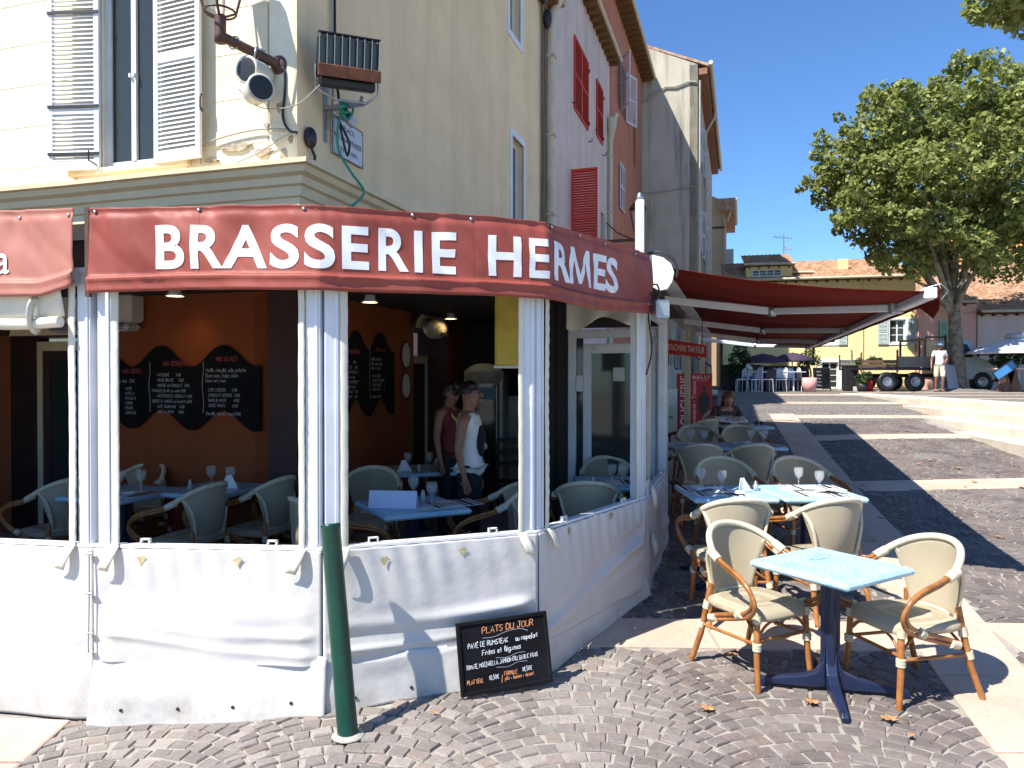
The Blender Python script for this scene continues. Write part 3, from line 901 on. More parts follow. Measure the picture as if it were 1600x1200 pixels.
def sheet_shutter(parent, M, w, z0, z1, mat, name='shutter'):
    """far louvred leaf, slats joined"""
    f = MB(); fw = .05; th = .03
    f.box((0,-th,z0),(fw,0,z1)); f.box((w-fw,-th,z0),(w,0,z1)); f.box((fw,-th+.002,z0),(w-fw,-.002,z0+fw)); f.box((fw,-th+.002,z1-fw),(w-fw,-.002,z1))
    zm = (z0+z1)/2; f.box((fw,-th+.002,zm-fw/2),(w-fw,-.002,zm+fw/2))
    ob = f.build(name, mat, parent, M=M)
    n = int((z1-z0)/.06); s = MB(); s.box((fw,-.004,-.036),(w-fw,.004,.036)); sm = s.mesh('slat', mat)
    for i in range(n):
        z = z0+fw+(i+.5)*(z1-z0-2*fw)/n
        if abs(z-zm) < .04: continue
        inst('slat', sm, ob, T(0, -th/2, z) @ RX(R(-40)))
    return ob

# --- the corner house with the brasserie
b1 = thing('corner_house', 'tall cream corner house with white shutters above the brasserie', 'house', loc=K)
LF = frame((0,0,0), (.955,-.297)); RW = frame((0,0,0), (.297,.955))
H1 = 9.5
w = MB(); wx0, wx1, wz0, wz1 = -2.17, -1.50, 3.86, 5.75
wall_holes(w, -9, 0, 3.2, H1, [(wx0, wx1, wz0, wz1), (-6.2,-5.4,3.86,5.75), (wx0,wx1,7.0,8.5)], .3)
# incised block joints: thin recessed courses are modelled as raised courses
w.build('wall', MT['cream'], b1, M=LF)
z = 3.95; row = 0
while z < 6.0:
    for (a, b) in ((-4.6, wx0-.34), (wx1+.34, -.30)):
        c = MB(); c.box((a, -.004, z+.003), (b, .02, z+.412), bev=.002)
        c.build('render_block', MT['cream'], b1, M=LF)
    z += .418; row += 1
# smooth bands: quoin and window surround
q = MB(); q.box((-.27,-.022,3.66),(0,.02,H1), bev=.006); q.build('quoin', pm('pale_quoin_render', (.80,.73,.54), .85, .12, 3, .3, 30, .006), b1, M=LF)
q = MB()
for (a, b, c_, d) in ((wx0-.32, wx0, wz0-.16, 5.95), (wx1, wx1+.32, wz0-.16, 5.95), (wx0, wx1, 5.75, 5.95), (wx0, wx1, wz0-.16, wz0-.05)):
    q.box((a,-.02,c_),(b,.02,d), bev=.004)
q.build('window_surround', pm('white_surround', (.80,.76,.66), .85, .1, 3, .3, 30, .006), b1, M=LF)
q = MB(); q.box((wx0-.40,-.07,wz0-.06),(wx1+.36,.12,wz0), bev=.008); q.build('sill', MT['cornice'], b1, M=LF)
wd = window(b1, LF, wx0, wx1, wz0, wz1, .03, 2, 1, 'white_metal', 'pane', .055)
hd = MB(); hd.box((wx0/2+wx1/2-.035,-.01,4.72),(wx0/2+wx1/2-.012,.03,4.76), bev=.004); hd.box((wx0/2+wx1/2+.012,-.01,4.72),(wx0/2+wx1/2+.035,.03,4.76), bev=.004)
hd.build('handle', MT['white'], wd)
slats_shutter(b1, LF @ T(wx0, -.04, 0) @ RZ(R(13)) @ Matrix.Diagonal((-1,1,1,1)), .53, wz0-.02, 5.78, MT['white'], mid=(.30,))
slats_shutter(b1, LF @ T(wx1+.0, -.05, 0) @ RZ(R(-4)), .56, wz0-.02, 5.78, MT['white'], mid=(.5,))
h = MB()
for zz in (wz0+.12, wz0+.58, 5.35):
    h.box((-.52,-.012,zz),(.0,-.001,zz+.028)); 
h.build('strap_hinge', MT['dark'], b1, M=LF @ T(wx0, -.04, 0) @ RZ(R(13)) @ T(0,-.036,0))
h = MB(); h.tube([(wx1+.56,-.10,4.42),(wx1+.56,-.12,4.38),(wx1+.56,-.12,4.30),(wx1+.575,-.10,4.26)], .008, 6); h.build('shutter_catch', MT['dark'], b1, M=LF); h = MB()
h.tube([(wx0-.02,-.07,wz0+.02),(wx0-.03,-.16,wz0+.05),(wx0-.03,-.16,wz0+.14)], .008, 6); h.build('shutter_catch', MT['dark'], b1, M=LF)
# beige flank
w = MB(); holes = [(6.45,7.15,4.5,6.0), (6.3,6.95,7.75,9.0)]
wall_holes(w, 0, 9.0, 3.2, H1, holes, .3); w.build('flank_wall', MT['beige_side'], b1, M=RW)
for i, (a, b, c_, d) in enumerate(holes):
    q = MB(); t_ = .11
    q.box((a-t_,-.025,c_-t_),(a,.02,d+t_)); q.box((b,-.025,c_-t_),(b+t_,.02,d+t_)); q.box((a,-.025,d),(b,.02,d+t_)); q.box((a,-.025,c_-t_),(b,.02,c_))
    q.build('window_surround', MT['white'], b1, M=RW)
    window(b1, RW, a, b, c_, d, .12, 1, 1, 'white_metal', 'pane', .06)
q = MB(); q.box((-.02,-.016,3.66),(.28,.01,H1)); q.build('quoin', MT['beige_side'], b1, M=RW)
# roof slab + eaves
q = MB()
kx = RW.to_3x3() @ Vector((9.2,0,0)); lx = LF.to_3x3() @ Vector((-9.2,0,0))
q.prism([(0.1,-.3),( kx.x+.3, kx.y),( kx.x+lx.x, kx.y+lx.y),(lx.x-.1,lx.y-.3)], H1, H1+.14)
q.build('roof', MT['tiles'], b1)
q = MB()
q.box((-9,-.26,H1-.16),(0.26,0.0,H1-.002)); q.build('eaves', MT['eaves'], b1, M=LF)
q = MB(); q.box((0,-.26,H1-.16),(9,0,H1-.002)); q.build('eaves', MT['eaves'], b1, M=RW)
# cornice profile swept round the corner
prof = [(0,3.33),(.07,3.33),(.075,3.41),(.10,3.42),(.115,3.50),(.145,3.515),(.16,3.575),(.205,3.60),(.225,3.65),(.26,3.66),(.265,3.70),(0,3.74)]
def corn(s, o):  # path param to plan position
    if s < 0: p = LF.to_3x3() @ Vector((s, -o, 0))
    else: p = RW.to_3x3() @ Vector((s, -o, 0))
    return p
m_ = MB(); vv = []; stations = [-9,-6,-4.5,-3,-1.5]
def station(kind, s, o):
    if kind == 'L': return LF.to_3x3() @ Vector((s, -o, 0))
    if kind == 'C': return LF.to_3x3() @ Vector((o, -o, 0))
    return RW.to_3x3() @ Vector((s, -o, 0))
sts = [('L', s) for s in (-9,-7,-5,-3.6,-2.4,-1.2)]+[('C',0)]+[('R', s) for s in (1.2,2.4,3.6,5.2,5.21)]
np_ = len(prof)
for i, (k_, s) in enumerate(sts):
    for (o_, z) in prof:
        p = station(k_, s, o_ if i < len(sts)-1 else 0.001); vv.append((p.x, p.y, z+.004*math.sin(s*3)))
fs = [(i*np_+j, (i+1)*np_+j, (i+1)*np_+j+1, i*np_+j+1) for i in range(len(sts)-1) for j in range(np_-1)]
m_.add(vv, fs); m_.build('cornice', MT['cornice'], b1)
# ground floor: orange walls, with the arched doorways
w = MB(); wall_holes(w, -9, -.30, -.3, 3.3, [(-3.42,-2.45,.1,2.24)], .45, 0, rmi=1); w.build('ground_floor_wall', [MT['orange_wall'], MT['orange_dark']], b1, M=LF)
w = MB(); w.box((-.30,-.012,-.3),(0,.3,3.3)); w.build('corner_pier', MT['orange_dark'], b1, M=LF)
w = MB(); wall_holes(w, 0, 9.0, -.3, 3.2, [(2.45,3.55,.1,2.42)], .45, 0, rmi=1); w.build('ground_floor_flank', [MT['orange_wall'], MT['orange_dark']], b1, M=RW)
def arch_door(M, x0, x1, z0, z1, fm):
    d = MB(); dep = .3; fw = .07
    d.box((x0,dep,z0),(x0+fw,dep+.07,z1)); d.box((x1-fw,dep,z0),(x1,dep+.07,z1)); d.box((x0+fw,dep,z1-.1),(x1-fw,dep+.07,z1)); 
    ob = d.build('door', MT[fm], b1, M=M)
    p = MB(); p.box((x0+fw+.1,dep+.02,z0+.2),(x1-fw-.1,dep+.04,z1-.2)); p.build('pane', MT['pane'], ob)
    p = MB()
    p.box((x0+fw,dep+.012,z0),(x0+fw+.1,dep+.05,z1-.1)); p.box((x1-fw-.1,dep+.012,z0),(x1-fw,dep+.05,z1-.1)); p.box((x0+fw+.1,dep+.012,z1-.2),(x1-fw-.1,dep+.05,z1-.1)); p.box((x0+fw+.1,dep+.012,z0),(x1-fw-.1,dep+.05,z0+.2))
    p.build('door_leaf', MT['orange_dark'], ob)
    return ob
arch_door(LF, -3.42, -2.45, .1, 2.2, 'cornice'); arch_door(RW, 2.45, 3.55, .1, 2.1, 'cornice')
def tympan(M, x0, x1, z, mat='cornice'):
    m_ = MB(); n_ = 14; cx = (x0+x1)/2; r_ = (x1-x0)/2
    pts = [(cx-r_*math.cos(math.pi*i/n_), z+r_*.42*math.sin(math.pi*i/n_)) for i in range(n_+1)]
    pt2 = [(cx-(r_+.12)*math.cos(math.pi*i/n_), z+(r_*.42+.12)*math.sin(math.pi*i/n_)) for i in range(n_+1)]
    v = [(x, -.012, zz) for x, zz in pts]; m_.add(v, [tuple(range(n_+1))], 0)
    v = [(x, -.03, zz) for x, zz in pts]+[(x, -.03, zz) for x, zz in pt2]
    m_.add(v, [(i, i+1, n_+2+i, n_+1+i) for i in range(n_)], 1)
    m_.build('door_arch', [MT[mat], MT['orange_dark']], b1, M=M)
tympan(LF, -3.42, -2.45, 2.245); tympan(RW, 2.45, 3.55, 2.425)

# --- generic neighbours, each with its own frame along the street
def row_house(name, label, o, L, z0, H, mat, holes, depth=6, th=.3, xd=(.297,.955), ov=.3, gable_ov=0.0):
    t = thing(name, label, 'house', loc=(o[0], o[1], 0)); M = frame((0,0,0), xd)
    w = MB(); wall_holes(w, 0, L, z0, H, [h for h in holes], th)
    w.box((0,th+.3,z0),(L,depth,H)); w.build('wall', mat, t, M=M)
    r = MB()
    n_ = int(L/.2)
    vv = []; ff = []
    sl = .30
    nx = max(8, int(L/.05))
    rows = int((depth+ov)/.35)
    for j in range(rows+1):
        for rr in (0, 1):
            yy = -ov+(j+rr*.98)*.35
            for i in range(nx+1):
                x = -gable_ov+(L+2*gable_ov)*i/nx
                vv.append((x, yy, H+.10+(yy+ov)*sl+.035*abs(math.sin(math.pi*x/.19))-(.03 if rr else 0)+(.0 if rr else .03)))
    for j in range(2*rows+1):
        for i in range(nx): ff.append((j*(nx+1)+i, j*(nx+1)+i+1, (j+1)*(nx+1)+i+1, (j+1)*(nx+1)+i))
    r.add(vv, ff); ro = r.build('roof', MT['tiles'], t, M=M)
    e = MB(); e.box((-gable_ov,-ov,H+.02),(L+gable_ov,.2,H+.09)); e.build('eaves', MT['eaves'], t, M=M)
    # rafter ends under the eaves
    rf = MB(); rf.box((0,-ov+.03,H-.08),(.07,0.0,H+.018)); rm = rf.mesh('rafter', MT['eaves'])
    k = 0; x = .1
    while x < L-.1 and k < 60: inst('rafter', rm, t, M @ T(x,0,0)); x += .42; k += 1
    g = MB(); g.tube([(-gable_ov,-ov-.05,H+.10),(L+gable_ov,-ov-.05,H+.08)], .06, 8); g.build('gutter', MT['gutter'], t, M=M)
    return t, M

def opt(t_): return Vector((K.x+.297*t_*1.0, K.y+.955*t_*1.0))
# pink house with red shutters, pipe at its start
o2 = opt(9.02)
t2, M2 = row_house('pink_house', 'pink house with closed red shutters and tiled eaves', (o2.x,o2.y), 7.35, -.2, 11.2, MT['pink'],
    [(2.35,4.0,8.15,9.9),(5.15,6.1,8.4,9.95),(5.9,6.5,5.6,6.5)])
q = MB(); q.box((5.85,.1,5.6),(6.55,.12,6.5)); q.build('pane', MT['pane'], t2, M=M2)
for (a, b, c_, d) in ((2.35,4.0,8.15,9.9),(5.15,6.1,8.4,9.95)):
    wdt = (b-a)/2 if b-a > 1.2 else (b-a)
    for i in range(2 if b-a > 1.2 else 1):
        sheet_shutter(t2, M2 @ T(a+i*wdt, -.01, 0), wdt-.01, c_, d, MT['red_shutter'])
    for (xx, zz) in ((a-.12, c_+.1), (b+.1, c_-.25)): h = MB(); h.tube([(xx,0,zz),(xx,-.1,zz),(xx,-.1,zz+.08)], .015, 6); h.build('shutter_catch', MT['dark'], t2, M=M2)
    for zz in (c_+.15, d-.25): h = MB(); h.box((b-.02,-.06,zz),(b+.05,-.01,zz+.08)); h.build('hinge', MT['dark'], t2, M=M2)
sheet_shutter(t2, M2 @ T(2.0,-.03,0) @ RZ(R(-92)), .62, 4.4, 6.62, pm('bright_red_shutter', (.62,.035,.015), .5, .1))
# terracotta house
o3 = opt(16.5)
t3, M3 = row_house('terracotta_house', 'terracotta house with pale shutters and a deep wooden eaves', (o3.x,o3.y), 7.45, -.2, 13.6, MT['brick_red'],
    [(1.9,3.0,10.5,12.2),(4.9,5.6,9.6,11.4),(1.6,2.6,7.3,8.8)], ov=.45)
for (a, b, c_, d) in ((1.9,3.0,10.5,12.2),(4.9,5.6,9.6,11.4),(1.6,2.6,7.3,8.8)):
    window(t3, M3, a, b, c_, d, .15, 1, 1, 'brown_metal', 'pane', .06)
sheet_shutter(t3, M3 @ T(1.9,-.02,0) @ RZ(R(180+32)), .75, 10.5, 12.2, MT['white_metal'])
sheet_shutter(t3, M3 @ T(3.0,-.02,0) @ RZ(R(-20)), .75, 10.5, 12.2, MT['white_metal'])
sheet_shutter(t3, M3 @ T(1.62,-.03,0), .48, 7.3, 8.8, MT['white_metal']); sheet_shutter(t3, M3 @ T(2.11,-.03,0), .48, 7.3, 8.8, MT['white_metal'])
# white attic dormer and red chimney above the pink house
dz = thing('attic_dormer', 'small white attic dormer with red upper wall above the pink house', 'dormer', loc=(opt(15.2).x, opt(15.2).y, 0))
m_ = MB(); m_.box((0,.35,11.0),(1.2,2.2,12.5)); m_.build('wall', MT['white'], dz, M=M2)
m_ = MB(); m_.box((-.05,.25,12.5),(1.25,2.3,12.62)); m_.build('ledge', MT['cornice'], dz, M=M2)
m_ = MB(); m_.box((0,.45,12.62),(1.2,2.2,14.8)); m_.build('upper_wall', MT['salmon'], dz, M=M2)
m_ = MB(); m_.box((-.012,.8,11.3),(0,1.5,12.3)); m_.build('window', MT['pane'], dz, M=M2)
# grey gabled house stepping out into the street
og = opt(23.95)
gM = frame((og.x, og.y, 0), (.955,-.297)); tg = thing('grey_gabled_house', 'tall grey weathered house whose blank gable steps out into the street', 'house', loc=(og.x, og.y, 0))
gL = frame((0,0,0), (.955,-.297)); gs = frame((0,0,0), (.297,.955)); out = 2.15
w = MB(); w.add([(-2,0,-.2),(out,0,-.2),(out,0,14.0),(-2,0,15.9),(-2,.4,15.9),(out,.4,14.0)], [(0,1,2,3),(3,2,5,4)]); w.build('gable_wall', MT['grey_gable'], tg, M=gL)
off = gL.to_3x3() @ Vector((out,0,0)); gs = frame((off.x, off.y, 0), (.297,.955))
w = MB(); hs = [(2.2,3.4,10.6,12.6),(5.6,6.8,10.6,12.6),(2.2,3.4,7.0,9.0),(5.6,6.8,7.0,9.0),(2.2,3.4,3.8,5.6)]
wall_holes(w, 0, 15, -.2, 14.0, hs, .3); w.build('street_wall', MT['grey_gable'], tg, M=gs)
for (a, b, c_, d) in hs:
    window(tg, gs, a, b, c_, d, .12, 1, 1, 'white_metal')
    sheet_shutter(tg, gs @ T(a,-.02,0) @ RZ(R(188)), .6, c_, d, MT['white_metal']); sheet_shutter(tg, gs @ T(b,-.02,0) @ RZ(R(-8)), .6, c_, d, MT['white_metal'])
r = MB(); r.add([(.02,-.45,13.88),(15,-.45,13.88),(15,5,16.23),(.02,5,16.23),(.02,-.45,13.98),(15,-.45,13.98),(15,5,16.33),(.02,5,16.33)], [(3,2,1,0),(4,5,6,7),(0,1,5,4),(0,4,7,3)]); r.build('roof', MT['tiles'], tg, M=gs)
e = MB(); e.box((.06,-.36,13.62),(15,-.01,13.86)); e.build('brick_eaves', pm('eaves_brick', (.26,.12,.07), .8, .3, 20, .4), tg, M=gs)
g = MB(); g.tube([(-.3,-.5,13.9),(15,-.5,13.85)], .09, 8); g.tube([(5,-.5,13.85),(5,-.45,13.5),(5,-.1,12.9),(5,-.1,0)], .05, 8); g.tube([(.12,-.07,13.4),(.12,-.07,1.0)], .05, 8); g.build('gutter', MT['gutter'], tg, M=gs)
# vine-like cable on the gable
g = MB(); g.tube([(.05,-.05,12.75),(.4,-.06,12.9),(.9,-.06,13.25),(1.3,-.06,13.2),(1.8,-.06,13.35),(2.1,-.06,13.3)], .035, 6); g.tube([(0,-.04,9.15),(.8,-.05,9.12),(1.5,-.05,9.2),(2.1,-.05,9.25)], .02, 6); g.build('cable', MT['cable_grey'], tg, M=gL)
# tan house further along
ot = Vector((12.7, 43.6)); tt = thing('tan_house', 'narrow tan house at the end of the row with a drooping eaves', 'house', loc=(ot.x-1.5, ot.y+.5, 0))
w = MB(); w.box((-1,0,0),(1.45,6,12.2)); w.add([(-1,-.001,12.2),(1.45,-.001,12.2),(-1,-.001,13.4)], [(0,1,2)]); w.build('wall', MT['tan'], tt, M=gL)
e = MB(); e.box((1.1,-.3,11.6),(2.0,7,12.3)); e.build('eaves', MT['tiles'], tt, M=gL)
g = MB(); g.tube([(2.05,-.4,12.2),(2.05,7,12.2)], .12, 8); g.tube([(1.9,0.2,12),(1.6,.1,11)], .06, 8); g.build('gutter', MT['gutter'], tt, M=gL)
w = MB(); w.box((1.46,1.5,8.2),(1.95,1.6,9.6)); w.box((1.46,3.5,5.2),(1.95,3.6,7.6)); w.build('shutter', MT['blue_shutter'], tt, M=gL)
w = MB(); w.box((-1,-.05,10.6),(1.45,-.003,10.7)); w.build('cable', MT['dark'], tt, M=gL)

# downpipes and cables between houses
def pipe(name, label, t_, y, z0, z1, r=.06, mat='gutter', hop=True):
    p = opt(t_); o = thing(name, label, 'drainpipe', loc=(p.x, p.y, 0))
    m_ = MB(); P = [(0,-y,z0),(0,-y,z1-.5),(.0,-y-.02,z1-.35),(.05,-y-.18,z1)]
    m_.tube(P, r, 10); m_.build('pipe', MT[mat], o, M=frame((0,0,0),(.297,.955)))
    z = z0+.6
    while z < z1-.5: m_ = MB(); m_.box((-r*1.2,-y-r*1.2,z),(r*1.2,0,z+.04)); m_.build('bracket', MT[mat], o, M=frame((0,0,0),(.297,.955))); z += 1.6
    if hop:
        m_ = MB(); m_.lathe([(r*1.0,z1-.75),(r*1.15,z1-.62),(r*2.3,z1-.3),(r*2.3,z1-.15)], 10, M=T(0,-y-.03,0)); m_.build('hopper', MT[mat], o, M=frame((0,0,0),(.297,.955)))
pipe('drainpipe', 'thick cream drainpipe between the cream house and the pink house', 8.85, .09, 1.3, 9.5, .085, hop=False)
pipe('drainpipe', 'thin cream drainpipe with hopper at the far edge of the pink house', 16.0, .09, 1.3, 9.6, .07)
MT['bundle'] = pm('bundle_cable', (.16,.13,.10), .8)
cb = thing('cable_bundle', 'bundle of grey cables running down beside the thick drainpipe', 'cables', loc=(opt(8.3).x, opt(8.3).y, 0))
m_ = MB()
for i in range(5):
    m_ = MB(); m_.tube(catmull([(i*.07+rnd.uniform(-.02,.02), -.03-rnd.random()*.03, z) for z in (3.0,4.6,6,7.5,8.4,9.3)], 3), .014+.008*(i%2), 5, mi=0); m_.build('cable', MT['bundle'], cb, M=frame((0,0,0),(.297,.955)))
m_ = MB(); m_.ball((.15,-.12,8.9), .13, 8, sq=(1,.7,1.5)); m_.ball((-.1,-.1,9.2), .1, 8, sq=(1.6,.8,1)); m_.build('junction_box', MT['black'], cb, M=frame((0,0,0),(.297,.955)))

# --- things fixed to the corner house
KM = Matrix.Translation(K)
LFw = KM @ LF; RWw = KM @ RW
def onL(x, y, z): return LFw @ Vector((x, y, z))
def onR(x, y, z): return RWw @ Vector((x, y, z))
lamp = thing('wall_lantern', 'brown street lantern on a bracket arm beside the white shutters', 'street lamp', M=LFw @ T(-.17, 0, 4.62))
m_ = MB(); m_.lathe([(.0,0),(.085,0),(.085,.03),(.05,.05),(.0,.05)], 16, M=RX(R(90))); m_.build('wall_plate', MT['brown_metal'], lamp)
arm_d = Vector((-.42,-.42,.40))
m_ = MB(); P = [Vector((0,-.03,0)), Vector((-.32,-.40,.14))]
m_.tube(P, .045, 8); m_.build('arm', MT['brown_metal'], lamp)
m_ = MB(); c_ = P[1]; m_.tube([c_+Vector((0,0,-.06)), c_+Vector((0,0,.17))], [.047,.05], 10); m_.lathe([(.0,-.07),(.05,-.06),(.052,0)],10,M=T(*c_)); m_.build('socket', MT['brown_metal'], lamp)
m_ = MB()
for k in range(4):
    a = k*math.pi/2+.5; d = Vector((math.cos(a), math.sin(a), 0))
    m_.tube([c_+Vector((0,0,.16))+d*.03, c_+d*.13+Vector((0,0,.20)), c_+d*.17+Vector((0,0,.36)), c_+d*.22+Vector((0,0,.75))], .012, 6)
m_.tube([c_+Vector((.13*math.cos(a),.13*math.sin(a),.2)) for a in [2*math.pi*i/16 for i in range(16)]], .01, 5, closed=True)
m_.build('cage', MT['brown_metal'], lamp)
m_ = MB(); m_.lathe([(.05,.22),(.13,.25),(.21,.75)], 4, M=T(*c_) @ RZ(.5), caps=False); m_.build('lamp_glass', MT['sheet'], lamp)
m_ = MB(); m_.lathe([(.0,.75),(.24,.75),(.12,.95),(.0,1.0)], 4, M=T(*c_) @ RZ(.5)); m_.build('cap', MT['brown_metal'], lamp)
m_ = MB()
for t_ in (.42, .78): 
    p = P[0].lerp(P[1], t_); m_.tube([p+Vector((.055*math.cos(a),.01,.055*math.sin(a))) for a in [2*math.pi*i/12 for i in range(12)]], .007, 5, closed=True)
m_.build('clamp', MT['steel'], lamp)
def spk(label, loc, yaw, pitch):
    o = thing('horn_speaker', label, 'loudspeaker', M=LFw @ T(*loc) @ RZ(yaw) @ RX(pitch))
    m_ = MB(); m_.lathe([(.0,-.24),(.09,-.23),(.105,-.18),(.117,.0),(.12,.02),(.105,.022)], 20, M=RX(R(90))); m_.build('shell', MT['speaker'], o)
    m_ = MB(); m_.lathe([(.0,.026),(.06,.030),(.100,.024)], 20, M=RX(R(90))); m_.build('grille', MT['black'], o)
    m_ = MB(); m_.tube([(0,.12,.095),(0,.12,.15)], .012, 6); m_.build('bracket', MT['steel'], o)
spk('round ivory loudspeaker under the lantern arm, its dark grille facing the viewer', (-.30,-.28,4.49), R(-6), R(4))
spk('lower ivory loudspeaker turned sideways towards the corner', (-.16,-.30,4.31), R(52), R(4))
m_ = MB(); m_.tube([(-.30,-.20,4.62),(-.26,-.22,4.7),(-.22,-.15,4.70)], .012, 6); m_.build('speaker_bracket', MT['steel'], lamp, M=T(.17,0,-4.62))
# cement patches where the render has come away near the corner
MT['patch'] = pm('old_cement_patch', (.40,.33,.24), .95, .35, 14, .8, 40, .01)
for (x, z, w_, h_, sd_) in ((-.62,3.93,.34,.10,1),(-.33,3.86,.22,.09,2),(-.12,3.82,.10,.13,3),(-.16,4.24,.07,.12,4),(-.05,3.95,.06,.09,5),(-.9,3.83,.16,.04,6),(-.30,4.10,.06,.05,7)):
    r_ = random.Random(sd_); m_ = MB(); P = [(x+w_*.5*math.cos(a)*r_.uniform(.55,1.15), -.026, z+h_*.5*math.sin(a)*r_.uniform(.5,1.2)) for a in [2*math.pi*i/18 for i in range(18)]]
    m_.add(P+[(p[0],-.0,p[2]) for p in P], [tuple(range(18))]+[(i,18+i,18+(i+1)%18,(i+1)%18) for i in range(18)]); m_.build('render_patch', MT['patch'], b1, M=LF)
# flood light
fl = thing('floodlight', 'black louvred floodlight on a bracket over the street name plate', 'floodlight', M=RWw @ T(.27,-.36,4.56) @ RZ(R(-52)) @ RX(R(12)))
m_ = MB(); m_.box((-.27,0,-.02),(.27,.14,.34), bev=.02); m_.build('housing', MT['black'], fl)
m_ = MB(); m_.box((-.25,-.006,.04),(.25,-.001,.32)); m_.build('glass', pm('lamp_glass_dark', (.10,.12,.16), .12, .3), fl)
m_ = MB(); m_.box((-.003,-.075,0),(.003,-.007,.33)); fm_ = m_.mesh('louvre', MT['black'])
m_ = MB(); m_.box((-.004,-.079,0),(.004,-.0752,.33)); 
for i in range(9): inst('louvre', fm_, fl, T(-.265+i*.0662, 0, 0))
e_ = m_.mesh('louvre_edge', MT['steel'])
for i in range(9): inst('louvre_edge', e_, fl, T(-.265+i*.0662, 0, 0))
m_ = MB(); m_.box((-.275,-.085,.335),(.275,.0,.345)); m_.build('top_plate', MT['black'], fl)
m_ = MB(); m_.box((-.275,-.10,-.03),(.285,-.086,.075), bev=.004); m_.build('rusty_flap', pm('rusty_steel', (.22,.07,.03), .7, .4, 12), fl)
m_ = MB(); m_.box((-.25,-.03,-.10),(.25,.1,-.025), bev=.01); m_.build('gear_box', MT['black'], fl)
m_ = MB(); m_.tube([(-.285,.03,.08),(-.285,.03,-.12),(-.1,.05,-.2),(.18,.05,-.2),(.285,.03,-.12),(.285,.03,.08)], .012, 6); m_.build('yoke', MT['steel'], fl)
br = thing('lamp_bracket', 'galvanised wall bracket under the floodlight wrapped in green tape', 'bracket', M=RWw @ T(.46,0,4.38))
m_ = MB(); m_.box((-.03,-.012,-.32),(.03,0,.22)); m_.build('plate', MT['steel'], br)
m_ = MB(); m_.box((-.02,-.42,-.02),(.02,-.012,.02)); m_.tube([(0,-.38,0),(-.08,-.44,.03)], .015, 6); m_.build('arm', MT['steel'], br)
m_ = MB(); m_.tube([(.05*math.cos(a)+.02,-.2+.02*math.cos(3*a),.05*math.sin(a)) for a in [2*math.pi*i/14 for i in range(14)]], .02, 6, closed=True)
m_.tube(catmull([(-.05,-.22,-.02),(-.12,-.24,-.05),(-.06,-.26,-.02),(.03,-.2,.05),(.1,-.25,0),(.08,-.2,-.1),(.0,-.18,-.08)],4), .014, 6); m_.build('tape', MT['cable_green'], br)
def wire(name, label, pts, r, mat, M=None):
    m_ = MB(); m_.tube(catmull([Vector(p) for p in pts], 5), r, 6)
    o = m_.build(name, MT[mat]); tag(o, label, 'cable')
    if M is not None: o.matrix_local = M
    return o
wire('cable', 'black cable rising from the floodlight up the beige wall', [(.62,-.02,8),(.62,-.02,6.6),(.60,-.03,5.3),(.58,-.05,4.8),(.55,-.1,4.5)], .013, 'black', RWw)
wire('cable', 'grey cable running up the wall parallel to the black one', [(.55,-.02,8),(.55,-.02,6.6),(.55,-.03,5.4),(.53,-.05,4.6),(.52,-.03,4.2)], .011, 'cable_grey', RWw)
wire('cable', 'green cable dropping from the bracket over the cornice', [(.45,-.20,4.36),(.5,-.12,4.2),(.55,-.10,4.0),(.6,-.2,3.8),(.62,-.33,3.6),(.35,-.33,3.4),(.05,-.3,3.3)], .012, 'cable_green', RWw)
wire('cable', 'black looped cables hanging behind the street plate', [(.5,-.2,4.4),(.56,-.1,4.3),(.62,-.12,4.2),(.68,-.14,4.1),(.66,-.13,3.98),(.6,-.12,4.1),(.55,-.1,4.3)], .012, 'black', RWw)
wire('cable', 'dark cable coming down the sunlit corner from the lantern', [(-.15,-.03,4.62),(-.10,-.035,4.55),(-.10,-.035,4.35),(-.12,-.035,4.15),(-.05,-.05,4.02),(.05,-.07,3.98)], .012, 'black', LFw)
wire('cable', 'thin pale cable sagging from the shutters to the corner', [(-1.0,-.04,3.80),(-.98,-.04,3.95),(-.8,-.04,4.02),(-.4,-.04,4.06),(-.1,-.05,4.03),(.02,-.05,3.98)], .009, 'cable_grey', LFw)
wire('cable', 'grey cable crossing the corner just above the cornice', [(-.7,-.05,3.75),(-.35,-.05,3.85),(-.1,-.06,3.96),(.03,-.06,3.98)], .008, 'cable_grey', LFw)
wire('cable', 'thin wire slung between the loudspeakers and the bracket', [(-.42,-.25,4.35),(-.3,-.2,4.22),(-.1,-.2,4.16),(.12,-.15,4.2),(.3,-.1,4.36)], .005, 'cable_grey', LFw)
cam1 = thing('security_camera', 'small grey camera box angled beside the street name plate', 'camera', M=RWw @ T(.58,-.16,4.34) @ RZ(R(-30)) @ RY(R(35)))
m_ = MB(); m_.box((-.12,-.035,-.045),(.12,.035,.045), bev=.008); m_.build('housing', MT['grey_plastic'], cam1)
m_ = MB(); m_.box((-.07,-.039,-.03),(.03,-.034,.03)); m_.build('window', MT['black'], cam1)
m_ = MB(); m_.tube([(0,.03,0),(0,.16,.02)], .012, 6); m_.build('mount', MT['steel'], cam1)
jb = thing('junction_box', 'black round junction box on the corner above the cornice', 'junction box', M=RWw @ T(.14,-.05,4.0))
m_ = MB(); m_.ball((0,0,0), .075, 12, sq=(1,.7,1.3)); m_.tube([(0,0,-.07),(.06,-.01,-.16),(.05,0,-.22)], .014, 6); m_.build('cover', MT['black'], jb)
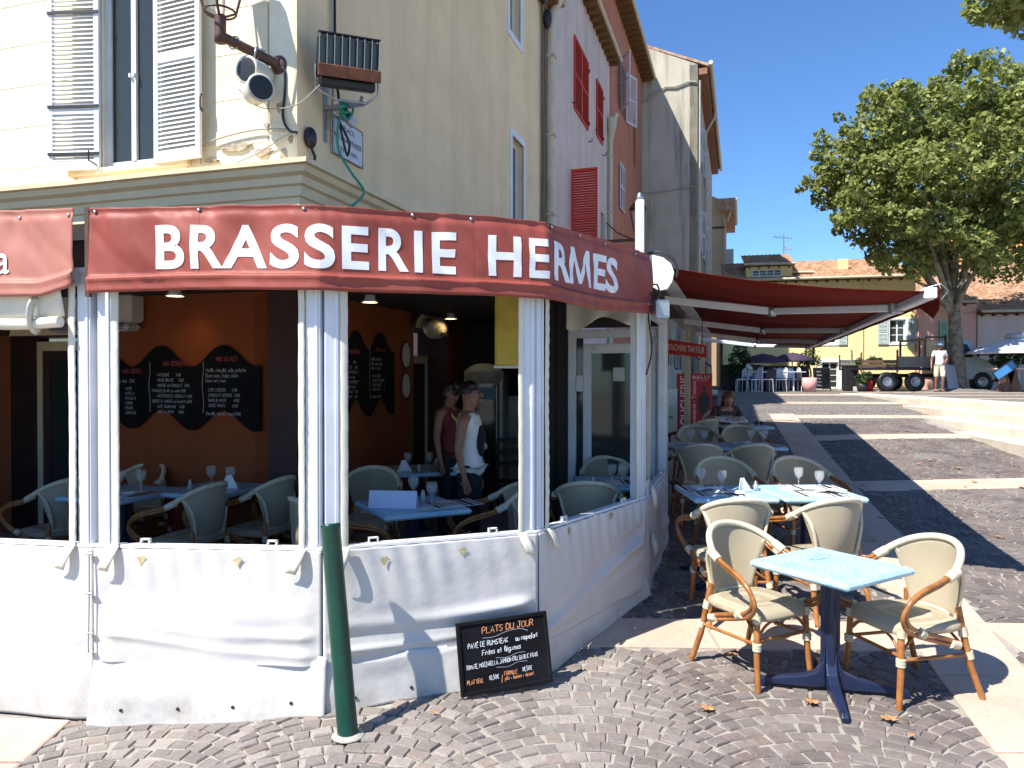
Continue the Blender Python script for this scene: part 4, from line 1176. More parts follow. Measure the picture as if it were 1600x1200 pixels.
# street name plate
pl = thing('street_plate', 'white enamel street name plate on the beige wall below the floodlight', 'street sign', M=RWw @ T(.86,-.012,4.18))
m_ = MB(); m_.box((-.30,-.012,-.19),(.30,0,.19), bev=.004); m_.build('plate', pm('enamel_plate', (.62,.63,.64), .35, .08), pl)
m_ = MB(); m_.box((-.30,-.0145,-.19),(.30,-.0125,-.18)); m_.box((-.30,-.0145,.18),(.30,-.0125,.19)); m_.box((-.30,-.0145,-.18),(-.29,-.0125,.18)); m_.box((.29,-.0145,-.18),(.30,-.0125,.18)); m_.build('border', MT['dark'], pl)
m_ = MB()
flat_text(m_, 'PLACE', -.10, .12, .085, .135); flat_text(m_, 'Paul Albert FEVRIER', -.27, .27, -.025, .03); flat_text(m_, '1931 - 1991', -.18, .18, -.13, -.085)
m_.build('lettering', MT['dark'], pl, M=T(0,-.0135,0) @ RX(R(90)))
m_ = MB()
for a in (-.27,.27):
    for b in (-.16,.16): m_.ball((a,-.014,b), .008, 6)
m_.build('screw', MT['steel'], pl)

# lantern and camera light on the far terracotta house
l2 = thing('wall_lantern', 'brown lantern on the terracotta house seen over the white post', 'street lamp', M=Matrix.Translation((opt(15.6).x,opt(15.6).y,0)) @ frame((0,0,0),(.297,.955)) @ T(0,-.95,6.0))
m_ = MB(); m_.lathe([(.06,.0),(.10,.02),(.20,.62)], 4); m_.build('lamp_glass', MT['sheet'], l2)
m_ = MB()
for k in range(4):
    a = k*math.pi/2; m_.tube([(.10*math.cos(a),.10*math.sin(a),0),(.22*math.cos(a),.22*math.sin(a),.63)], .022, 6)
m_.lathe([(.0,.62),(.28,.62),(.17,.78),(.06,.86),(.0,.87)], 4); m_.lathe([(0,-.06),(.05,-.05),(.08,0),(.0,.02)], 8); m_.build('cage', MT['brown_metal'], l2)
m_ = MB(); m_.box((-.03,0,-.28),(.03,.95,-.2)); m_.tube([(0,0,-.05),(0,0,-.24)], .03, 8); m_.tube([(0,.1,-.24),(0,.6,.0),(0,.9,.3)], .02, 6); m_.build('arm', MT['brown_metal'], l2)
l3 = thing('spot_lamp', 'small white cylinder spot hanging below the far lantern arm', 'spotlight', M=Matrix.Translation((opt(15.6).x,opt(15.6).y,0)) @ frame((0,0,0),(.297,.955)) @ T(0,-.45,5.35) @ RZ(R(-30)))
m_ = MB(); m_.lathe([(0,-.2),(.09,-.18),(.1,.15),(.1,.2),(.085,.2)], 14, M=RX(R(75))); m_.build('shell', MT['white_metal'], l3)
m_ = MB(); m_.lathe([(0,.203),(.085,.203)], 14, M=RX(R(75))); m_.build('lens', MT['black'], l3)
m_ = MB(); m_.tube([(0,0,.05),(0,.02,.45)], .015, 6); m_.build('mount', MT['steel'], l3)
# ------------------------------------------------------------------ the terrace enclosure
ter = thing('brasserie_terrace', 'white vinyl terrace enclosure of the brasserie with open windows', 'terrace', loc=(0,0,0))
FL = .12
path = [P0, PA, PB, PC, PE, PG]
# floor and roof
m_ = MB(); foot = [(p.x+.0, p.y+.06) for p in path]+[(1.62,7.6),(.7,10.2),(-.9,10.4),(-1.9,6.5),(-7.0,8.1)]
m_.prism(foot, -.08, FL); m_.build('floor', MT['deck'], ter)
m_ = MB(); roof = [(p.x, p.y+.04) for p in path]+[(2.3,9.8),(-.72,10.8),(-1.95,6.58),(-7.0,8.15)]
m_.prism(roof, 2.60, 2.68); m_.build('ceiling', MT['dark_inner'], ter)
# far inner walls
def slab_wall(parent, a, b, z0, z1, th, mat, name='wall'):
    M = frame((a[0],a[1],0), (b[0]-a[0], b[1]-a[1])); L = (Vector(b)-Vector(a)).length
    m_ = MB(); m_.box((0,0,z0),(L,th,z1)); return m_.build(name, mat, parent, M=M), M, L
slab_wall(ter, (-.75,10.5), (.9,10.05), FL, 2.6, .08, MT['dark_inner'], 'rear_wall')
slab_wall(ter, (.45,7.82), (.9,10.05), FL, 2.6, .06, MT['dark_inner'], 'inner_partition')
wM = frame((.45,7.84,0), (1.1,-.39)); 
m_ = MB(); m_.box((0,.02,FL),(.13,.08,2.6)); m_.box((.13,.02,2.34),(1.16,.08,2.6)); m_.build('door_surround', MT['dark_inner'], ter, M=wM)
slab_wall(ter, (-7.0,4.95), (-7.05,8.2), -.1, 2.6, .06, MT['dark_inner'], 'sun_block_wall')  # added out of view, keeps sunlight out of the terrace's open left end
# the white glazed door
dr = thing('glazed_door', 'white framed glazed door at the far end of the terrace', 'door', M=wM @ T(.15,0,FL))
m_ = MB(); m_.box((0,0,0),(.085,.07,2.2), bev=.006); m_.box((.93,0,0),(1.0,.07,2.2), bev=.006); m_.box((.085,0,2.11),(.93,.07,2.2), bev=.006); m_.build('frame', MT['white_metal'], dr)
m_ = MB(); m_.box((.16,.012,0),(.25,.06,2.05), bev=.006); m_.box((.84,.012,0),(.92,.06,2.05)); m_.box((.25,.012,1.95),(.84,.06,2.05)); m_.box((.25,.012,0),(.84,.06,.3)); m_.build('door_leaf', MT['white_metal'], dr)
m_ = MB(); m_.box((.25,.03,.3),(.84,.036,1.95)); m_.box((.085,.03,0),(.16,.036,2.11)); m_.build('pane', MT['pane'], dr)
m_ = MB(); m_.box((.48,.022,1.66),(.6,.028,1.8)); m_.build('sticker', MT['grey_plastic'], dr)
m_ = MB(); m_.box((.09,-.005,1.55),(.16,.01,1.72), bev=.004); m_.build('handle', MT['white'], dr)
m_ = MB(); m_.box((.3,-.02,1.98),(.8,.012,2.04)); m_.build('door_closer', MT['white'], dr)

# post columns
def post(x, y, dx, w=.085, d=.07, z1=2.42, mid=True, label=None):
    M = frame((x,y,0), dx); m_ = MB()
    m_.box((0,0,.02),(w,d,z1), bev=.004)
    m_.box((w*.62,-.007,.9),(w*.86,0,z1), bev=.003)
    return m_.build('post', MT['white_metal'], ter, M=M, label=label)
d0 = (PA-P0).normalized(); d1 = (PB-PA).normalized(); d2 = (PC-PB).normalized(); d3 = (PE-PC).normalized(); d4 = (PG-PE).normalized()
def P2(p, d, s): q = p+d*s; return q.x, q.y
post(*P2(PA,-d0,.11), d0); post(*P2(PA,d1,.015), d1)
post(*P2(PB,-d1,.095), d1, .085); post(*P2(PB,d2,.015), d2, .085)
post(*P2(PC,-d2,.09), d2, .08); post(*P2(PC,d3,.01), d3, .075)
post(*P2(PE,-d3,.10), d3, .09); post(*P2(PE,d4,.01), d4, .08)
post(*P2(PG,-d4,.09), d4, .08); post(*P2(P0,d0,0), d0, .09)

def curtain(p, d, s0, s1, z0=.86, z1=2.36, seed=0, tail=True, flip=1):
    """rolled up zip window hanging beside a post: wavy strip"""
    M = frame((p.x,p.y,0), d); r_ = random.Random(seed); m_ = MB()
    def fn(u, v):
        x = s0+(s1-s0)*u+.0008*math.sin(v*48+seed); z = z0+(z1-z0)*v
        y = -.010-.004*math.sin(u*math.pi)-.002*math.sin(v*9+seed)+.0025*math.sin(v*130+u*2)*max(0,u-.7)*3
        return (x, y, z)
    m_.grid(fn, 6, 70)
    if tail:
        cx = (s0+s1)/2; lean = .05*flip
        def f2(u, v): return (cx+(u-.5)*.062+lean*(1-v)**1.3, -.03-.035*math.sin((1-v)*2.2)-.004*math.sin(u*9), z0+.03-.125*(1-v)*(1+.1*u))
        m_.grid(f2, 3, 6)
    o = m_.build('window_curtain', MT['vinyl_roll'], ter, M=M); solidify(o, .004)
    return o
curtain(PA, d0, -.155, -.112, seed=1, flip=-1); curtain(PA, d1, .102, .145, seed=2, flip=-1)
curtain(PB, d1, -.128, -.093, seed=3, flip=-1); curtain(PB, d2, .098, .138, seed=4, flip=-1)
curtain(PC, d2, -.122, -.088, seed=5, flip=1); curtain(PC, d3, .083, .125, seed=6, flip=1)
curtain(PE, d3, -.155, -.105, seed=7, tail=False); curtain(PE, d4, .09, .30, z0=.62, z1=1.0, seed=8, tail=False)
_o = (P0-PA).length-2.05
post(*P2(P0,d0,_o), d0, .09); post(*P2(P0,d0,_o-.12), d0, .09); curtain(P0, d0, _o+.1, _o+.16, seed=9); post(*P2(P0,d0,_o-2.3), d0, .09)

# rails and clips
def rail(a, b, dz=0):
    M = frame((a.x,a.y,0), b-a); L = (b-a).length
    m_ = MB(); m_.box((0,-.012,.872),(L,.045,.892), bev=.003); o = m_.build('rail', MT['white'], ter, M=M)
    m_ = MB(); m_.box((0,.0,2.34),(L,.06,2.44), bev=.003); m_.build('head_rail', MT['white_metal'], ter, M=M)
    m_ = MB(); q = .008
    m_.box((-.028,0,.893),(-.02,.02,.925)); m_.box((.02,0,.893),(.028,.02,.925)); m_.box((-.028,0,.917),(.028,.02,.925)); m_.box((-.045,0,.8925),(.045,.02,.8965)); cm = m_.mesh('clip', MT['white'])
    for t_ in (.22, .78): inst('clip', cm, ter, M @ T(L*t_, 0, 0))
rail(P0, PA);  rail(PA, PB); rail(PB, PC); rail(PC, PE); rail(PE, PG)

# the skirts
def skirt(a, b, seed, folds, zb=.27, amp=1.0, x_in=0.0):
    M = frame((a.x,a.y,0), b-a); L = (b-a).length; m_ = MB(); z1 = .872
    def fn(u, v):
        x = u*L; z = zb+(z1-zb)*v
        y = -.018
        w = (1-v)
        y -= amp*(.030*w**1.2*(.5+.5*vnoise(x*1.6, z*3, seed))+.010*vnoise(x*4, z*5, seed+3)*(.3+w))
        for (c, sl, s_, h_) in folds:   # long horizontal creases
            zc = c+sl*(x/L-.5)+.02*math.sin(x*3+seed)
            y -= amp*h_*math.exp(-((z-zc)/s_)**2)*(.6+.4*math.sin(x*2.1+c*9))
        y += amp*.006*math.sin(x*46+3*math.sin(z*4+seed))*sstep(.4, .87, z)*(.25+.75*abs(vnoise(x*2,1,seed)))
        # taut at both ends
        e = min(u, 1-u)*L
        y = -.018+(y+.018)*sstep(0, .12, e)
        return (x, y, z)
    m_.grid(fn, int(L/.018), 64)
    o = m_.build('skirt', MT['vinyl'], ter, M=M); solidify(o, .003)
    return M, L
def low_skirt(a, b, seed, z0f, ztop=.30, flare=.05, rivets=4, amp=1.0, xa=0.0, xb=0.0):
    M = frame((a.x,a.y,0), b-a); L = (b-a).length; m_ = MB()
    def fn(u, v):
        x = xa+u*(L-xa+xb); zt = ztop+.012*vnoise(x*5, 2, seed)+.006*math.sin(x*17); zb_ = z0f(u)+.006*vnoise(x*6, 0, seed)
        z = zb_+(zt-zb_)*v; y = -.030-flare*(1-v)**1.5-amp*.014*vnoise(x*2.6, v*2.2, seed)-.006*math.sin(x*9+v*2)
        if v > .93: y += .010
        return (x, y, z)
    m_.grid(fn, int(L/.02), 20); o = m_.build('lower_skirt', MT['vinyl'], ter, M=M); solidify(o, .004)
    m_ = MB(); m_.lathe([(0,-.002),(.009,-.002),(.009,.003),(.004,.004)], 8, M=RX(R(90))); rm = m_.mesh('eyelet', MT['dark'])
    for i in range(rivets):
        u = (i+.6)/(rivets+.2); x, y, z = fn(u, .25); inst('eyelet', rm, ter, M @ T(x, y-.006, z))
    return M, L
skirt(P0, PA, 1, [(.34,.03,.05,.02)], zb=-.085, amp=.8)
skirt(PA, PB, 2, [(.43,-.03,.03,.028),(.35,-.09,.022,.03),(.52,.05,.06,.01)], zb=.24, amp=.9)
skirt(PB, PC, 3, [(.46,.0,.035,.035),(.33,.03,.022,.035),(.40,.02,.02,-.02)], zb=.22)
skirt(PC, PE, 4, [(.42,.26,.03,.04),(.50,.30,.035,-.02),(.34,.12,.03,.03)], zb=.20)
skirt(PE, PG, 5, [(.4,0,.04,.02)], zb=.15)
low_skirt(PA, PB, 2, lambda u: gz(PA.x+(PB.x-PA.x)*u, 4.0)-.0, .29, .055, 4, xa=-.0, xb=.03)
low_skirt(PB, PC, 3, lambda u: gz(PB.x+(PC.x-PB.x)*u, 4.2)+.0, .27, .04, 4, xa=-.02, xb=.03)
low_skirt(PC, PE, 4, lambda u: gz(PC.x+(PE.x-PC.x)*u, PC.y+(PE.y-PC.y)*u)+.0, .25, .02, 0, amp=.4, xa=-.02, xb=.02)
low_skirt(PE, PG, 5, lambda u: gz(PE.x+(PG.x-PE.x)*u, PE.y+(PG.y-PE.y)*u), .20, .01, 0, amp=.4)
# tape remnants
def tape_on(a, b, s, z, w=.05, h=.035, seed=0):
    M = frame((a.x,a.y,0), b-a); m_ = MB(); r_ = random.Random(seed)
    pts = [(w*.5*math.cos(t)*(1+r_.uniform(-.35,.35)), h*.5*math.sin(t)*(1+r_.uniform(-.4,.4))) for t in [2*math.pi*i/11 for i in range(11)]]
    pts[8] = (pts[8][0], pts[8][1]-h*.5)
    m_.add([(s+x, -.029, z+zz) for x, zz in pts], [tuple(range(11))]); m_.build('tape_mark', MT['tape'], ter, M=M)
for i, (a, b, s, z) in enumerate([(PA,PB,.28,.822),(PA,PB,.83,.820),(PB,PC,.34,.80),(PB,PC,.80,.815),(PC,PE,.36,.83),(PC,PE,.95,.835)]): tape_on(a, b, s, z, seed=i)
# lacing edge between the first two panels
m_ = MB()
for z in (.84, .62, .40, .30): m_.box((-.03,-.05,z),(.01,-.03,z+.012), bev=.003)
m_.tube([(-.012,-.04,.86),(-.010,-.045,.6),(-.014,-.05,.3)], .004, 6); m_.build('lacing', MT['steel'], ter, M=frame((PA.x,PA.y,0), d1))
# flaps on the street side of the terrace
for i, (s, z) in enumerate([(.22,.95),(.26,.55)]):
    m_ = MB(); m_.grid(lambda u, v: (s+u*.07-.03*(1-v), -.03-.035*math.sin((1-v)*2.5)*(.4+u), z-.16*(1-v)*(.3+u)), 4, 5)
    o = m_.build('loose_flap', MT['vinyl_roll'], ter, M=frame((PE.x,PE.y,0), d4)); solidify(o, .003)
# rolled blind of the leftmost bay
M0 = frame((PA.x-d0.x*2.05,PA.y-d0.y*2.05,0), d0)
m_ = MB(); m_.grid(lambda u, v: (u*1.86+.02, -.03-.012*math.sin(u*11+v*3)-.02*math.sin(v*2), 2.16+.24*v+.008*math.sin(u*7)), 50, 8)
o = m_.build('blind', MT['vinyl_roll'], ter, M=M0); solidify(o, .004)
m_ = MB(); m_.tube([(.02+i*.06, -.05+.004*math.sin(i), 2.13+.008*math.sin(i*.42)) for i in range(32)], .032, 10); m_.build('rolled_blind', MT['vinyl_roll'], ter, M=M0)
m_ = MB()
for x in (.35,1.15,1.72):
    m_ = MB(); m_.tube([(x, -.05+.042*math.cos(a), 2.17+.085*math.sin(a)) for a in [2*math.pi*i/16 for i in range(16)]], .009, 5, closed=True, flat=3); m_.build('strap', MT['vinyl_roll'], ter, M=M0)

# ------------------------------------------------------------------ banners
def banner_fn(pts, ztop, zbot, seed, amp=1.0, off=.055):
    segs = [(pts[i], pts[i+1]) for i in range(len(pts)-1)]; Ls = [(b-a).length for a, b in segs]; TL = sum(Ls)
    cum = [0]
    for l in Ls: cum.append(cum[-1]+l)
    nrm = []
    for a, b in segs: d = (b-a).normalized(); nrm.append(Vector((d.y, -d.x)))
    def fn(s, z, extra=0.0):
        s = max(0, min(TL-1e-6, s))
        i = max(k for k in range(len(Ls)) if cum[k] <= s+1e-9)
        a, b = segs[i]; t = (s-cum[i])/Ls[i]; p = a+(b-a)*t; n = nrm[i]
        # soft corner
        for k in range(1, len(Ls)):
            w = max(0, 1-abs(s-cum[k])/.05)*.5
            if abs(s-cum[k]) < .05: n = (nrm[i]*(1-w)+(nrm[k-1] if i == k else nrm[k])*w).normalized()
        v = (z-zbot(s))/(ztop(s)-zbot(s))
        y = off+amp*(.011*vnoise(s*3.1, v*1.4, seed)+.008*vnoise(s*7+v*2.5, v*2, seed+1)+.004*vnoise(s*19+v*6, v*3, seed+2))
        y += amp*.010*math.exp(-((v-.16)/.03)**2)-.012*math.exp(-((v-.95)/.05)**2)
        # creases radiating from the fixing points
        for k in range(int(TL/.62)+2):
            c = k*.62+.05; dd = abs(s-c)
            y -= amp*.010*math.exp(-(dd/.05)**2)*sstep(.45, 1, v)*(1+.3*math.sin(k*3))
        y += extra
        return Vector((p.x+n.x*y, p.y+n.y*y, z))
    return fn, TL, cum
ban = thing('red_banner', 'long faded red vinyl banner with big white capitals round the terrace top', 'banner')
off_ = Vector((-.06,0))
bpts = [PA+Vector((.01,-.02)), PB+Vector((.0,-.02)), PC+Vector((.02,-.03)), PE+Vector((.0,-.05))]
zt = lambda s: 2.755-.004*math.sin(s*5)+.012*sstep(2.6, 4.2, s)
zb_ = lambda s: 2.285+.006*math.sin(s*3.3)+.012*math.sin(s*1.2)+.03*sstep(2.7,4.2,s)
bfn, BL, bcum = banner_fn(bpts, zt, zb_, 4, 1.5)
m_ = MB(); nu = int(BL/.014)
m_.grid(lambda u, v: bfn(u*BL, zb_(u*BL)+(zt(u*BL)-zb_(u*BL))*v), nu, 44)
o = m_.build('banner_cloth', MT['banner'], ban); solidify(o, .002, 1)
# hem flap along the bottom
m_ = MB(); m_.grid(lambda u, v: bfn(u*BL, zb_(u*BL)+.004+.085*v, .010*(1-v)+.003), nu, 6)
o = m_.build('hem', MT['banner'], ban); solidify(o, .002, 1)
for s in (.62, 1.26, 2.12, 2.62, 3.2):
    m_ = MB(); m_.grid(lambda u, v: bfn(s+u*.018-.009, zb_(s)+(zt(s)-zb_(s))*v*.98, .003), 2, 30); m_.build('seam', MT['banner'], ban)
# letters: each one placed where it stands along the banner
def s_of_u(u):
    """distance along the banner of a sight line; used once to read the lettering's spacing"""
    k = (u-800)/FPX
    best = None
    for i in range(3):
        a, b = bpts[i], bpts[i+1]; d = (b-a)
        n_ = Vector((d.y,-d.x)).normalized()*.058; a = a+n_
        den = d.x-k*d.y
        t = (k*a.y-a.x)/den
        if -.001 <= t <= 1.001: best = bcum[i]+t*d.length
    return best
LET = [('B',245,291),('R',300,351),('A',349,418),('S',422,468),('S',476,524),('E',535,577),('R',592,639),('I',648,661),('E',676,713),
       ('H',762,813),('E',826,858),('R',863,889),('M',887,924),('E',928,946),('S',946,967)]
def bisect_mesh(v, f, cuts_s, cuts_z):
    me = bpy.data.meshes.new('letter'); me.from_pydata([(a, 0, b) for a, b in v], [], f)
    bm = bmesh.new(); bm.from_mesh(me)
    for c in cuts_s: bmesh.ops.bisect_plane(bm, geom=bm.verts[:]+bm.edges[:]+bm.faces[:], plane_co=(c,0,0), plane_no=(1,0,0))
    for c in cuts_z: bmesh.ops.bisect_plane(bm, geom=bm.verts[:]+bm.edges[:]+bm.faces[:], plane_co=(0,0,c), plane_no=(0,0,1))
    bmesh.ops.triangulate(bm, faces=bm.faces[:])
    return me, bm
for i, (ch, ua, ub) in enumerate(LET):
    sa, sb = s_of_u(ua), s_of_u(ub)
    v, f = font_mesh(ch, .026)
    if ch == 'M':
        v = [(0,0),(.15,0),(.24,.66),(.44,.05),(.56,.05),(.76,.66),(.85,0),(1,0),(.88,1),(.74,1),(.5,.30),(.26,1),(.12,1)]
        f = [(0,1,2,12),(2,11,12),(2,3,10,11),(3,4,10),(4,5,9,10),(5,8,9),(5,6,7,8)]
    ax = min(p[0] for p in v); bx_ = max(p[0] for p in v); ay = min(p[1] for p in v); by = max(p[1] for p in v)
    z0_, z1_ = 2.412, 2.648
    if ch == 'S': z0_ -= .004; z1_ += .004
    v2 = [(sa+(p[0]-ax)/(bx_-ax)*(sb-sa), z0_+(p[1]-ay)/(by-ay)*(z1_-z0_)) for p in v]
    cs = [sa+(sb-sa)*k/12 for k in range(1, 12)]+[c for c in bcum if sa < c < sb]
    me, bm = bisect_mesh(v2, f, cs, [z0_+(z1_-z0_)*k/12 for k in range(1, 12)])
    for q in bm.verts:
        p = bfn(q.co.x, q.co.z, .0045); q.co = p
    bmesh.ops.recalc_face_normals(bm, faces=bm.faces[:]); bm.to_mesh(me); bm.free(); me.materials.append(MT['banner_letter'])
    o = bpy.data.objects.new('letter', me); COL.objects.link(o); o.parent = ban; o['label'] = 'white letter %s' % ch
    solidify(o, .0012, 0)
# maker's mark at the right end
m_ = MB(); flat_text(m_, 'JMB stores', 0, .13, .018, .04); flat_text(m_, '04 94 84 84', .01, .13, -.006, .010)
me = m_.mesh('makers_mark', MT['banner_letter'])
for q in me.vertices: q.co = bfn(BL-.15+q.co.x, 2.375+q.co.y-.03, .006)
o = bpy.data.objects.new('makers_mark', me); COL.objects.link(o); o.parent = ban
m_ = MB(); m_.lathe([(0,.0),(.011,.0),(.009,.008),(.0,.010)], 10, M=RX(R(90))); sm_ = m_.mesh('stud', MT['steel'])
for s in (.03,.62,1.2,1.78,2.12,2.62,2.95,3.3,3.8):
    p = bfn(s, 2.735, .004); q_ = bfn(s+.01, 2.735, .004)-p; inst('stud', sm_, ban, T(*p) @ RZ(math.atan2(q_.y, q_.x)))
# neighbouring banner
ban2 = thing('red_banner', 'paler red banner of the neighbouring terrace with a white letter a', 'banner')
B2X = (PA-P0).length-.18
b2p = [P0+Vector((-.1,-.02)), PA+Vector((-.07,-.01))]
b2t = lambda s: 2.735-.01*math.sin(s*1.4)+.01*(s/2); b2b = lambda s: 2.285+.014*math.sin(s*2.4)+max(0,s-B2X)*.25
b2f, B2L, _c = banner_fn(b2p, b2t, b2b, 9, 1.3)
m_ = MB(); m_.grid(lambda u, v: b2f(u*B2L, b2b(u*B2L)+(b2t(u*B2L)-b2b(u*B2L))*v), 300, 36)
pale = mk_banner('pale_red_banner_vinyl', (.36,.13,.095), (.46,.19,.145))
o = m_.build('banner_cloth', pale, ban2); solidify(o, .002, 1)
m_ = MB(); m_.grid(lambda u, v: b2f(u*B2L, b2b(u*B2L)+.004+.08*v, .010*(1-v)+.003), 120, 5); o = m_.build('hem', pale, ban2); solidify(o, .002, 1)
m_ = MB(); flat_text(m_, 'a', 0, .085, 0, .115, bold=.005); me = m_.mesh('letter', MT['banner_letter'])
s_a = B2L-.478
for q in me.vertices: q.co = b2f(s_a+q.co.x, 2.40+q.co.y, .008)
o = bpy.data.objects.new('letter', me); COL.objects.link(o); o.parent = ban2; o['label'] = 'white letter a'
for s in (B2L-.03, B2L-.35, B2L-.9, B2L-1.8):
    p = b2f(s, 2.715, .004); inst('stud', sm_, ban2, T(*p))
m_ = MB(); m_.box((-.012,-.03,2.27),(.012,.0,2.76)); tag(m_.build('banner_pole', MT['brown_metal']), 'dark rusty upright in the gap between the two red banners', 'pole').matrix_local = frame((PA.x-.01,PA.y-.02,0), d1)

# ------------------------------------------------------------------ awning over the street tables
aw = thing('retractable_awning', 'wide dark red retractable awning on white folding arms', 'awning')
A0 = Vector((3.02,5.3,2.44)); dsv = Vector((.297,.955,0)); wv = Vector((-.955,.297,0)); AL = 9.9
W0 = A0+wv*1.98; W0.z = 2.72
def awf(u, v):
    p = A0+dsv*(u*AL); q = W0+dsv*(u*AL); r_ = p.lerp(q, v)
    r_.z -= .05*math.sin(math.pi*v)*(1)+.012*math.sin(u*40)*math.sin(math.pi*v); return r_
m_ = MB(); m_.grid(awf, 60, 14); o = m_.build('canopy', MT['awning'], aw); solidify(o, .002)
# front bar and valance
m_ = MB(); F = frame((A0.x,A0.y,A0.z), (.297,.955)); m_.box((0,-.03,-.055),(AL,.05,.03), bev=.012); m_.build('front_bar', MT['white_metal'], aw, M=F)
m_ = MB(); m_.grid(lambda u, v: (.05+u*(AL-.1), -.045-.004*math.sin(u*60), -.02-.05*(1-v)), 160, 3)
o = m_.build('valance', MT['awning'], aw, M=F); solidify(o, .002)
# torn corner hanging at the near end and far end
m_ = MB(); m_.add([(0.0,-.05,.02),(.75,-.05,-.03),(.36,-.09,-.17),(.10,-.07,-.12)], [(0,1,2,3)]); o = m_.build('loose_corner', MT['awning'], aw, M=F); solidify(o, .003)
m_ = MB(); m_.add([(AL-.5,-.05,-.03),(AL-.02,-.05,.02),(AL-.1,-.06,-.30)], [(0,1,2)]); o = m_.build('loose_corner', MT['awning'], aw, M=F); solidify(o, .003)
m_ = MB(); m_.tube([(-.03,-.05,.05),(-.02,-.10,.0),(0,-.06,-.06)], .004, 6); m_.tube([(-.03,-.05,.05),(0,.06,.02)], .004, 6); m_.build('cord', MT['steel'], aw, M=F)
m_ = MB(); m_.box((-.02,-.032,-.05),(-.002,.05,.028), bev=.006); m_.build('bar_cap', MT['white'], aw, M=F)
def arm(t_):
    e = A0+dsv*t_; e = Vector((e.x-.06, e.y, 2.41)); el = e+Vector((-.70,1.0,.06)); mt = e+Vector((-1.76,1.2,.20))
    def bar(a, b, w_, h_):
        d = b-a; M = Matrix.Translation(a) @ d.to_track_quat('X', 'Z').to_matrix().to_4x4(); m_ = MB(); m_.box((0,-w_/2,-h_/2),(d.length,w_/2,h_/2), bev=.008); return m_, M
    m_, M = bar(mt, el, .045, .075); o = m_.build('arm', MT['white_metal'], aw, M=M)
    m_, M2_ = bar(el, e, .04, .065); m_.build('forearm', MT['white_metal'], aw, M=M2_)
    m_ = MB(); m_.lathe([(0,-.05),(.04,-.05),(.045,0),(.04,.05),(0,.05)], 12, M=T(*el)); m_.build('elbow', MT['steel'], aw)
    m_ = MB(); m_.box((-.05,-.04,-.05),(.05,.04,.05), M=T(*e), bev=.01); m_.build('arm_end', MT['steel'], aw)
for t_ in (1.0, 4.2, 7.2, 9.5): arm(t_)
# strip added over the slit beside the awning, stops a sun streak on the chairs
m_ = MB(); m_.box((0,.06,.05),(AL,.36,.075)); m_.build('sun_block_strip', MT['gutter'], aw, M=frame((W0.x,W0.y,2.66), (.297,.955)))
# cassette with its rounded white end cap
CM = frame((W0.x,W0.y,2.66), (.297,.955))
m_ = MB(); prof_ = [(-.09,.03),(.05,.03),(.06,.12),(-.05,.125),(-.10,.09)]
v = [(0,y,z) for y, z in prof_]+[(AL,y,z) for y, z in prof_]; n_ = len(prof_)
m_.add(v, [(i,(i+1)%n_,n_+(i+1)%n_,n_+i) for i in range(n_)]+[tuple(range(n_))]); m_.build('cassette', MT['white_metal'], aw, M=CM)
m_ = MB(); pc = [(y_, z_) for y_, z_ in [(.08,.13),(.0,.135),(-.08,.11),(-.14,.06),(-.165,-.01),(-.15,-.08),(-.11,-.14),(-.05,-.15),(.0,-.12),(.05,-.10),(.08,-.09)]]; m_.add([(-.035,y,z) for y, z in pc]+[(-.002,y,z) for y, z in pc], [tuple(range(11))]+[(i,(i+1)%11,11+(i+1)%11,11+i) for i in range(11)]); m_.build('end_cap', MT['white'], aw, M=CM)
m_ = MB(); m_.tube([(-.01,-.17*math.cos(a)-.02,.16*math.sin(a)) for a in [math.pi*i/10-.3 for i in range(10)]], .012, 6); m_.build('cap_rim', MT['dark'], aw, M=CM)
m_ = MB(); m_.box((0,.04,-.10),(AL,.14,.06)); pass
for t_ in (.15, 1.7, 5.2, 9.8):
    m_ = MB(); m_.box((t_,.05,-2.9),(t_+.09,.13,-.1)); m_.build('beam_post', MT['gutter'], aw, M=CM)
wp = thing('white_post', 'square white post standing up behind the right end of the banner', 'post', loc=(1.01,5.83,2.5))
m_ = MB(); m_.box((-.032,-.032,-.1),(.032,.032,.72), bev=.006); m_.build('shaft', MT['white'], wp)
m_ = MB(); m_.lathe([(.02,.72),(.03,.74),(.012,.78),(0,.785)], 10); m_.build('finial', MT['steel'], wp)
fb = thing('lamp_box', 'small grey floodlight box under the awning cassette', 'floodlight', loc=(1.13,5.62,2.34), rotz=R(20))
m_ = MB(); m_.box((-.06,-.05,-.07),(.06,.05,.07), bev=.01); m_.build('housing', MT['steel'], fb)
m_ = MB(); m_.box((-.045,-.056,-.05),(.045,-.051,.05)); m_.build('glass', MT['film'], fb)
m_ = MB(); m_.tube(catmull([(-.02,.03,.06),(-.06,.06,.16),(.02,.08,.2),(.05,.1,.1),(-.04,.1,-.02),(.0,.12,-.3),(-.05,.12,-.5)], 5), .007, 6); m_.build('cable', MT['black'], fb)

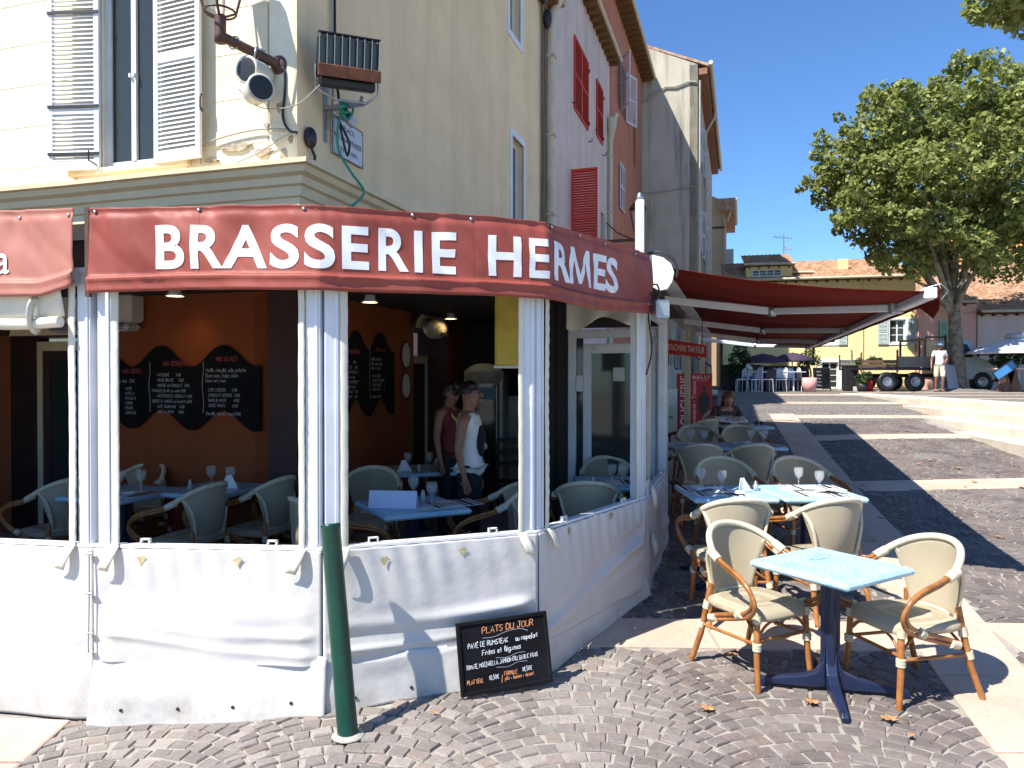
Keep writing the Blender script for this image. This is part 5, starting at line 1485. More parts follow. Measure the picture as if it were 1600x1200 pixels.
# ------------------------------------------------------------------ inside the terrace
def ceiling_spot(label, x, y, aim):
    o = thing('ceiling_spot', label, 'spotlight', loc=(x, y, 2.545), group='ceiling spots inside the terrace')
    m_ = MB(); m_.lathe([(0,.07),(.05,.07),(.05,.02),(.08,-.01),(.075,-.015)], 14, caps=False); m_.build('shade', MT['white_metal'], o)
    m_ = MB(); m_.lathe([(0,-.008),(.065,-.008)], 14); m_.build('bulb', MT['bulb'], o)
    m_ = MB(); m_.box((-.015,-.015,.07),(.015,.015,.09)); m_.build('mount', MT['steel'], o)
    l = bpy.data.lights.new('lamp_light', 'SPOT'); l.energy = 1.3; l.color = (1,.62,.28); l.spot_size = R(75); l.spot_blend = .9; l.shadow_soft_size = .05
    lo = bpy.data.objects.new('lamp_light', l); COL.objects.link(lo); lo.parent = o; lo.location = (0,0,-.06)
    d = Vector(aim)-Vector((x, y, 2.46)); lo.rotation_euler = d.to_track_quat('-Z', 'Y').to_euler()
ceiling_spot('ceiling spot glowing over the wide wavy menu board', -2.95, 6.45, (-3.0,7.0,1.9))
ceiling_spot('ceiling spot glowing near the white post above the narrow menu board', -1.35, 7.0, (-1.55,7.6,1.7))
ceiling_spot('ceiling spot glowing deep inside beside the arched doorway', -.75, 9.0, (-1.1,9.6,1.9))

def wave_board(name, label, M, W, H, cols, seed):
    o = thing(name, label, 'menu board', M=M)
    n_ = 48; k = len(cols)
    top = lambda u: H/2+.10*math.sin((u*2.35-.52)*2*math.pi)-.02
    bot = lambda u: -H/2+.095*math.sin((u*2.35-.52)*2*math.pi)
    m_ = MB(); vv = []
    for y in (-.02, 0):
        for i in range(n_+1):
            u = i/n_; vv += [((u-.5)*W, y, bot(u)), ((u-.5)*W, y, top(u))]
    ff = []
    for i in range(n_):
        a = 2*i; ff.append((a, a+2, a+3, a+1)); b = 2*(n_+1); ff.append((b+a, b+a+1, b+a+3, b+a+2)); ff.append((a+1,a+3,b+a+3,b+a+1)); ff.append((a,b+a,b+a+2,a+2))
    m_.add(vv, ff); m_.build('board', MT['chalkboard'], o)
    m_ = MB()
    for ci, (u0, lines) in enumerate(cols):
        if ci: squiggle(m_, [((u0-.5)*W-.03+.008*math.sin(t*9), -H/2+.07+t*(H-.14)) for t in [i/6 for i in range(7)]], .003, 0)
        for (dx, z, h_, s, mi) in lines:
            hand_text(m_, s, (u0-.5)*W+dx, z, h_, .13, .8, 0, mi, .2, seed+ci)
    m_.build('chalk_writing', [MT['chalk_dim'], MT['chalk_red']], o, M=T(0,-.0215,0) @ RX(R(90)))
    return o
c1 = (0.02, [(.07,.13,.038,'NOS CREPES',1),(.01,.04,.03,'Au choix  2.50$',0)]+[(.08,-.03-i*.047,.026,s,0) for i, s in enumerate(['* SUCRE','* NUTELLA','* CHOCOLAT','* CITRON','* BEURRE','* CONFITURE'])])
c2 = (0.27, [(.13,.20,.04,'NOS DESSERTS',1)]+[(.06 if i not in (3,5) else .0, .10-i*.05, .027, s, 0) for i, s in enumerate(['PATISSERIE       5.00$','CREME BRULEE     5.00$','MOUSSE AU CHOCOLAT  5.00$','FROMAGE BLANC au coulis 4.50$','PROFITEROLES CHOCOLAT 6.00$','CREPES FLAMBEES au Grand M. 6.00$','CAFE GOURMAND    6.50$','BABA AU RHUM     6.00$'])])
c3 = (0.64, [(.12,.24,.04,'NOS GLACES',1),(.0,.14,.034,'Vanille, chocolat, cafe, pistache',0),(.0,.09,.034,'Rhum raisin, fraise, citron',0),(0,.045,.03,'Citron vert, cassis',0)]+[(.03,-.04-i*.048,.028,s,0) for i, s in enumerate(['CAFE LIEGEOIS      6.50$','CHOCOLAT LIEGEOIS  6.50$','DAME BLANCHE       6.50$','COUPE FRUITS       6.50$'])]+[(0,-.26,.03,'Chantilly, chocolat chaud 0.50$',0)])
wave_board('wavy_menu_board', 'wide black wavy menu board chalked in three columns on the orange wall', LFw @ T(-1.19,-.02,1.73), 1.66, .62, [c1,c2,c3], 3)
wave_board('wavy_menu_board', 'narrow black wavy menu board chalked in two columns on the receding orange wall', RWw @ T(1.22,-.02,1.86), 1.26, .72, [(.04,[(dx+.0,z,h_*1.0,s[:22],mi) for (dx,z,h_,s,mi) in c2[1]]),(.56,[(dx,z,h_,s[:20],mi) for (dx,z,h_,s,mi) in c3[1]])], 9)
def oval_sign(label, x, z, mat):
    o = thing('oval_sign', label, 'sign', M=RWw @ T(x,-.01,z)); m_ = MB(); m_.lathe([(0,0),(.13,0),(.13,.012),(0,.012)], 24, M=RX(R(90)) @ Matrix.Diagonal((1,1.35,1,1))); m_.build('plate', MT[mat], o)
    m_ = MB(); m_.lathe([(.07,.0125),(.105,.0135)], 24, M=RX(R(90)) @ Matrix.Diagonal((1,1.35,1,1))); m_.build('ring', MT['grey_plastic'], o)
    m_ = MB(); m_.box((-.04,-.0145,-.05),(-.01,-.0125,.05)); m_.box((.01,-.0145,-.05),(.04,-.0125,.05)); m_.build('emblem', MT['grey_plastic'], o)
oval_sign('upper red oval emblem beside the arched doorway', 2.2, 2.08, 'cloth_red'); oval_sign('lower oval emblem with grey ring beside the arched doorway', 2.2, 1.72, 'cloth_red')
# air conditioners
ac = thing('air_conditioner', 'white wall air conditioner high on the orange wall beside the left post', 'air conditioner', M=LFw @ T(-2.2,0,2.36))
m_ = MB(); m_.box((-.5,-.2,-.02),(.52,0,.26), bev=.03); m_.build('casing', MT['speaker'], ac)
m_ = MB(); m_.box((-.48,-.215,-.10),(.5,-.02,-.025), bev=.03); m_.build('outlet', MT['grey_plastic'], ac)
m_ = MB()
for i in range(4): m_.box((-.44,-.222,-.085+i*.016),(.46,-.2155,-.079+i*.016))
m_.build('vane', MT['dark'], ac)
ac2 = thing('wall_heater', 'rounded cream heater above the arched doorway', 'heater', M=RWw @ T(2.75,-.16,2.42))
m_ = MB(); m_.ball((0,0,0), .15, 16, sq=(1.5,.9,.85)); m_.build('casing', MT['speaker'], ac2)
m_ = MB(); m_.box((-.1,-.135,-.1),(.12,-.11,-.05), bev=.006); m_.build('grille', MT['dark'], ac2)
fr = thing('drinks_fridge', 'tall white arched drinks fridge with glass door at the back', 'fridge', loc=(-.36,9.3,FL), rotz=R(-8))
m_ = MB(); m_.box((-.25,0,0),(.25,.5,1.78), bev=.01); m_.lathe([(0,0),(.25,0),(.25,.06),(0,.06)], 24, M=T(0,.06,1.72) @ Matrix.Diagonal((1,1,.62,1)) @ RX(R(90))); m_.build('cabinet', MT['speaker'], fr)
m_ = MB(); m_.box((-.2,-.02,.15),(.2,-.004,1.62)); m_.build('glass_door', MT['pane'], fr)
m_ = MB(); m_.box((-.17,-.026,1.42),(.17,-.0205,1.57)); m_.build('header_strip', MT['cloth_blue'], fr)
m_ = MB(); m_.box((.165,-.03,.2),(.18,-.021,1.6)); m_.build('door_light', MT['white'], fr)
bf = thing('white_dresser', 'white panelled dresser with a black slate above, behind the waitress', 'dresser', loc=(.12,9.75,FL), rotz=R(-10))
m_ = MB(); m_.box((-.35,0,0),(.4,.4,1.45), bev=.008); m_.build('cabinet', MT['speaker'], bf)
for i in range(3):
    for j in range(2):
        m_ = MB(); m_.box((-.33+j*.37,-.014,1.38-.16*(i+1)),(-.33+j*.37+.34,-.001,1.38-.16*i-.015), bev=.003); m_.build('drawer', MT['speaker'], bf)
m_ = MB(); m_.box((-.33,.02,1.46),(.38,.06,2.2)); m_.build('slate', MT['chalkboard'], bf)
yb = thing('yellow_cloth', 'yellow cloth panel hanging behind the middle white posts', 'cloth panel', loc=(.03,6.0,2.2), rotz=R(8))
m_ = MB(); m_.grid(lambda u, v: ((u-.5)*.34, .01*math.sin(u*8+v*3), -.285+.62*v), 10, 14); o = m_.build('cloth', MT['cloth_yellow'], yb); solidify(o, .003)
m_ = MB(); m_.box((-.18,-.008,-.305),(.18,.008,-.285)); m_.build('rod', MT['speaker'], yb)
cl = thing('bunched_curtain', 'bunched cream curtain tucked under the ceiling above the glazed door', 'curtain', loc=(.75,6.9,2.42))
m_ = MB(); m_.grid(lambda u, v: (-.24+u*.6, .06*math.sin(u*12)*(1-v), -.06-.11*(1-v)*(.5+.5*math.sin(u*7+.6))+.2*v+.05*u*(1-v)), 30, 8); o = m_.build('cloth', MT['vinyl_roll'], cl); solidify(o, .004)
# ------------------------------------------------------------------ rattan armchair (faces local +Y)
def make_chair():
    c = thing('rattan_armchair', 'cream woven bistro armchair with bamboo arms', 'chair')
    def rim(t):   # t -1..1 round the top of the back
        a = t*1.22
        return Vector((.275*math.sin(a)*(1+.02*t*t), .02-.305*math.cos(a), .865-.125*abs(t)**2.2))
    def wrap(a, b, r, n=1):
        m_ = MB(); m_.tube([a, a.lerp(b,.5), b], [r, r*1.06, r], 8); return m_
    # backrest shell
    def shell(u, v):
        t = u*2-1; top = rim(t*.84); top.z -= .012
        w = .158*t; bot = Vector((w*1.0, -.222+.035*t*t, .455))
        k = v; p = bot.lerp(top, k); p.y -= .02*math.sin(k*math.pi)*(1-t*t*.5)
        return p
    m_ = MB(); m_.grid(shell, 22, 14); me = m_.mesh('backrest', MT['weave'])
    o = bpy.data.objects.new('backrest', me); COL.objects.link(o); o.parent = c; solidify(o, .012)
    m_ = MB(); m_.tube([rim(-1+2*i/26) for i in range(27)], .021, 9); m_.build('back_rim', MT['cream_wrap'], c)
    for s in (-1, 1):
        # stiles: cream wrapped uprights curving out to the rim
        m_ = MB(); m_.tube(catmull([(s*.160,-.195,.44),(s*.176,-.212,.56),(s*.205,-.20,.68),tuple(rim(s*.84))], 4), .0135, 7); m_.build('stile', MT['cream_wrap'], c)
        # double cane arm
        e = rim(s*1.0); pth = [e, e+Vector((s*.012,.09,-.045)), Vector((s*.305,.17,.655)), Vector((s*.315,.265,.60)), Vector((s*.305,.285,.53)), Vector((s*.275,.22,.455)), Vector((s*.245,.09,.40)), Vector((s*.225,-.05,.355)), Vector((s*.215,-.17,.315))]
        m_ = MB(); P = catmull(pth, 6); m_.tube([p+Vector((0,-.006,.012)) for p in P], .0135, 8); m_.tube([p+Vector((-s*.004,.008,-.012)) for p in P], .0125, 8); m_.build('arm', MT['cane'], c)
        for pp_, rr_ in (([e+Vector((0,-.02,.006)), e+Vector((s*.004,.02,-.012)), e+Vector((s*.008,.055,-.03))], .0275), ([Vector((s*.262,.15,.435)), Vector((s*.25,.11,.412))], .027), ([Vector((s*.222,-.10,.335)), Vector((s*.216,-.16,.318))], .026)):
            m_ = MB(); m_.tube(pp_, rr_, 9); m_.build('wrapping', MT['cream_wrap'], c)
        # legs
        m_ = MB(); m_.tube([(s*.195,.205,.43),(s*.205,.215,.2),(s*.215,.235,0)], [.019,.0185,.017], 9); m_.build('leg', MT['cane'], c)
        m_ = MB(); m_.tube([(s*.185,-.19,.52),(s*.20,-.205,.40),(s*.215,-.245,.2),(s*.235,-.315,0)], [.018,.019,.0185,.017], 9); m_.build('leg', MT['cane'], c)
        m_ = MB()
        m_.tube([(s*.2035,.2135,z_) for z_ in (.228,.231,.242,.2445,.247,.2575,.26,.2625,.272,.275)], [.018,.026,.026,.021,.026,.026,.021,.026,.026,.018], 12, smooth=False)
        m_.build('leg_wrapping', MT['cream_wrap'], c)
        for pp_ in ([(s*.196,.206,.43),(s*.198,.208,.385)], [(s*.198,-.203,.41),(s*.203,-.212,.36)], [(s*.21,-.235,.275),(s*.214,-.245,.235)]):
            m_ = MB(); m_.tube(pp_, .0245, 8); m_.build('leg_wrapping', MT['cream_wrap'], c)
        m_ = MB(); m_.tube([(s*.205,.215,.265),(s*.21,-.235,.255)], .0105, 7); m_.tube(catmull([(s*.20,.21,.30),(s*.18,.12,.37),(s*.12,.02,.405)],4), .0085, 6); m_.build('stretcher', MT['cane'], c)
    m_ = MB(); m_.tube([(-.205,.215,.285),(.205,.215,.285)], .0105, 7); m_.tube([(-.21,-.235,.275),(.21,-.235,.275)], .0105, 7)
    for s in (-1,1): m_.tube(catmull([(s*.205,.215,.29),(s*.13,.215,.37),(0,.215,.405)],4), .0085, 6)
    m_.tube(catmull([(-.205,-.22,.29),(0,-.21,.40),(.205,-.22,.29)],6), .0085, 6)
    m_.build('stretcher', MT['cane'], c)
    # seat frame and seat
    sq_ = lambda a, w, d, p: (math.copysign(abs(math.cos(a))**p, math.cos(a))*w, math.copysign(abs(math.sin(a))**p, math.sin(a))*d)
    m_ = MB(); m_.tube([(*sq_(a,.215,.215,.5),.405) for a in [2*math.pi*i/32 for i in range(32)]], .013, 7, closed=True); m_.build('seat_frame', MT['cane'], c)
    m_ = MB(); N = 40; rings = [(.20,.395),(.235,.40),(.245,.415),(.243,.437),(.225,.452),(.16,.458),(.08,.452),(.0,.449)]
    vv = []; 
    for (r_, z) in rings:
        for i in range(N):
            a = 2*math.pi*i/N; x, y = sq_(a, r_, r_*.97, .5); vv.append((x, y+.005, z-(.022*sstep(.15,.25,y) if z > .41 else .01*sstep(.15,.25,y))))
    ff = [(j*N+i, j*N+(i+1)%N, (j+1)*N+(i+1)%N, (j+1)*N+i) for j in range(len(rings)-1) for i in range(N)]
    m_.add(vv, ff, 0, None, True); m_.build('seat', MT['weave'], c)
    m_ = MB(); m_.tube([(-.175,-.20,.458),(0,-.222,.458),(.175,-.20,.458)], .012, 7); m_.build('lower_back_rail', MT['cream_wrap'], c)
    return c
proto = make_chair()
first_chair = [True]
def chair(x, y, deg, label, z=None, grp='cream rattan armchairs of the brasserie'):
    zz = gz(x, y)+.012 if z is None else z
    tilt = 0
    if first_chair[0]:
        first_chair[0] = False; o = proto; o.location = (x, y, zz); o.rotation_euler = (0, 0, R(deg)); o['label'] = label; o['group'] = grp; return o
    return dup(proto, (x, y, zz), R(deg), label, grp)

def make_table(w=.66, d=.66, label='', emblem=False):
    t = thing('bistro_table', label, 'table')
    m_ = MB(); m_.box((-w/2,-d/2,.695),(w/2,d/2,.735), bev=.014); m_.build('table_top', MT['mosaic'], t)
    if emblem:
        m_ = MB()
        for (cx, cy, rx, ry) in ((-.03,0,.055,.03),(.035,.005,.06,.035),(0,.02,.085,.045)):
            P = [(cx+rx*math.cos(a), cy+ry*math.sin(a)) for a in [2*math.pi*i/26 for i in range(27)]]; squiggle(m_, P, .0022, 0, .7362)
        m_.build('emblem', pm('emblem_blue', (.20,.42,.62), .4, .1), t, M=T(.08,.12,0))
    m_ = MB()
    m_.tube([(0,0,.05),(0,0,.69)], [.036,.034], 12)
    for k in range(4): m_.box((.02,-.016,.05),(.052,.016,.69), M=RZ(k*math.pi/2+R(45)), bev=.006)
    m_.box((-.12,-.12,.675),(.12,.12,.694), bev=.005)
    m_.build('column', MT['navy'], t)
    foot = MB()
    P = [(.03,.26),(.045,.17),(.075,.115),(.14,.085),(.40,.045),(.42,.03),(.42,0),(.36,0),(.34,.018),(.08,.02),(.03,.03)]
    n_ = len(P)
    def wd(x): return .030-.012*sstep(.05,.42,x)
    foot.add([(x,-wd(x),z) for x, z in P]+[(x,wd(x),z) for x, z in P], [tuple(range(n_)), tuple(range(2*n_-1,n_-1,-1))]+[(i,n_+i,n_+(i+1)%n_,(i+1)%n_) for i in range(n_)])
    fm = foot.mesh('foot', MT['navy'], True)
    for k in range(4): o = inst('foot', fm, t, RZ(k*math.pi/2+R(45))); bevel(o, .006)
    return t
tb1 = make_table(.64,.64,'empty pale blue table standing alone in the sun at the front','e')
tb1.location = (1.84,4.24,gz(1.84,4.24)+.012); tb1.rotation_euler = (0,0,R(32))
chair(1.50, 4.52, 207, 'sunlit chair left of the front table, seen from its front')
chair(2.28, 4.26, 105, 'sunlit chair right of the front table, its far arm to the viewer')
tp = make_table(.67,.74,'left one of the two laid blue tables just behind the front pair of chairs')
tp.location = (1.76,6.10,gz(1.76,5.9)+.012); tp.rotation_euler = (0,0,0)
BT = 'laid blue tables of the brasserie'
tp['group'] = BT
def table(x, y, deg, label, z=None):
    return dup(tp, (x, y, gz(x, y)+.012 if z is None else z), R(deg), label, BT)
table(2.46,6.12,2,'right one of the two laid blue tables just behind the front pair of chairs', gz(1.76,5.9)+.012)
chair(1.60,5.42,2,'chair seen from behind at the left laid table, half lit by the sun')
chair(2.26,5.42,14,'chair seen from behind at the right laid table, its bamboo arm in the sun')
chair(1.98,6.78,180,'shaded chair facing the viewer behind the left laid table')
chair(2.70,6.80,184,'shaded chair facing the viewer behind the right laid table')
table(2.20,8.85,0,'shaded laid table, left of the third pair from the front'); table(2.86,8.85,0,'shaded laid table, right of the third pair from the front')
chair(2.04,8.15,0,'dark chair back in the awning shade, left of the third row'); chair(2.60,8.15,4,'dark chair back in the awning shade, right of the third row')
chair(2.42,9.5,180,'shaded chair facing the viewer, left beyond the third tables'); chair(3.0,9.5,180,'shaded chair facing the viewer, right beyond the third tables')
table(3.34,10.65,0,'table in the shade where the woman sits reading'); chair(3.22,11.25,180,'chair under the woman reading in the shade')
chair(2.6,10.35,30,'dark chair by the wall beside the reading woman')
# inside the terrace
table(-3.28,6.20,-17,'indoor blue table in front of the wide wavy board, nearest the left post', FL); table(-2.60,6.42,-17,'indoor blue table close to the orange wall under the wide wavy board', FL)
chair(-2.58,5.85,74,'indoor chair seen from its side in the first window right of the left post', FL); chair(-2.14,6.22,72,'indoor chair by the orange wall behind its twin in the first window', FL)
chair(-3.55,6.85,160,'indoor chair facing out behind the table at the left post', FL) ; chair(-3.82,6.2,60,'indoor chair glimpsed in the leftmost window beside the door', FL)
table(-.76,5.58,28,'indoor blue table with a white folded menu in the middle window', FL)
chair(-.18,5.72,98,'indoor chair with pale back turned to the menu table from the right', FL)
chair(-1.28,5.22,-52,'indoor chair showing only one bamboo arm beside the second white post', FL)
chair(-1.28,6.55,178,'indoor chair facing out behind the menu table', FL)
table(-.98,7.75,17,'indoor dark blue table near the narrow wavy board', FL); chair(-.62,8.35,170,'indoor round backed chair behind the table near the narrow wavy board', FL)
table(.92,6.80,0,'indoor blue table seen through the right window', FL)
chair(.62,6.10,-4,'indoor chair seen from behind through the right window', FL); chair(.98,7.40,182,'indoor chair facing out before the glazed door', FL)
dc = thing('wooden_chair', 'dark wooden chair with slatted back before the white dresser', 'chair', loc=(-.02,8.7,FL), rotz=R(170))
m_ = MB()
for s in (-1,1): m_.tube([(s*.19,-.19,0),(s*.19,-.2,.45),(s*.2,-.25,.95)], .018, 6)
m_.build('back_frame', MT['dark'], dc)
for zz in (.62,.76,.9):
    m_ = MB(); m_.box((-.18,-.245,zz),(.18,-.215,zz+.06)); m_.build('slat', MT['dark'], dc)
for s in (-1,1):
    m_ = MB(); m_.tube([(s*.19,.19,0),(s*.19,.19,.45)], .018, 6); m_.build('leg', MT['dark'], dc)
m_ = MB(); m_.box((-.21,-.21,.43),(.21,.21,.47), bev=.01); m_.build('seat', MT['dark'], dc)

# tableware
def glass_mesh():
    m_ = MB(); m_.lathe([(.0,0),(.032,.001),(.033,.004),(.006,.010),(.005,.03),(.010,.05),(.005,.06),(.012,.07),(.034,.10),(.040,.135),(.036,.165),(.034,.165),(.038,.135),(.032,.103),(.010,.075),(.0,.074)], 14); return m_.mesh('wine_glass', MT['glass'])
GM = glass_mesh()
TZ = .737
def glass(x, y, z, label, s=1.0):
    o = inst('wine_glass', GM, None, None); o.location = (x, y, z); o.scale = (s,s,s); tag(o, label, 'glass', 'stemmed glasses on the tables'); return o
def napkin(x, y, z, a, label, kind='flat'):
    m_ = MB(); 
    if kind == 'cone': m_.grid(lambda u, v: ((u-.5)*.16*(1-.75*v), .03*math.cos((u-.5)*3)*(1-v)-.02+.04*v, .115*v), 8, 8)
    else: m_.grid(lambda u, v: ((u-.5)*.24, (v-.5)*.12*(1-.6*abs(u-.3)), .008+.02*abs(math.sin(u*4+v*2))), 10, 6)
    o = m_.build('napkin', MT['paper']); o.location = (x, y, z); o.rotation_euler = (0,0,a); solidify(o, .002); tag(o, label, 'napkin', 'paper napkins on the laid tables'); return o
def placemat(x, y, z, label, a=0):
    o = thing('placemat', label, 'placemat', loc=(x,y,z), rotz=a, group='striped placemats on the laid tables')
    m_ = MB(); m_.box((-.2,-.15,0),(.2,.15,.0025)); m_.build('mat', MT['paper'], o)
    m_ = MB()
    for (p, w_) in ((-.17,.03),(-.12,.012),(-.09,.006),(.05,.02),(.09,.045),(.16,.02)): m_.box((p,-.15,.0026),(p+w_,.15,.0034))
    m_.build('stripes', MT['dark'], o)
def cutlery(x, y, z, a, label):
    o = thing('cutlery', label, 'cutlery', loc=(x,y,z+.004), rotz=a, group='knives and forks on the laid tables')
    m_ = MB(); m_.box((-.10,-.007,0),(.0,.007,.003)); m_.box((.0,-.01,0),(.10,.008,.002)); m_.build('knife', MT['steel'], o)
    m_ = MB(); m_.box((-.10,.02,0),(.03,.028,.003)); m_.box((.03,.014,0),(.09,.034,.002)); m_.build('fork', MT['steel'], o)
def shaker(x, y, z, label):
    o = thing('salt_shaker', label, 'shaker', loc=(x,y,z)); m_ = MB(); m_.lathe([(0,0),(.019,0),(.017,.05),(.012,.062)], 12); m_.build('body', MT['grey_plastic'], o)
    m_ = MB(); m_.lathe([(.013,.0625),(.013,.078),(0,.084)], 12); m_.build('cap', MT['steel'], o)
zt2 = gz(1.76,5.9)+.012+TZ
for i, (x, y) in enumerate([(1.62,6.30),(1.76,6.16)]): glass(x, y, zt2, 'glass by the pleated napkin on the left laid table, %s' % ['rear', 'front'][i])
for i, (x, y) in enumerate([(2.48,6.36),(2.56,6.12)]): glass(x, y, zt2, 'glass on the right laid table, %s' % ['in the shade', 'catching the sun'][i])
placemat(1.62,6.28,zt2,'striped mat at the far left of the left laid table'); placemat(1.68,5.98,zt2,'striped mat at the near side of the left laid table'); placemat(2.60,6.28,zt2,'striped mat at the far side of the right laid table'); placemat(2.50,5.96,zt2,'striped mat at the near side of the right laid table')
napkin(1.90,6.02,zt2+.003,.5,'standing white napkin cone on the left laid table','cone'); napkin(1.64,6.12,zt2+.004,.2,'flat napkin under the glasses of the left laid table'); napkin(2.60,6.00,zt2+.004,-.15,'flat napkin in the sun on the right laid table'); napkin(1.75,5.93,zt2+.004,-.2,'flat napkin near the edge of the left laid table')
cutlery(2.46,6.1,zt2+.002,.2,'cutlery on the right laid table'); cutlery(1.55,6.05,zt2+.002,.1,'cutlery on the left laid table')
shaker(2.03,6.12,zt2,'salt shaker between the two laid tables')
ash = MB(); ash.lathe([(0,.004),(.045,.004),(.055,.028),(.062,.028),(.058,.0),(0,.0)], 20); o = ash.build('ashtray', MT['glass']); o.location = (2.27,6.10,zt2); tag(o, 'round glass ashtray on the right laid table', 'ashtray')
zt3 = gz(2.2,8.85)+.012+TZ
for i, (x, y) in enumerate([(2.12,8.72),(2.27,8.68),(2.86,8.8),(2.99,8.72)]): glass(x, y, zt3, 'glass on the shaded third-row table, %s' % ['far left','second from left','third from left','far right'][i], 1.15)
napkin(2.05,8.8,zt3,.3,'napkin on the third row, left table'); napkin(2.78,8.95,zt3,.3,'napkin on the third row, right table'); placemat(3.0,8.7,zt3,'mat in the light at the right end of the third row')
zt4 = gz(3.34,10.65)+.012+TZ
placemat(3.3,10.75,zt4,'mat on the reading table'); sg = thing('sunglasses', 'dark sunglasses lying on the reading table', 'sunglasses', loc=(3.56,10.6,zt4+.02))
m_ = MB()
for s in (-1,1): m_.lathe([(0,0),(.03,0),(.03,.004),(0,.004)], 14, M=T(s*.036,0,.01) @ RX(R(80)))
m_.build('lens', MT['black'], sg); m_ = MB(); m_.tube([(-.07,0,.02),(-.075,.1,.0)], .003, 5); m_.tube([(.07,0,.02),(.075,.1,.0)], .003, 5); m_.box((-.01,-.002,.012),(.01,.002,.018)); m_.build('frame', MT['black'], sg)
ph = MB(); ph.box((-.035,-.07,0),(.035,.07,.01), bev=.004); o = ph.build('phone', MT['black']); o.location = (3.28,10.42,zt4); tag(o, 'black phone on the reading table', 'phone')
mg = MB(); mg.grid(lambda u, v: ((u-.5)*.42, (v-.5)*.28, .03*abs(math.sin((u-.5)*math.pi))+.02+.06*v), 14, 4); o = mg.build('magazine', MT['paper']); o.location = (3.22,10.80,zt4); solidify(o, .006); tag(o, 'open magazine held by the reading woman', 'magazine')
zi = FL+TZ
mn = MB(); mn.add([(-.18,-.03,0),(.18,-.03,0),(.18,0,.125),(-.18,0,.125),(-.18,.07,0),(.18,.07,0)], [(0,1,2,3),(3,2,5,4)]); o = mn.build('folded_menu', pm('bluish_paper', (.60,.66,.85), .7, .04)); o.location = (-.88,5.44,zi); o.rotation_euler = (0,0,R(-6)); solidify(o, .003); tag(o, 'blank bluish white menu folded like a tent on the middle table', 'menu')
for i, (x, y) in enumerate([(-.60,5.50),(-.78,5.82)]): glass(x, y, zi, 'glass on the menu table, %s' % ['nearer right one','behind the menu'][i], 1.1)
shaker(-.70,5.78,zi,'salt shaker behind the folded menu'); placemat(-.46,5.62,zi,'striped mat on the menu table',R(28)); cutlery(-.5,5.55,zi+.003,R(20),'cutlery on the menu table')
ash2 = MB(); ash2.lathe([(0,.004),(.045,.004),(.055,.03),(.062,.03),(.058,.0),(0,.0)], 20); o = ash2.build('ashtray', MT['glass']); o.location = (-.64,5.32,zi); tag(o, 'round glass ashtray at the edge of the menu table', 'ashtray')
for i, (x, y) in enumerate([(-3.30,6.18),(-3.14,6.22),(-2.66,6.50),(-2.46,6.42)]): glass(x, y, zi, 'glass on the tables under the wide board, %s' % ['first from left','second from left','third from left','fourth from left'][i], 1.1)
napkin(-3.2,6.02,zi,.1,'napkin on the indoor table by the left post'); napkin(-2.45,6.36,zi,.2,'pointed napkin on the table by the orange wall','cone'); shaker(-2.78,6.35,zi,'salt shaker on the table by the orange wall'); placemat(-3.15,6.08,zi,'striped mat on the indoor table by the left post',R(-17))
for i, (x, y) in enumerate([(-1.08,7.62),(-.86,7.66)]): glass(x, y, zi, 'glass near the narrow wavy board, %s' % ['left','right'][i], 1.1)
shaker(-.95,7.5,zi,'salt shaker near the narrow wavy board'); napkin(-1.1,7.5,zi,.4,'napkin near the narrow wavy board','cone')
for i, (x, y) in enumerate([(.90,6.62),(1.0,6.66)]): glass(x, y, zi, 'glass on the table in the right window, %s' % ['left','right'][i], 1.1)
shaker(.72,6.56,zi,'salt shaker on the table in the right window'); placemat(.95,6.75,zi,'mat on the table in the right window')

# ------------------------------------------------------------------ bollard, board, leaves
bo = thing('bollard', 'dark green leaning metal bollard before the white terrace skirt', 'bollard', loc=(-.83,3.71,gz(-.83,3.71)))
m_ = MB(); m_.lathe([(.0,-.02),(.052,-.02),(.052,.012),(.0505,1.055),(.052,1.058),(.052,1.072),(.046,1.078),(.0,1.075)], 28); m_.build('tube', MT['bollard'], bo, M=RY(R(-7.0)) @ RX(R(-9)))
m_ = MB(); m_.lathe([(.05,-.004),(.075,.010),(.085,.016),(.08,.022),(.053,.03)], 14); m_.build('cement_collar', pm('old_cement', (.36,.33,.29), .9, .3, 20, .6, 50, .01), bo)

# board leaning against the terrace, long side on the ground
bA = Vector((-.29,4.14)); bB = Vector((.22,4.32)); dB = (bB-bA)
bd = thing('menu_chalkboard', 'black framed chalkboard lettered PLATS DU JOUR leaning on the white skirt', 'menu board')
Wb, Hb = .555, .40
bd.matrix_local = frame((-.285,4.105,gz(-.28,4.1)+.03), (.944,.330)) @ RX(R(-12)) @ RY(R(-1.5))
m_ = MB(); t_ = .022
m_.box((0,-.012,0),(Wb,.012,t_), bev=.003); m_.box((0,-.012,Hb-t_),(Wb,.012,Hb), bev=.003); m_.box((0,-.012,t_),(t_,.012,Hb-t_), bev=.003); m_.box((Wb-t_,-.012,t_),(Wb,.012,Hb-t_), bev=.003); m_.build('frame', MT['chalkboard'], bd)
m_ = MB(); m_.box((t_-.002,-.004,t_-.002),(Wb-t_+.002,.006,Hb-t_+.002)); m_.build('slate', MT['chalkboard'], bd)
m_ = MB()
hand_text(m_, 'PLATS DU JOUR', .150, .322, .034, .10, 1.0, .03, 1, .3, 2)
squiggle(m_, [(.15,.300),(.22,.298),(.30,.318),(.38,.322),(.43,.305)], .0013, 2)
hand_text(m_, 'PAVE^ DE RUMSTEAK', .060, .253, .026, .12, .80, .02, 0, .3, 3)
hand_text(m_, 'au roquefort', .348, .258, .027, .11, .80, .02, 0, .3, 4)
hand_text(m_, 'Frites et le^gumes', .140, .205, .028, .11, .95, .03, 0, .3, 5)
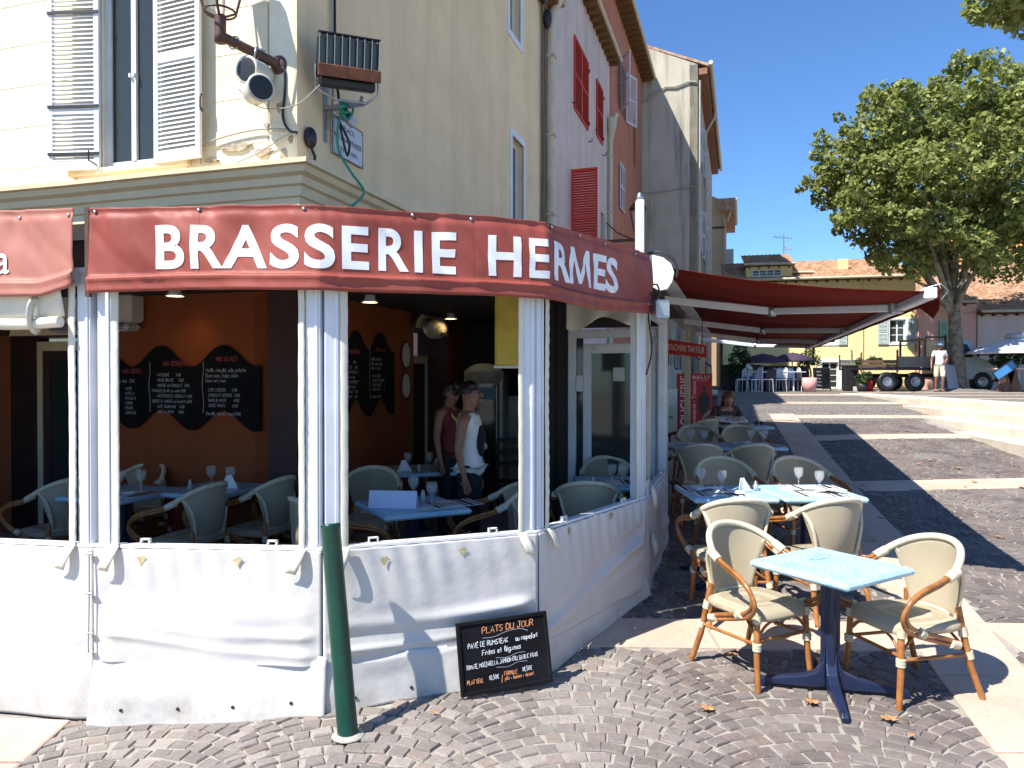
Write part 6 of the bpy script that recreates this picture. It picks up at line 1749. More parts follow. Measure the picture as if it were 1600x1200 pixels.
squiggle(m_, [(.22,.182),(.29,.176),(.35,.190),(.40,.190)], .0012, 2)
hand_text(m_, 'TOMATE, MOZZARELLA, JAMBON CRU, BASILIC FRAIS', .040, .140, .023, .10, .62, .035, 0, .3, 6)
squiggle(m_, [(.22,.130),(.29,.124),(.35,.140),(.41,.138)], .0012, 2)
hand_text(m_, 'PLAT SEUL', .040, .060, .022, .12, .68, .03, 1, .3, 7); hand_text(m_, '10,50$', .168, .068, .024, .12, .78, .0, 0, .3, 8)
hand_text(m_, '|', .245, .050, .030, .10, .8, 0, 1, .1, 9); hand_text(m_, 'FORMULE', .262, .078, .022, .12, .68, .0, 1, .3, 10); hand_text(m_, '14,50$', .372, .084, .024, .12, .78, .03, 0, .3, 11)
hand_text(m_, 'plat + boisson + dessert', .265, .052, .020, .11, .72, .02, 1, .3, 12)
m_.build('chalk_writing', [MT['chalk_white'], MT['chalk_orange'], MT['chalk_dim']], bd, M=T(0,-.0055,0) @ RX(R(90)))

def leaf_shape(s):
    P = []
    for i in range(18):
        a = 2*math.pi*i/18; r_ = s*(1.0 if i % 3 == 0 else (.55 if i % 3 == 1 else .6)); P.append((r_*math.cos(a), r_*math.sin(a)*.85, .004+.012*math.sin(i*2.2)*s*8))
    m_ = MB(); m_.add([(0,0,.01)]+P, [(0,i+1,(i+1)%18+1) for i in range(18)]); m_.tube([(-s*.6,0,.008),(-s*1.5,.01,.004)], .0015, 4); return m_
for (x, y, s, a, lb) in [(1.06,3.98,.05,.3,'dry brown leaf on the cobbles left of the front table'),(1.66,4.06,.055,1.2,'dry brown leaf beside the navy table foot'),(1.98,3.86,.06,2.2,'dry brown leaf to the right of the front table foot'),(1.42,4.72,.04,.8,'dry leaf under the left front chair'),(2.0,3.68,.028,1.8,'tiny dry leaf nearest the viewer'),(-.42,3.93,.022,.5,'tiny orange leaf below the menu board')]:
    o = leaf_shape(s).build('fallen_leaf', MT['leaf_dry']); o.location = (x, y, gz(x, y)+.028); o.rotation_euler = (.06,.1,a); tag(o, lb, 'leaf', 'dry plane leaves on the ground')
lm = MB(); rr = random.Random(5)
for i in range(170):
    y = rr.uniform(7, 26); x = rr.uniform(.22, .72)*y
    k = 1.27 if x > E(0, y)+.1 else None
    if k is None and x > E(3, y)-.2:
        for q in range(4):
            if x > E(3-q, y): k = ZT[3-q]
    z = (k if k else gz(x, y)+.02)+.008; s = rr.uniform(.03, .06); a = rr.random()*6
    lm.add([(x+s*math.cos(a+j*1.57)*rr.uniform(.6,1), y+s*math.sin(a+j*1.57)*rr.uniform(.6,1), z+rr.uniform(0,.02)) for j in range(4)], [(0,1,2,3)])
tag(lm.build('fallen_leaves', MT['leaf_dry']), 'dry leaves scattered over the street and steps', kind='stuff')
tr_ = MB()
for i in range(14):
    y = rr.uniform(3.4, 7.5); x = rr.uniform(-.1, .62)*y
    if in_terrace(x, y, -.1): continue
    s = rr.uniform(.006, .013); tr_.add([(x+s*math.cos(j*1.57+i), y+s*math.sin(j*1.57+i), gz(x, y)+.026) for j in range(4)], [(0,1,2,3)])
tag(tr_.build('litter_crumbs', MT['paper']), 'tiny paper crumbs between the cobbles', kind='stuff')

# ------------------------------------------------------------------ people
def skin_mesh(nodes, edges, root, mats, name, sub=2):
    names = list(nodes); idx = {n: i for i, n in enumerate(names)}
    me = bpy.data.meshes.new(name); me.from_pydata([nodes[n][0] for n in names], [(idx[a], idx[b]) for a, b in edges], [])
    ob = bpy.data.objects.new(name, me); COL.objects.link(ob)
    ob.modifiers.new('skin', 'SKIN'); m2 = ob.modifiers.new('sub', 'SUBSURF'); m2.levels = sub; m2.render_levels = sub
    sv = me.skin_vertices[0].data
    for n in names:
        r_ = nodes[n][1]; sv[idx[n]].radius = (r_, r_) if not isinstance(r_, tuple) else r_
        sv[idx[n]].use_root = (n == root)
    bpy.context.view_layer.update()
    dg = bpy.context.evaluated_depsgraph_get()
    out = bpy.data.meshes.new_from_object(ob.evaluated_get(dg))
    bpy.data.objects.remove(ob); bpy.data.meshes.remove(me)
    out.name = name; out.materials.clear(); out.materials.append(mats)
    out.polygons.foreach_set('use_smooth', [True]*len(out.polygons))
    return out
def person(label, loc, deg, J, skin, clothes, hair, H=1.7, extra=None, hands=True):
    """J: joint positions for a 1.7 m figure facing local -Y"""
    k = H/1.7
    p = thing('person', label, 'person', loc=loc, rotz=R(deg))
    V_ = lambda n: Vector(J[n])*k
    nd = {}; ed = []
    def add(n, r_): nd[n] = (V_(n), (r_[0]*k, r_[1]*k) if isinstance(r_, tuple) else r_*k)
    add('pelvis', (.118,.09)); add('waist', (.105,.08)); add('chest', (.135,.10)); add('upper', (.12,.085)); add('neck', .042); add('headlow', .056); add('head', (.080,.094)); add('crown', (.064,.076))
    ed += [('pelvis','waist'),('waist','chest'),('chest','upper'),('upper','neck'),('neck','headlow'),('headlow','head'),('head','crown')]
    for s in 'LR':
        add('sh'+s, .056); add('el'+s, .038); add('wr'+s, .024); add('ha'+s, (.034,.018)); add('hip'+s, .082); add('kn'+s, .052); add('ca'+s, .05); add('an'+s, .034); add('toe'+s, .032)
        ed += [('upper','sh'+s),('sh'+s,'el'+s),('el'+s,'wr'+s),('wr'+s,'ha'+s),('pelvis','hip'+s),('hip'+s,'kn'+s),('kn'+s,'ca'+s),('ca'+s,'an'+s),('an'+s,'toe'+s)]
        if hands:
            d = (V_('ha'+s)-V_('wr'+s)).normalized(); side = d.cross(Vector((1,0,0) if abs(d.x) < .7 else (0,1,0))).normalized(); nrm = d.cross(side)
            for i, (o_, l_) in enumerate([(-.027,.060),(-.009,.072),(.009,.068),(.026,.052)]):
                a = V_('ha'+s)+side*o_*k+d*.02*k; b = a+d*l_*.55*k+nrm*.006; c_ = b+d*l_*.4*k+nrm*.018
                nd['f%s%da'%(s,i)] = (a, .0085*k); nd['f%s%db'%(s,i)] = (b, .008*k); nd['f%s%dc'%(s,i)] = (c_, .0065*k)
                ed += [('ha'+s,'f%s%da'%(s,i)),('f%s%da'%(s,i),'f%s%db'%(s,i)),('f%s%db'%(s,i),'f%s%dc'%(s,i))]
            a = V_('wr'+s).lerp(V_('ha'+s),.5)-side*.034*k; b = a-side*.016*k+d*.03*k
            nd['t%sa'%s] = (a, .0105*k); nd['t%sb'%s] = (b, .009*k); ed += [('ha'+s,'t%sa'%s),('t%sa'%s,'t%sb'%s)]
    # face: nose, chin
    up = (V_('crown')-V_('headlow')).normalized(); fw = Vector(J.get('face', (0,-1,0))).normalized(); sd = up.cross(fw).normalized()
    hc = V_('head')
    nd['chin'] = (V_('headlow')+fw*.052*k-up*.012*k, .024*k); ed.append(('headlow','chin'))
    me = skin_mesh(nd, ed, 'pelvis', MT[skin], 'body')
    o = inst('body', me, p)
    fc = MB()
    m_ = MB(); m_.tube([hc+fw*.078*k+up*.022*k, hc+fw*.104*k-up*.018*k, hc+fw*.084*k-up*.024*k], [.007*k,.013*k,.008*k], 8); m_.build('nose', MT[skin], p)
    for s in (-1,1):
        m_ = MB(); m_.ball(hc+fw*.079*k+sd*s*.031*k+up*.016*k, .011*k, 8, sq=(1,1,.7)); m_.build('eye', MT['dark'], p)
        m_ = MB(); m_.ball(hc+sd*s*.077*k-fw*.004*k-up*.004*k, .028*k, 8, sq=(.5,.6,1)); m_.build('ear', MT[skin], p)
    m_ = MB(); m_.tube([hc+fw*.080*k-up*.052*k+sd*.022*k, hc+fw*.087*k-up*.050*k, hc+fw*.080*k-up*.052*k-sd*.022*k], .0055*k, 6); m_.build('mouth', MT['cloth_pink'], p)
    for (nm, mat, parts) in clothes:
        n2 = {}; e2 = []
        for (a, r_) in parts['n']:
            if isinstance(a, tuple): pos = V_(a[0]).lerp(V_(a[1]), a[2]); key = '%s_%s_%s' % a
            else: pos = V_(a); key = a
            n2[key] = (pos, (r_[0]*k, r_[1]*k) if isinstance(r_, tuple) else r_*k)
        keys = list(n2)
        for a, b in parts['e']: e2.append((keys[a], keys[b]))
        inst(nm, skin_mesh(n2, e2, keys[0], MT[mat], nm), p)
    if hair:
        mat, style = hair; m_ = MB()
        bk = -fw
        def cap(u, v):
            az = (u-.5)*2*math.pi; pol = v*1.75; 
            d = (up*math.cos(pol)+(bk*math.cos(az)+sd*math.sin(az))*math.sin(pol))
            lim = 1.0
            if d.dot(fw) > .25 and d.dot(up) < .62: lim = .72
            rr_ = (.098+.006*math.sin(az*9+pol*5))*k*lim
            return hc+up*.018*k+d*rr_+bk*.012*k
        m_.grid(cap, 32, 12)
        if style == 'bun': m_.ball(hc+bk*.115*k+up*.062*k, .048*k, 12); m_.ball(hc+bk*.14*k+up*.02*k, .035*k, 10)
        if style == 'long':
            m_.grid(lambda u, v: hc+bk*(.075*math.cos((u-.5)*3.2))*k+sd*(.10*math.sin((u-.5)*3.2))*k+up*(.04-.20*v)*k+bk*.03*v*k, 14, 6)
        if style == 'short':  m_.ball(hc+bk*.05*k, .09*k, 12)
        m_.build('hair', MT[mat], p)
    if extra: extra(p, V_, hc, fw, up, sd, k)
    return p
STAND = dict(pelvis=(0,0,.93), waist=(0,.005,1.08), chest=(0,0,1.24), upper=(0,.012,1.37), neck=(0,.01,1.46), headlow=(0,-.008,1.52), head=(0,-.012,1.595), crown=(0,-.004,1.645),
    shL=(.165,.015,1.385), elL=(.205,.03,1.12), wrL=(.20,-.02,.88), haL=(.198,-.035,.81), shR=(-.165,.015,1.385), elR=(-.205,.03,1.12), wrR=(-.20,-.02,.88), haR=(-.198,-.035,.81),
    hipL=(.09,0,.88), knL=(.095,-.01,.49), caL=(.095,.01,.34), anL=(.095,.03,.07), toeL=(.10,-.10,.035), hipR=(-.09,0,.88), knR=(-.095,-.01,.49), caR=(-.095,.01,.34), anR=(-.095,.03,.07), toeR=(-.10,-.10,.035))
TOP = {'n': [('waist',(.135,.108)),('chest',(.150,.118)),('upper',(.135,.10)),('shL',.064),('shR',.064),(('waist','pelvis',.75),(.165,.135)),(('waist','pelvis',1.45),(.175,.145)),(('upper','neck',.55),.078)], 'e': [(0,1),(1,2),(2,3),(2,4),(0,5),(5,6),(2,7)]}
TSH = {'n': TOP['n']+[(('shL','elL',.65),.056),(('shR','elR',.65),.056)], 'e': TOP['e']+[(3,8),(4,9)]}
PANTS = {'n': [('pelvis',(.155,.125)),('hipL',.095),('hipR',.092),('knL',.066),('knR',.066),('anL',.058),('anR',.058),(('pelvis','waist',.7),(.14,.11))], 'e': [(0,1),(0,2),(1,3),(2,4),(3,5),(4,6),(0,7)]}
SHORTS = {'n': [('pelvis',(.155,.125)),('hipL',.100),('hipR',.100),(('hipL','knL',1.0),.082),(('hipR','knR',1.0),.082),(('pelvis','waist',.7),(.145,.12))], 'e': [(0,1),(0,2),(1,3),(2,4),(0,5)]}
w1 = dict(STAND); w1.update(elR=(-.20,.05,1.12), wrR=(-.19,.0,.90), haR=(-.188,-.02,.83))
def print_top(p, V_, hc, fw, up, sd, k):
    m_ = MB(); m_.ball((0,-.098,1.16), .09, 12, sq=(.95,.42,1.5)); m_.build('shirt_print', MT['cloth_black'], p)
    m_ = MB(); flat_text(m_, 'He', -.05,.05,-.03,.03); m_.build('print_lettering', MT['cloth_white'], p, M=T(0,-.1385,1.12) @ RX(R(90)))
person('waitress in white sleeveless top with dark bun standing inside in profile', (-.36,6.28,FL), 78, w1, 'skin_tan', [('top','cloth_white',TOP),('trousers','cloth_black',PANTS)], ('hair','bun'), 1.66, print_top)
def straps(p, V_, hc, fw, up, sd, k):
    m_ = MB(); m_.grid(lambda u, v: Vector((-.11+.22*u, -.095-.02*math.sin(u*3.1), 1.30-.07*math.sin(u*3.14)+.035*v)), 10, 2); o = m_.build('yellow_neckline', MT['cloth_yellow'], p); solidify(o, .01)
person('second person in dark red top with yellow neckline half hidden behind the waitress', (-.64,7.6,FL), 60, STAND, 'skin_tan', [('top','cloth_red',TOP),('trousers','cloth_black',PANTS)], ('hair','short'), 1.64, straps)
# reading woman, seated
SIT = dict(pelvis=(0,.02,.53), waist=(0,.03,.66), chest=(0,-.03,.82), upper=(0,-.07,.94), neck=(0,-.12,1.01), headlow=(0,-.16,1.05), head=(0,-.20,1.11), crown=(0,-.215,1.165),
    shL=(.165,-.06,.955), elL=(.26,-.20,.75), wrL=(.16,-.38,.78), haL=(.12,-.44,.79), shR=(-.165,-.06,.955), elR=(-.26,-.20,.75), wrR=(-.16,-.38,.78), haR=(-.12,-.44,.79),
    hipL=(.10,.0,.52), knL=(.12,-.44,.52), caL=(.12,-.46,.36), anL=(.12,-.44,.08), toeL=(.12,-.56,.035), hipR=(-.10,.0,.52), knR=(-.12,-.44,.52), caR=(-.12,-.46,.36), anR=(-.12,-.44,.08), toeR=(-.12,-.56,.035), face=(0,-.75,-.65))
def tee_print(p, V_, hc, fw, up, sd, k):
    m_ = MB()
    for i in range(9): m_.box((-.08+i*.018,-.152,.80+.012*math.sin(i*2)),(-.07+i*.018,-.146,.84+.01*math.cos(i*3)))
    m_.build('shirt_print', MT['cloth_white'], p)
person('woman in brown T-shirt seated with her head bent over a magazine', (3.24,11.22,gz(3.24,11.2)-.02), 0, SIT, 'skin', [('t_shirt','cloth_brown',TSH),('trousers','cloth_black',PANTS)], ('hair_brown','long'), 1.66, tee_print)
# man with the hat
WALK = dict(STAND); WALK.update(knL=(.095,-.12,.50), caL=(.095,-.06,.34), anL=(.095,.02,.08), toeL=(.10,-.10,.045), knR=(-.095,.02,.49), caR=(-.095,.08,.35), anR=(-.095,.16,.10), toeR=(-.10,.05,.035), elR=(-.24,.04,1.12), wrR=(-.25,-.06,.90), haR=(-.25,-.09,.83), elL=(.22,.06,1.13), wrL=(.15,-.14,1.02), haL=(.11,-.19,1.0))
def hat(p, V_, hc, fw, up, sd, k):
    m_ = MB(); m_.lathe([(.155,.02),(.16,.028),(.10,.045),(.095,.11),(.06,.13),(0,.135)], 20, M=T(*hc)); m_.build('sun_hat', MT['cloth_blue'], p)
    for n_ in ('L','R'):
        a = V_('toe'+n_); m_ = MB(); m_.box((a.x-.045,a.y-.05,.002),(a.x+.045,a.y+.20,.03), bev=.01); m_.build('sandal', MT['brown_metal'], p)
person('man in blue sun hat, white shirt and pale shorts walking past the truck', (15.1,26.0,1.268), -25, WALK, 'skin_tan', [('shirt','cloth_white',TSH),('shorts','cloth_beige',SHORTS)], None, 1.74, hat)
person('person in a pink top standing just behind the man in the sun hat', (15.75,26.9,1.268), 10, STAND, 'skin', [('top','cloth_pink',TSH),('trousers','cloth_blue',PANTS)], ('hair_brown','short'), 1.62)
BEND = dict(SIT)
_B = dict(STAND); _B.update(waist=(0,-.03,1.08), chest=(0,-.12,1.22), upper=(0,-.2,1.32), neck=(0,-.26,1.39), headlow=(0,-.30,1.43), head=(0,-.34,1.49), crown=(0,-.36,1.54), shL=(.16,-.2,1.32), shR=(-.16,-.2,1.32), elL=(.2,-.3,1.1), elR=(-.2,-.3,1.1), wrL=(.15,-.45,1.0), wrR=(-.15,-.45,1.0), haL=(.13,-.52,.98), haR=(-.13,-.52,.98))
person('guest in pale shirt and blue trousers seated at a far cafe table', (9.0,28.2,1.262), 60, BEND, 'skin', [('shirt','cloth_white',TSH),('trousers','cloth_blue',PANTS)], ('hair','short'), 1.7)
# ------------------------------------------------------------------ signs up the street
sb = thing('butcher_banner', 'tall red stand-up banner lettered BOUCHERIE with a black figure', 'banner stand', M=frame((3.13,14.0,.66), (1,-.12)))
m_ = MB(); m_.box((0,-.008,.10),(.66,.008,1.22)); m_.build('sheet', pm('red_print', (.50,.012,.015), .5, .06), sb)
m_ = MB(); m_.box((.0,-.06,0),(.66,.06,.098), bev=.01); m_.build('base', MT['white'], sb)
m_ = MB()
v, f = font_mesh('BOUCHERIE', .0); ax = min(p[0] for p in v); bx_ = max(p[0] for p in v); ay = min(p[1] for p in v); by = max(p[1] for p in v)
m_.add([(.24-(p[1]-ay)/(by-ay)*.17, .14+(p[0]-ax)/(bx_-ax)*1.04, .009) for p in v], f)
v, f = font_mesh('Charcuterie - Traiteur', .0); ax = min(p[0] for p in v); bx_ = max(p[0] for p in v); ay = min(p[1] for p in v); by = max(p[1] for p in v)
m_.add([(.36-(p[1]-ay)/(by-ay)*.075, .14+(p[0]-ax)/(bx_-ax)*.95, .009) for p in v], f)
flat_text(m_, 'BELU', .30, .60, 1.12, 1.18, z=.009); flat_text(m_, 'maison fondee', .33, .58, 1.085, 1.10, z=.009)
m_.build('lettering', MT['chalk_white'], sb, M=RX(R(90)))
m_ = MB(); P = [(.45,.14),(.47,.45),(.42,.50),(.40,.72),(.44,.84),(.50,.88),(.50,.91),(.475,.93),(.48,.99),(.54,.99),(.55,.93),(.53,.91),(.53,.88),(.59,.84),(.62,.72),(.60,.55),(.57,.48),(.58,.14),(.53,.14),(.515,.42),(.50,.14)]
bm = bmesh.new(); vs_ = [bm.verts.new((x, z, .0095)) for x, z in P]; bm.faces.new(vs_); bmesh.ops.triangulate(bm, faces=bm.faces[:]); me = bpy.data.meshes.new('figure_print'); bm.to_mesh(me); bm.free(); me.materials.append(MT['black'])
inst('figure_print', me, sb, RX(R(90)))
ms = thing('menu_stand', 'narrow framed poster stand with a photo over pale green text', 'sign stand', M=frame((2.66,13.0,.54), (1,-.1)))
m_ = MB(); m_.box((0,-.015,.30),(.26,.015,1.08), bev=.01); m_.build('panel', pm('pale_green_card', (.50,.56,.45), .6, .08), ms)
m_ = MB(); m_.box((.01,-.018,.75),(.25,-.0155,1.06)); m_.box((.03,-.019,.40),(.22,-.0155,.404)); m_.build('photo', MT['steel'], ms)
m_ = MB(); hand_text(m_, 'famille', .04, .55, .045, .12); hand_text(m_, '12', .03, .43, .05, .12); m_.build('lettering', MT['black'], ms, M=T(0,-.0165,0) @ RX(R(90)))
m_ = MB(); m_.tube([(.13,.02,0),(.13,.02,.32)], .015, 6); m_.box((0,-.12,0),(.26,.14,.02)); m_.box((-.02,-.012,.28),(0,.012,1.1)); m_.box((.26,-.012,.28),(.28,.012,1.1)); m_.build('stand', MT['black'], ms)
hs = thing('hanging_sign', 'small red scalloped sign hanging under the awning', 'sign', M=frame((2.12,10.2,2.13), (.93,-.35)))
m_ = MB(); n_ = 16; P = [(0,.22),(.56,.12)]+[(.56-.56*i/n_, -.06*(1-i/n_)+.0+.02*abs(math.sin(i*1.6))) for i in range(n_+1)]
m_.prism(P, -.006, .006, M=RX(R(90))); m_.build('plate', MT['red_shutter'], hs)
m_ = MB(); v, f = font_mesh('BOUCHERIE TRAITEUR', .0); ax = min(p[0] for p in v); bx_ = max(p[0] for p in v); m_.add([(.03+(p[0]-ax)/(bx_-ax)*.5, .07+p[1]*.12-(p[0]-ax)/(bx_-ax)*.06, .0065) for p in v], f); m_.build('lettering', MT['chalk_white'], hs, M=RX(R(90)))
m_ = MB(); m_.tube([(0.02,0,.2),(0.02,0,.5)], .005, 5); m_.tube([(0.5,0,.1),(0.5,0,.48)], .005, 5); m_.build('chain', MT['black'], hs)
pbx = thing('planter_box', 'dark blue tall planter beside the red butcher banner', 'planter', M=frame((3.84,14.3,.66), (1,-.1)))
m_ = MB(); m_.box((0,0,0),(.16,.3,.75), bev=.01); m_.build('box', MT['navy'], pbx); m_ = MB(); m_.box((-.01,-.01,.75),(.17,.31,.78)); m_.build('rim', MT['dark'], pbx)
sr = thing('stair_railing', 'dark iron stair railing climbing against the grey wall', 'railing', loc=(4.9,24,1.25))
m_ = MB(); m_.tube([(0,0,1.9),(1.6,0,.9)], .025, 6); m_.tube([(0,0,1.1),(1.6,0,.15)], .02, 6); m_.build('handrail', MT['dark'], sr)
m_ = MB(); m_.tube([(0,0,0),(0,0,.82)], .014, 6); bm_ = m_.mesh('baluster', MT['dark'])
for i in range(9): inst('baluster', bm_, sr, T(i*.2, 0, 1.08-i*.118))
m_ = MB()
for i in range(6): m_.box((i*.28,-.5,0),(i*.28+.28,.5,.95-i*.16))
m_.build('stair', MT['grey_gable'], sr)

# ------------------------------------------------------------------ houses across the square
XD = (.97,-.24)
ty, My = row_house('yellow_house', 'long sunny yellow house with white windows behind the cafe terrace', (9.5,33.15), 7.85, .8, 6.0, MT['yellow'],
    [(6.85,7.47,3.25,4.25),(4.15,4.75,3.25,4.2),(4.15,4.82,1.27,2.45),(1.15,1.75,3.2,4.2),(.6,2.0,1.27,2.3)], depth=4.5, xd=XD, ov=.25)
for (a, b, c_, d) in ((6.85,7.47,3.25,4.25),(4.15,4.75,3.25,4.2),(1.15,1.75,3.2,4.2)):
    q = MB(); q.box((a-.07,-.03,c_-.08),(b+.07,.02,c_)); q.box((a-.07,-.03,d),(b+.07,.02,d+.07)); q.box((a-.07,-.03,c_),(a,.02,d)); q.box((b,-.03,c_),(b+.07,.02,d)); q.build('window_surround', MT['white'], ty, M=My)
    window(ty, My, a, b, c_, d, .1, 2, 3)
    sheet_shutter(ty, My @ T(a-.47,-.035,0), .40, c_-.05, d+.05, MT['blue_shutter']); sheet_shutter(ty, My @ T(b+.07,-.035,0), .34, c_-.05, d+.05, MT['blue_shutter'])
q = MB(); q.box((4.0,-.03,1.27),(4.15,.02,2.6)); q.box((4.82,-.03,1.27),(4.97,.02,2.6)); q.box((4.15,-.03,2.45),(4.82,.02,2.6)); q.build('window_surround', MT['white'], ty, M=My)
window(ty, My, 4.15, 4.82, 1.3, 2.45, .1, 2, 4); window(ty, My, .6, 2.0, 1.3, 2.3, .1, 2, 1, 'dark')
q = MB(); q.tube([(4.9+.9,-.04,1.2),(4.9+.9,-.04,6)], .02, 6); q.build('downpipe', MT['gutter'], ty, M=My)
q = MB(); q.box((5.1,1.6,6.5),(5.5,2.0,7.15)); q.build('chimney', MT['yellow'], ty, M=My)
q = MB(); q.box((2.05,-.06,1.27),(2.75,-.01,2.4)); q.box((2.9,-.06,1.27),(3.6,-.01,2.1)); q.build('shop_panel', pm('ochre_panel', (.50,.27,.09), .7, .1), ty, M=My)
dm, Md = row_house('dormer_house', 'small tiled rooftop room with a row of white windows above the yellow house', (10.5,33.05), 1.95, 5.0, 6.72, MT['yellow'], [(.25,1.5,6.28,6.6)], depth=2.6, xd=XD, ov=.15, gable_ov=.1)
window(dm, Md, .25, 1.5, 6.28, 6.6, .06, 4, 2)
dm2, Md2 = row_house('rooftop_room', 'lower yellow rooftop room stepped behind the dormer', (12.6,33.2), .9, 5.0, 6.4, MT['yellow'], [], depth=2.2, xd=XD, ov=.12)
ts, Ms = row_house('salmon_house', 'low salmon house with pale green closed shutters behind the trunk', (17.15,31.2), 2.25, .8, 4.85, MT['salmon'], [(.85,1.5,3.25,4.15)], depth=4, xd=XD, ov=.15)
for s in (0, 1): sheet_shutter(ts, Ms @ T(.86+.33*s,-.03,0), .31, 3.25, 4.15, MT['green_shutter'])
q = MB(); q.tube([(.03,-.03,4.5),(.5,-.04,4.6),(1.4,-.04,4.45),(2.2,-.03,4.5)], .02, 5); q.tube([(.05,-.04,4.6),(.05,-.04,1.3)], .03, 6); q.build('cable', MT['salmon'], ts, M=Ms)
tm, Mm = row_house('mauve_house', 'pinkish grey house with a long tiled roof at the right edge', (19.35,30.6), 12, .8, 4.4, MT['mauve'], [(2.15,2.75,2.4,4.1),(5,6,1.3,3.6)], depth=9, xd=XD, ov=.35)
window(tm, Mm, 2.15, 2.75, 2.4, 4.1, .15, 1, 1, 'dark'); window(tm, Mm, 5, 6, 1.3, 3.6, .15, 2, 2, 'dark')
to, Mo = row_house('orange_house', 'tall orange house rising behind the tree crown', (25.5,43), 14, .8, 11.2, MT['orange_b'], [(1.2,2.2,8.2,9.8),(4.5,5.5,8.2,9.8),(1.2,2.2,5.2,6.8)], depth=8, xd=XD)
for a in (1.2,4.5): window(to, Mo, a, a+1, 8.2, 9.8, .15)
window(to, Mo, 1.2, 2.2, 5.2, 6.8, .15)
tc_, Mc_ = row_house('far_house', 'far pale house whose tiled roof shows between crown and roofs', (22.5,38.5), 5.5, .8, 6.6, MT['tan'], [], depth=5, xd=XD)
an = thing('tv_antenna', 'thin rooftop television antenna above the yellow house', 'antenna', loc=(12.9,35.0,7.1))
m_ = MB(); m_.tube([(0,0,0),(0,0,1.5)], .018, 5); m_.build('mast', MT['steel'], an)
m_ = MB()
for i in range(6): m_.tube([(-.45+i*.16,-.22+.02*i,1.35-.02*i),(-.45+i*.16,.22-.02*i,1.35-.02*i)], .012, 4)
m_.tube([(-.5,0,1.36),(.4,0,1.28)], .012, 4); m_.tube([(0,0,.75),(.35,0,.7)], .012, 4)
for i in range(4): m_.tube([(.05+i*.1,-.05,.55),(.05+i*.1,.05,.9)], .011, 4)
m_.build('dipoles', MT['steel'], an)
# backdrop closing the far end
hl = MB(); 
hl.grid(lambda u, v: (-120+u*300, 75+40*v, .9+v*(6+4*math.sin(u*9)+3*math.sin(u*23))), 60, 4)
tag(hl.build('hills', pm('far_hill', (.07,.10,.06), .9, .3, .1)), 'low wooded hill behind the houses', kind='structure')

# ------------------------------------------------------------------ far cafe
def cafe_chair_proto():
    c = thing('cafe_chair', 'white cafe chair', 'chair')
    m_ = MB(); m_.box((-.2,-.2,.43),(.2,.2,.47), bev=.01); m_.build('seat', MT['white_metal'], c)
    m_ = MB(); n_ = 10; P = [(-.2,.46)]+[(-.2*math.cos(math.pi*i/n_), .72+.16*math.sin(math.pi*i/n_)) for i in range(n_+1)]+[(.2,.46)]
    m_.tube([(x,-.2-.08*(z-.46),z) for x, z in P], .016, 6); m_.grid(lambda u, v: ((u-.5)*.36, -.2-.08*(.04+.34*v), .50+.30*v+.05*math.sin(u*3.14)*v), 6, 3); o = m_.build('backrest', MT['white_metal'], c)
    for sx in (-1,1):
        for sy in (-1,1):
            m_ = MB(); m_.tube([(sx*.18,sy*.18,.44),(sx*.2,sy*.2,0)], .014, 6); m_.build('leg', MT['white_metal'], c)
    return c
cc = cafe_chair_proto(); GC = 'white chairs of the far cafe'
spots = [(8.4,26.9,80,'leftmost white chair of the far cafe'),(8.72,26.5,100,'second white chair, back to its neighbour, left of the first far table'),(9.25,26.8,-90,'white chair right of the first far table'),(9.75,28.0,90,'white chair half hidden by the dark planter'),(9.92,27.3,90,'white chair left of the second far table'),(10.25,27.9,180,'round backed white chair behind the second far table'),(10.62,28.0,180,'second round backed white chair behind the second far table'),(10.9,27.4,-90,'white chair right of the second far table'),(9.0,28.35,0,'white chair of the seated far guest')]
for i, (x, y, a, lb) in enumerate(spots):
    o = cc if i == 0 else dup(cc, (x,y,1.263), R(a), lb, GC)
    if i == 0: o.location = (x,y,1.263); o.rotation_euler = (0,0,R(a)); o['label'] = lb; o['group'] = GC
def cafe_table(x, y, lb):
    t = thing('cafe_table', lb, 'table', loc=(x,y,1.263), group='white tables of the far cafe')
    m_ = MB(); m_.box((-.33,-.33,.71),(.33,.33,.74), bev=.008); m_.build('table_top', MT['white_metal'], t)
    m_ = MB(); m_.tube([(0,0,0),(0,0,.71)], .03, 8); m_.build('column', MT['white_metal'], t); m_ = MB(); m_.box((-.2,-.2,0),(.2,.2,.02)); m_.build('base', MT['steel'], t)
cafe_table(8.95,27.1,'white square table of the far cafe, the left one'); cafe_table(10.45,27.3,'white square table of the far cafe, the right one'); cafe_table(9.6,28.6,'table beside the seated far guest')
def parasol(x, y, h, w, lb, mat='purple'):
    p = thing('parasol', lb, 'parasol', loc=(x,y,1.263), rotz=R(45))
    m_ = MB(); m_.lathe([(w*.98,h-.36),(w,h-.30),(w*.45,h-.08),(.03,h)], 4, caps=False); m_.build('canopy', MT[mat], p)
    m_ = MB(); m_.tube([(0,0,0),(0,0,h+.06)], .025, 8); m_.build('pole', MT['speaker'], p)
    for k in range(4):
        m_ = MB(); a = k*math.pi/2; m_.tube([(.03*math.cos(a),.03*math.sin(a),h-.03),(w*.97*math.cos(a),w*.97*math.sin(a),h-.33)], .012, 5); m_.build('rib', MT['speaker'], p)
    m_ = MB(); m_.lathe([(0,0),(.25,0),(.22,.08),(0,.09)], 14); m_.build('base', MT['dark'], p)
parasol(9.75,28.6,1.45,.95,'plum square parasol over the far cafe, the left one'); parasol(11.0,28.9,1.5,.95,'plum square parasol over the far cafe beside the awning tip')
